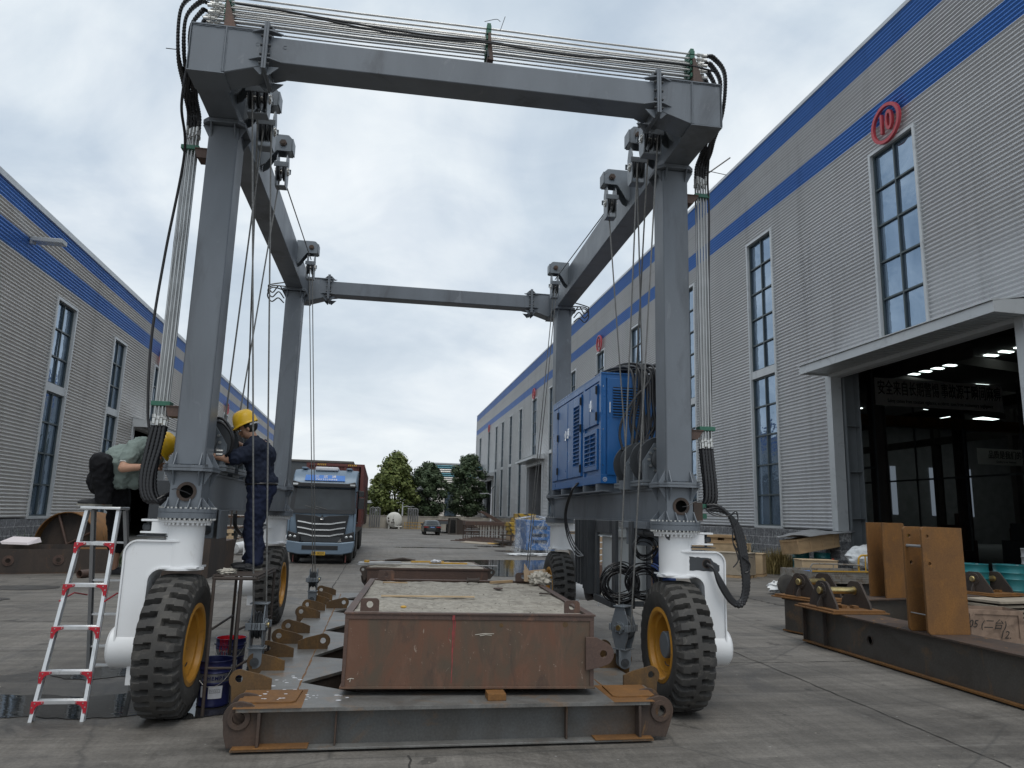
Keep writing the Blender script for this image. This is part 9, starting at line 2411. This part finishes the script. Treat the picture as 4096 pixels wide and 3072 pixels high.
shirt = fuse('shirt', [('e', (-1.455, y0, 2.335), 0.155, 0.215, 0.15), ('c', (-1.47, y0-0.10, 2.40), (-1.41, y0-0.07, 2.10), 0.105, 0.115), ('c', (-1.47, y0+0.10, 2.40), (-1.41, y0+0.07, 2.10), 0.105, 0.115), ('e', (-1.40, y0, 2.08), 0.145, 0.185, 0.105), ('c', (-1.50, y0, 2.44), (-1.515, y0, 2.485), 0.075, 0.060), ('c', S1+Vector((0.02, 0.03, 0.0)), S1+(E1-S1)*0.86, 0.078, 0.064), ('c', S2, S2+(E2-S2)*0.8, 0.075, 0.062)], 'navy_cloth', p2_, 0.009, 6)
cloth(shirt, 0.024, 9, 1)
tro = fuse('trousers', [('e', (-1.40, y0, 2.00), 0.135, 0.172, 0.10), ('c', (-1.40, y0-0.088, 1.99), (-1.435, y0-0.085, 1.62), 0.108, 0.082), ('c', (-1.435, y0-0.085, 1.62), (-1.375, y0-0.09, 1.30), 0.082, 0.062), ('e', (-1.385, y0-0.09, 1.285), 0.080, 0.068, 0.035), ('c', (-1.40, y0+0.088, 1.99), (-1.46, y0+0.085, 1.62), 0.108, 0.082), ('c', (-1.46, y0+0.085, 1.62), (-1.44, y0+0.10, 1.32), 0.082, 0.065), ('e', (-1.455, y0+0.10, 1.315), 0.088, 0.07, 0.045)], 'navy_trousers', p2_, 0.009, 6)
cloth(tro, 0.026, 8, 5)
mb = MB(); pts = [(-1.40+0.150*cos(a), y0+0.190*sin(a), 2.045+0.01*cos(a)) for a in [2*pi*k/30 for k in range(31)]]; mb.tube(pts, 0.011, 6, caps=False); build('belt', mb, 'black_plastic', p2_)
shoe(p2_, (-1.325, y0-0.10, 1.203), (-1, -0.25, 0)); shoe(p2_, (-1.40, y0+0.10, 1.203), (-1, 0.15, 0))
# ---- worker in grey-green T-shirt crouching on the ladder top
p1_ = GAN.thing('person', 'worker in grey-green T-shirt and black trousers crouching on the step ladder', 'person', (-2.72, 7.36, 1.785))
y1_ = 7.42
HC = (-2.345, y1_+0.02, 2.335); HF = (0.62, -0.10, -0.72); HU = (0.72, 0.0, 0.55)
hs_, HB_, HP = head_shapes(HC, HF, HU, 0.93)
SHL, HIP = Vector((-2.475, y1_, 2.335)), Vector((-2.755, y1_+0.05, 2.02))
sh = hs_ + [('c', (-2.455, y1_, 2.34), (-2.385, y1_, 2.335), 0.052, 0.050), ('c', SHL, HIP, 0.11, 0.11)]
S1, E1, H1_ = Vector((-2.505, y1_-0.16, 2.315)), Vector((-2.535, y1_-0.26, 2.135)), Vector((-2.335, y1_-0.30, 2.150))
sh += [('c', S1, E1, 0.046, 0.042), ('c', E1, H1_, 0.042, 0.028)] + hand_shapes(H1_, (0.95, -0.05, 0.12), (0.1, 0.3, -1), 0.92, 0.6, 1)
S2, E2, H2_ = Vector((-2.45, y1_+0.15, 2.33)), Vector((-2.36, y1_+0.22, 2.18)), Vector((-2.22, y1_+0.10, 2.20))
sh += [('c', S2, E2, 0.044, 0.040), ('c', E2, H2_, 0.040, 0.026)] + hand_shapes(H2_, (0.9, -0.3, 0.1), (0, 0, -1), 0.92, 0.6, -1)
K1 = Vector((-2.745, y1_-0.22, 2.185)); F1 = Vector((-2.735, y1_-0.06, 1.83))
K2 = Vector((-2.68, y1_+0.22, 1.62)); F2 = Vector((-2.715, y1_+0.34, 1.20))
sh += [('c', HIP+Vector((0, -0.08, 0)), K1, 0.085, 0.055), ('c', K1, F1, 0.055, 0.036), ('c', HIP+Vector((0.03, 0.08, 0)), K2, 0.085, 0.055), ('c', K2, F2, 0.052, 0.034), ('e', HIP, 0.12, 0.15, 0.11)]
body = fuse('body', sh, 'skin', p1_, 0.0075, 3)
eyes(body, HP, 0.93); hair_cap(p1_, HC, HF, HU, 0.95)
helmet(p1_, Vector(HC)+HB_ @ Vector((-0.004, 0, 0.040)), HF, HU, 0.98)
shirt = fuse('t_shirt', [('c', SHL+Vector((0, -0.08, -0.01)), HIP+Vector((0.12, -0.06, 0.06)), 0.115, 0.125), ('c', SHL+Vector((0, 0.08, -0.01)), HIP+Vector((0.12, 0.06, 0.06)), 0.115, 0.125), ('e', (-2.62, y1_, 2.20), 0.17, 0.19, 0.16), ('c', (-2.52, y1_, 2.12), (-2.50, y1_, 2.03), 0.10, 0.07), ('c', (-2.47, y1_, 2.35), (-2.43, y1_, 2.345), 0.072, 0.058), ('c', S1+Vector((0, 0.03, 0.01)), S1+(E1-S1)*0.50, 0.074, 0.064), ('c', S2, S2+(E2-S2)*0.5, 0.07, 0.06)], 'green_shirt', p1_, 0.009, 6)
cloth(shirt, 0.024, 9, 3)
tro = fuse('trousers', [('e', HIP+Vector((-0.035, 0, -0.01)), 0.135, 0.175, 0.135), ('c', HIP+Vector((0, -0.09, 0)), K1, 0.112, 0.083), ('c', K1, K1.lerp(F1, 0.86), 0.083, 0.060), ('c', HIP+Vector((0.03, 0.09, -0.02)), K2, 0.112, 0.085), ('c', K2, K2.lerp(F2, 0.50), 0.085, 0.068)], 'black_cloth', p1_, 0.009, 6)
cloth(tro, 0.025, 8, 9)
d_ = (E1-S1).normalized(); mb = MB(); mb.lathe([(0.047, 0), (0.052, 0.004), (0.051, 0.05), (0.046, 0.054)], S1.lerp(E1, 0.52), d_, 24); build('bandage', mb, 'bandage', p1_, smooth=60)
shoe(p1_, (-2.70, y1_-0.02, 1.785), (-0.95, -0.35, 0)); shoe(p1_, (-2.76, y1_+0.36, 1.115), (1, -0.15, 0))
mb = MB(); mb.cyl((-2.735, y1_-0.055, 1.845), (-2.735, y1_-0.055, 1.885), 0.040, 16); mb.cyl((-2.716, y1_+0.345, 1.20), (-2.716, y1_+0.345, 1.24), 0.038, 16); build('sock', mb, 'rag', p1_)
# ---- worker in blue behind the right front fork
p3_ = W.thing('person', 'worker in blue work clothes half hidden behind the right white fork', 'person', (3.98, 9.9, 0))
x3, y3 = 3.99, 9.9
HC = (x3-0.03, y3, 1.53); hs_, HB_, HP = head_shapes(HC, (-0.9, -0.3, -0.2), (0, 0, 1), 0.93)
H_ = Vector((x3-0.26, y3-0.18, 1.17))
sh = hs_+[('c', (x3, y3, 1.38), (x3-0.01, y3, 1.46), 0.05, 0.05), ('c', (x3, y3, 1.30), (x3, y3, 0.9), 0.12, 0.11), ('c', (x3, y3-0.18, 1.32), (x3-0.06, y3-0.24, 1.08), 0.05, 0.04), ('c', (x3-0.06, y3-0.24, 1.08), H_, 0.04, 0.027), ('c', (x3, y3+0.18, 1.32), (x3, y3+0.24, 1.05), 0.05, 0.04), ('c', (x3, y3+0.24, 1.05), (x3-0.15, y3+0.15, 1.0), 0.04, 0.027)]
sh += hand_shapes(H_, (-0.8, 0.2, 0.5), (0.2, 0.4, -1), 0.92, 0.6, 1)+hand_shapes((x3-0.15, y3+0.15, 1.0), (-0.9, -0.2, 0.1), (0, 0, -1), 0.92, 0.5, 1)
for s in (-1, 1): sh += [('c', (x3, y3+s*0.09, 0.84), (x3-0.01, y3+s*0.09, 0.46), 0.09, 0.055), ('c', (x3-0.01, y3+s*0.09, 0.46), (x3+0.02, y3+s*0.09, 0.09), 0.055, 0.036)]
body = fuse('body', sh, 'skin', p3_, 0.009, 3); eyes(body, HP, 0.93); hair_cap(p3_, HC, (-0.9, -0.3, -0.2), (0, 0, 1), 0.97)
jk = fuse('jacket', [('e', (x3, y3, 1.25), 0.15, 0.215, 0.16), ('c', (x3, y3-0.08, 1.3), (x3, y3-0.07, 0.93), 0.12, 0.13), ('c', (x3, y3+0.08, 1.3), (x3, y3+0.07, 0.93), 0.12, 0.13), ('c', (x3, y3-0.18, 1.32), (x3-0.06, y3-0.24, 1.08), 0.075, 0.062), ('c', (x3-0.06, y3-0.24, 1.08), H_.lerp(Vector((x3-0.06, y3-0.24, 1.08)), 0.2), 0.062, 0.05), ('c', (x3, y3+0.18, 1.32), (x3, y3+0.24, 1.05), 0.075, 0.062)], 'blue_jacket', p3_, 0.010, 6); cloth(jk, 0.013, 8, 2)
tr = fuse('trousers', [('e', (x3, y3, 0.86), 0.135, 0.18, 0.11)]+[('c', (x3, y3+s*0.09, 0.84), (x3-0.01, y3+s*0.09, 0.46), 0.11, 0.085) for s in (-1, 1)]+[('c', (x3-0.01, y3+s*0.09, 0.46), (x3+0.02, y3+s*0.09, 0.12), 0.085, 0.07) for s in (-1, 1)], 'navy_trousers', p3_, 0.010, 6); cloth(tr, 0.013, 8, 4)
for s in (-1, 1): shoe(p3_, (x3+0.06, y3+s*0.10, 0.0), (-1, s*0.1, 0))
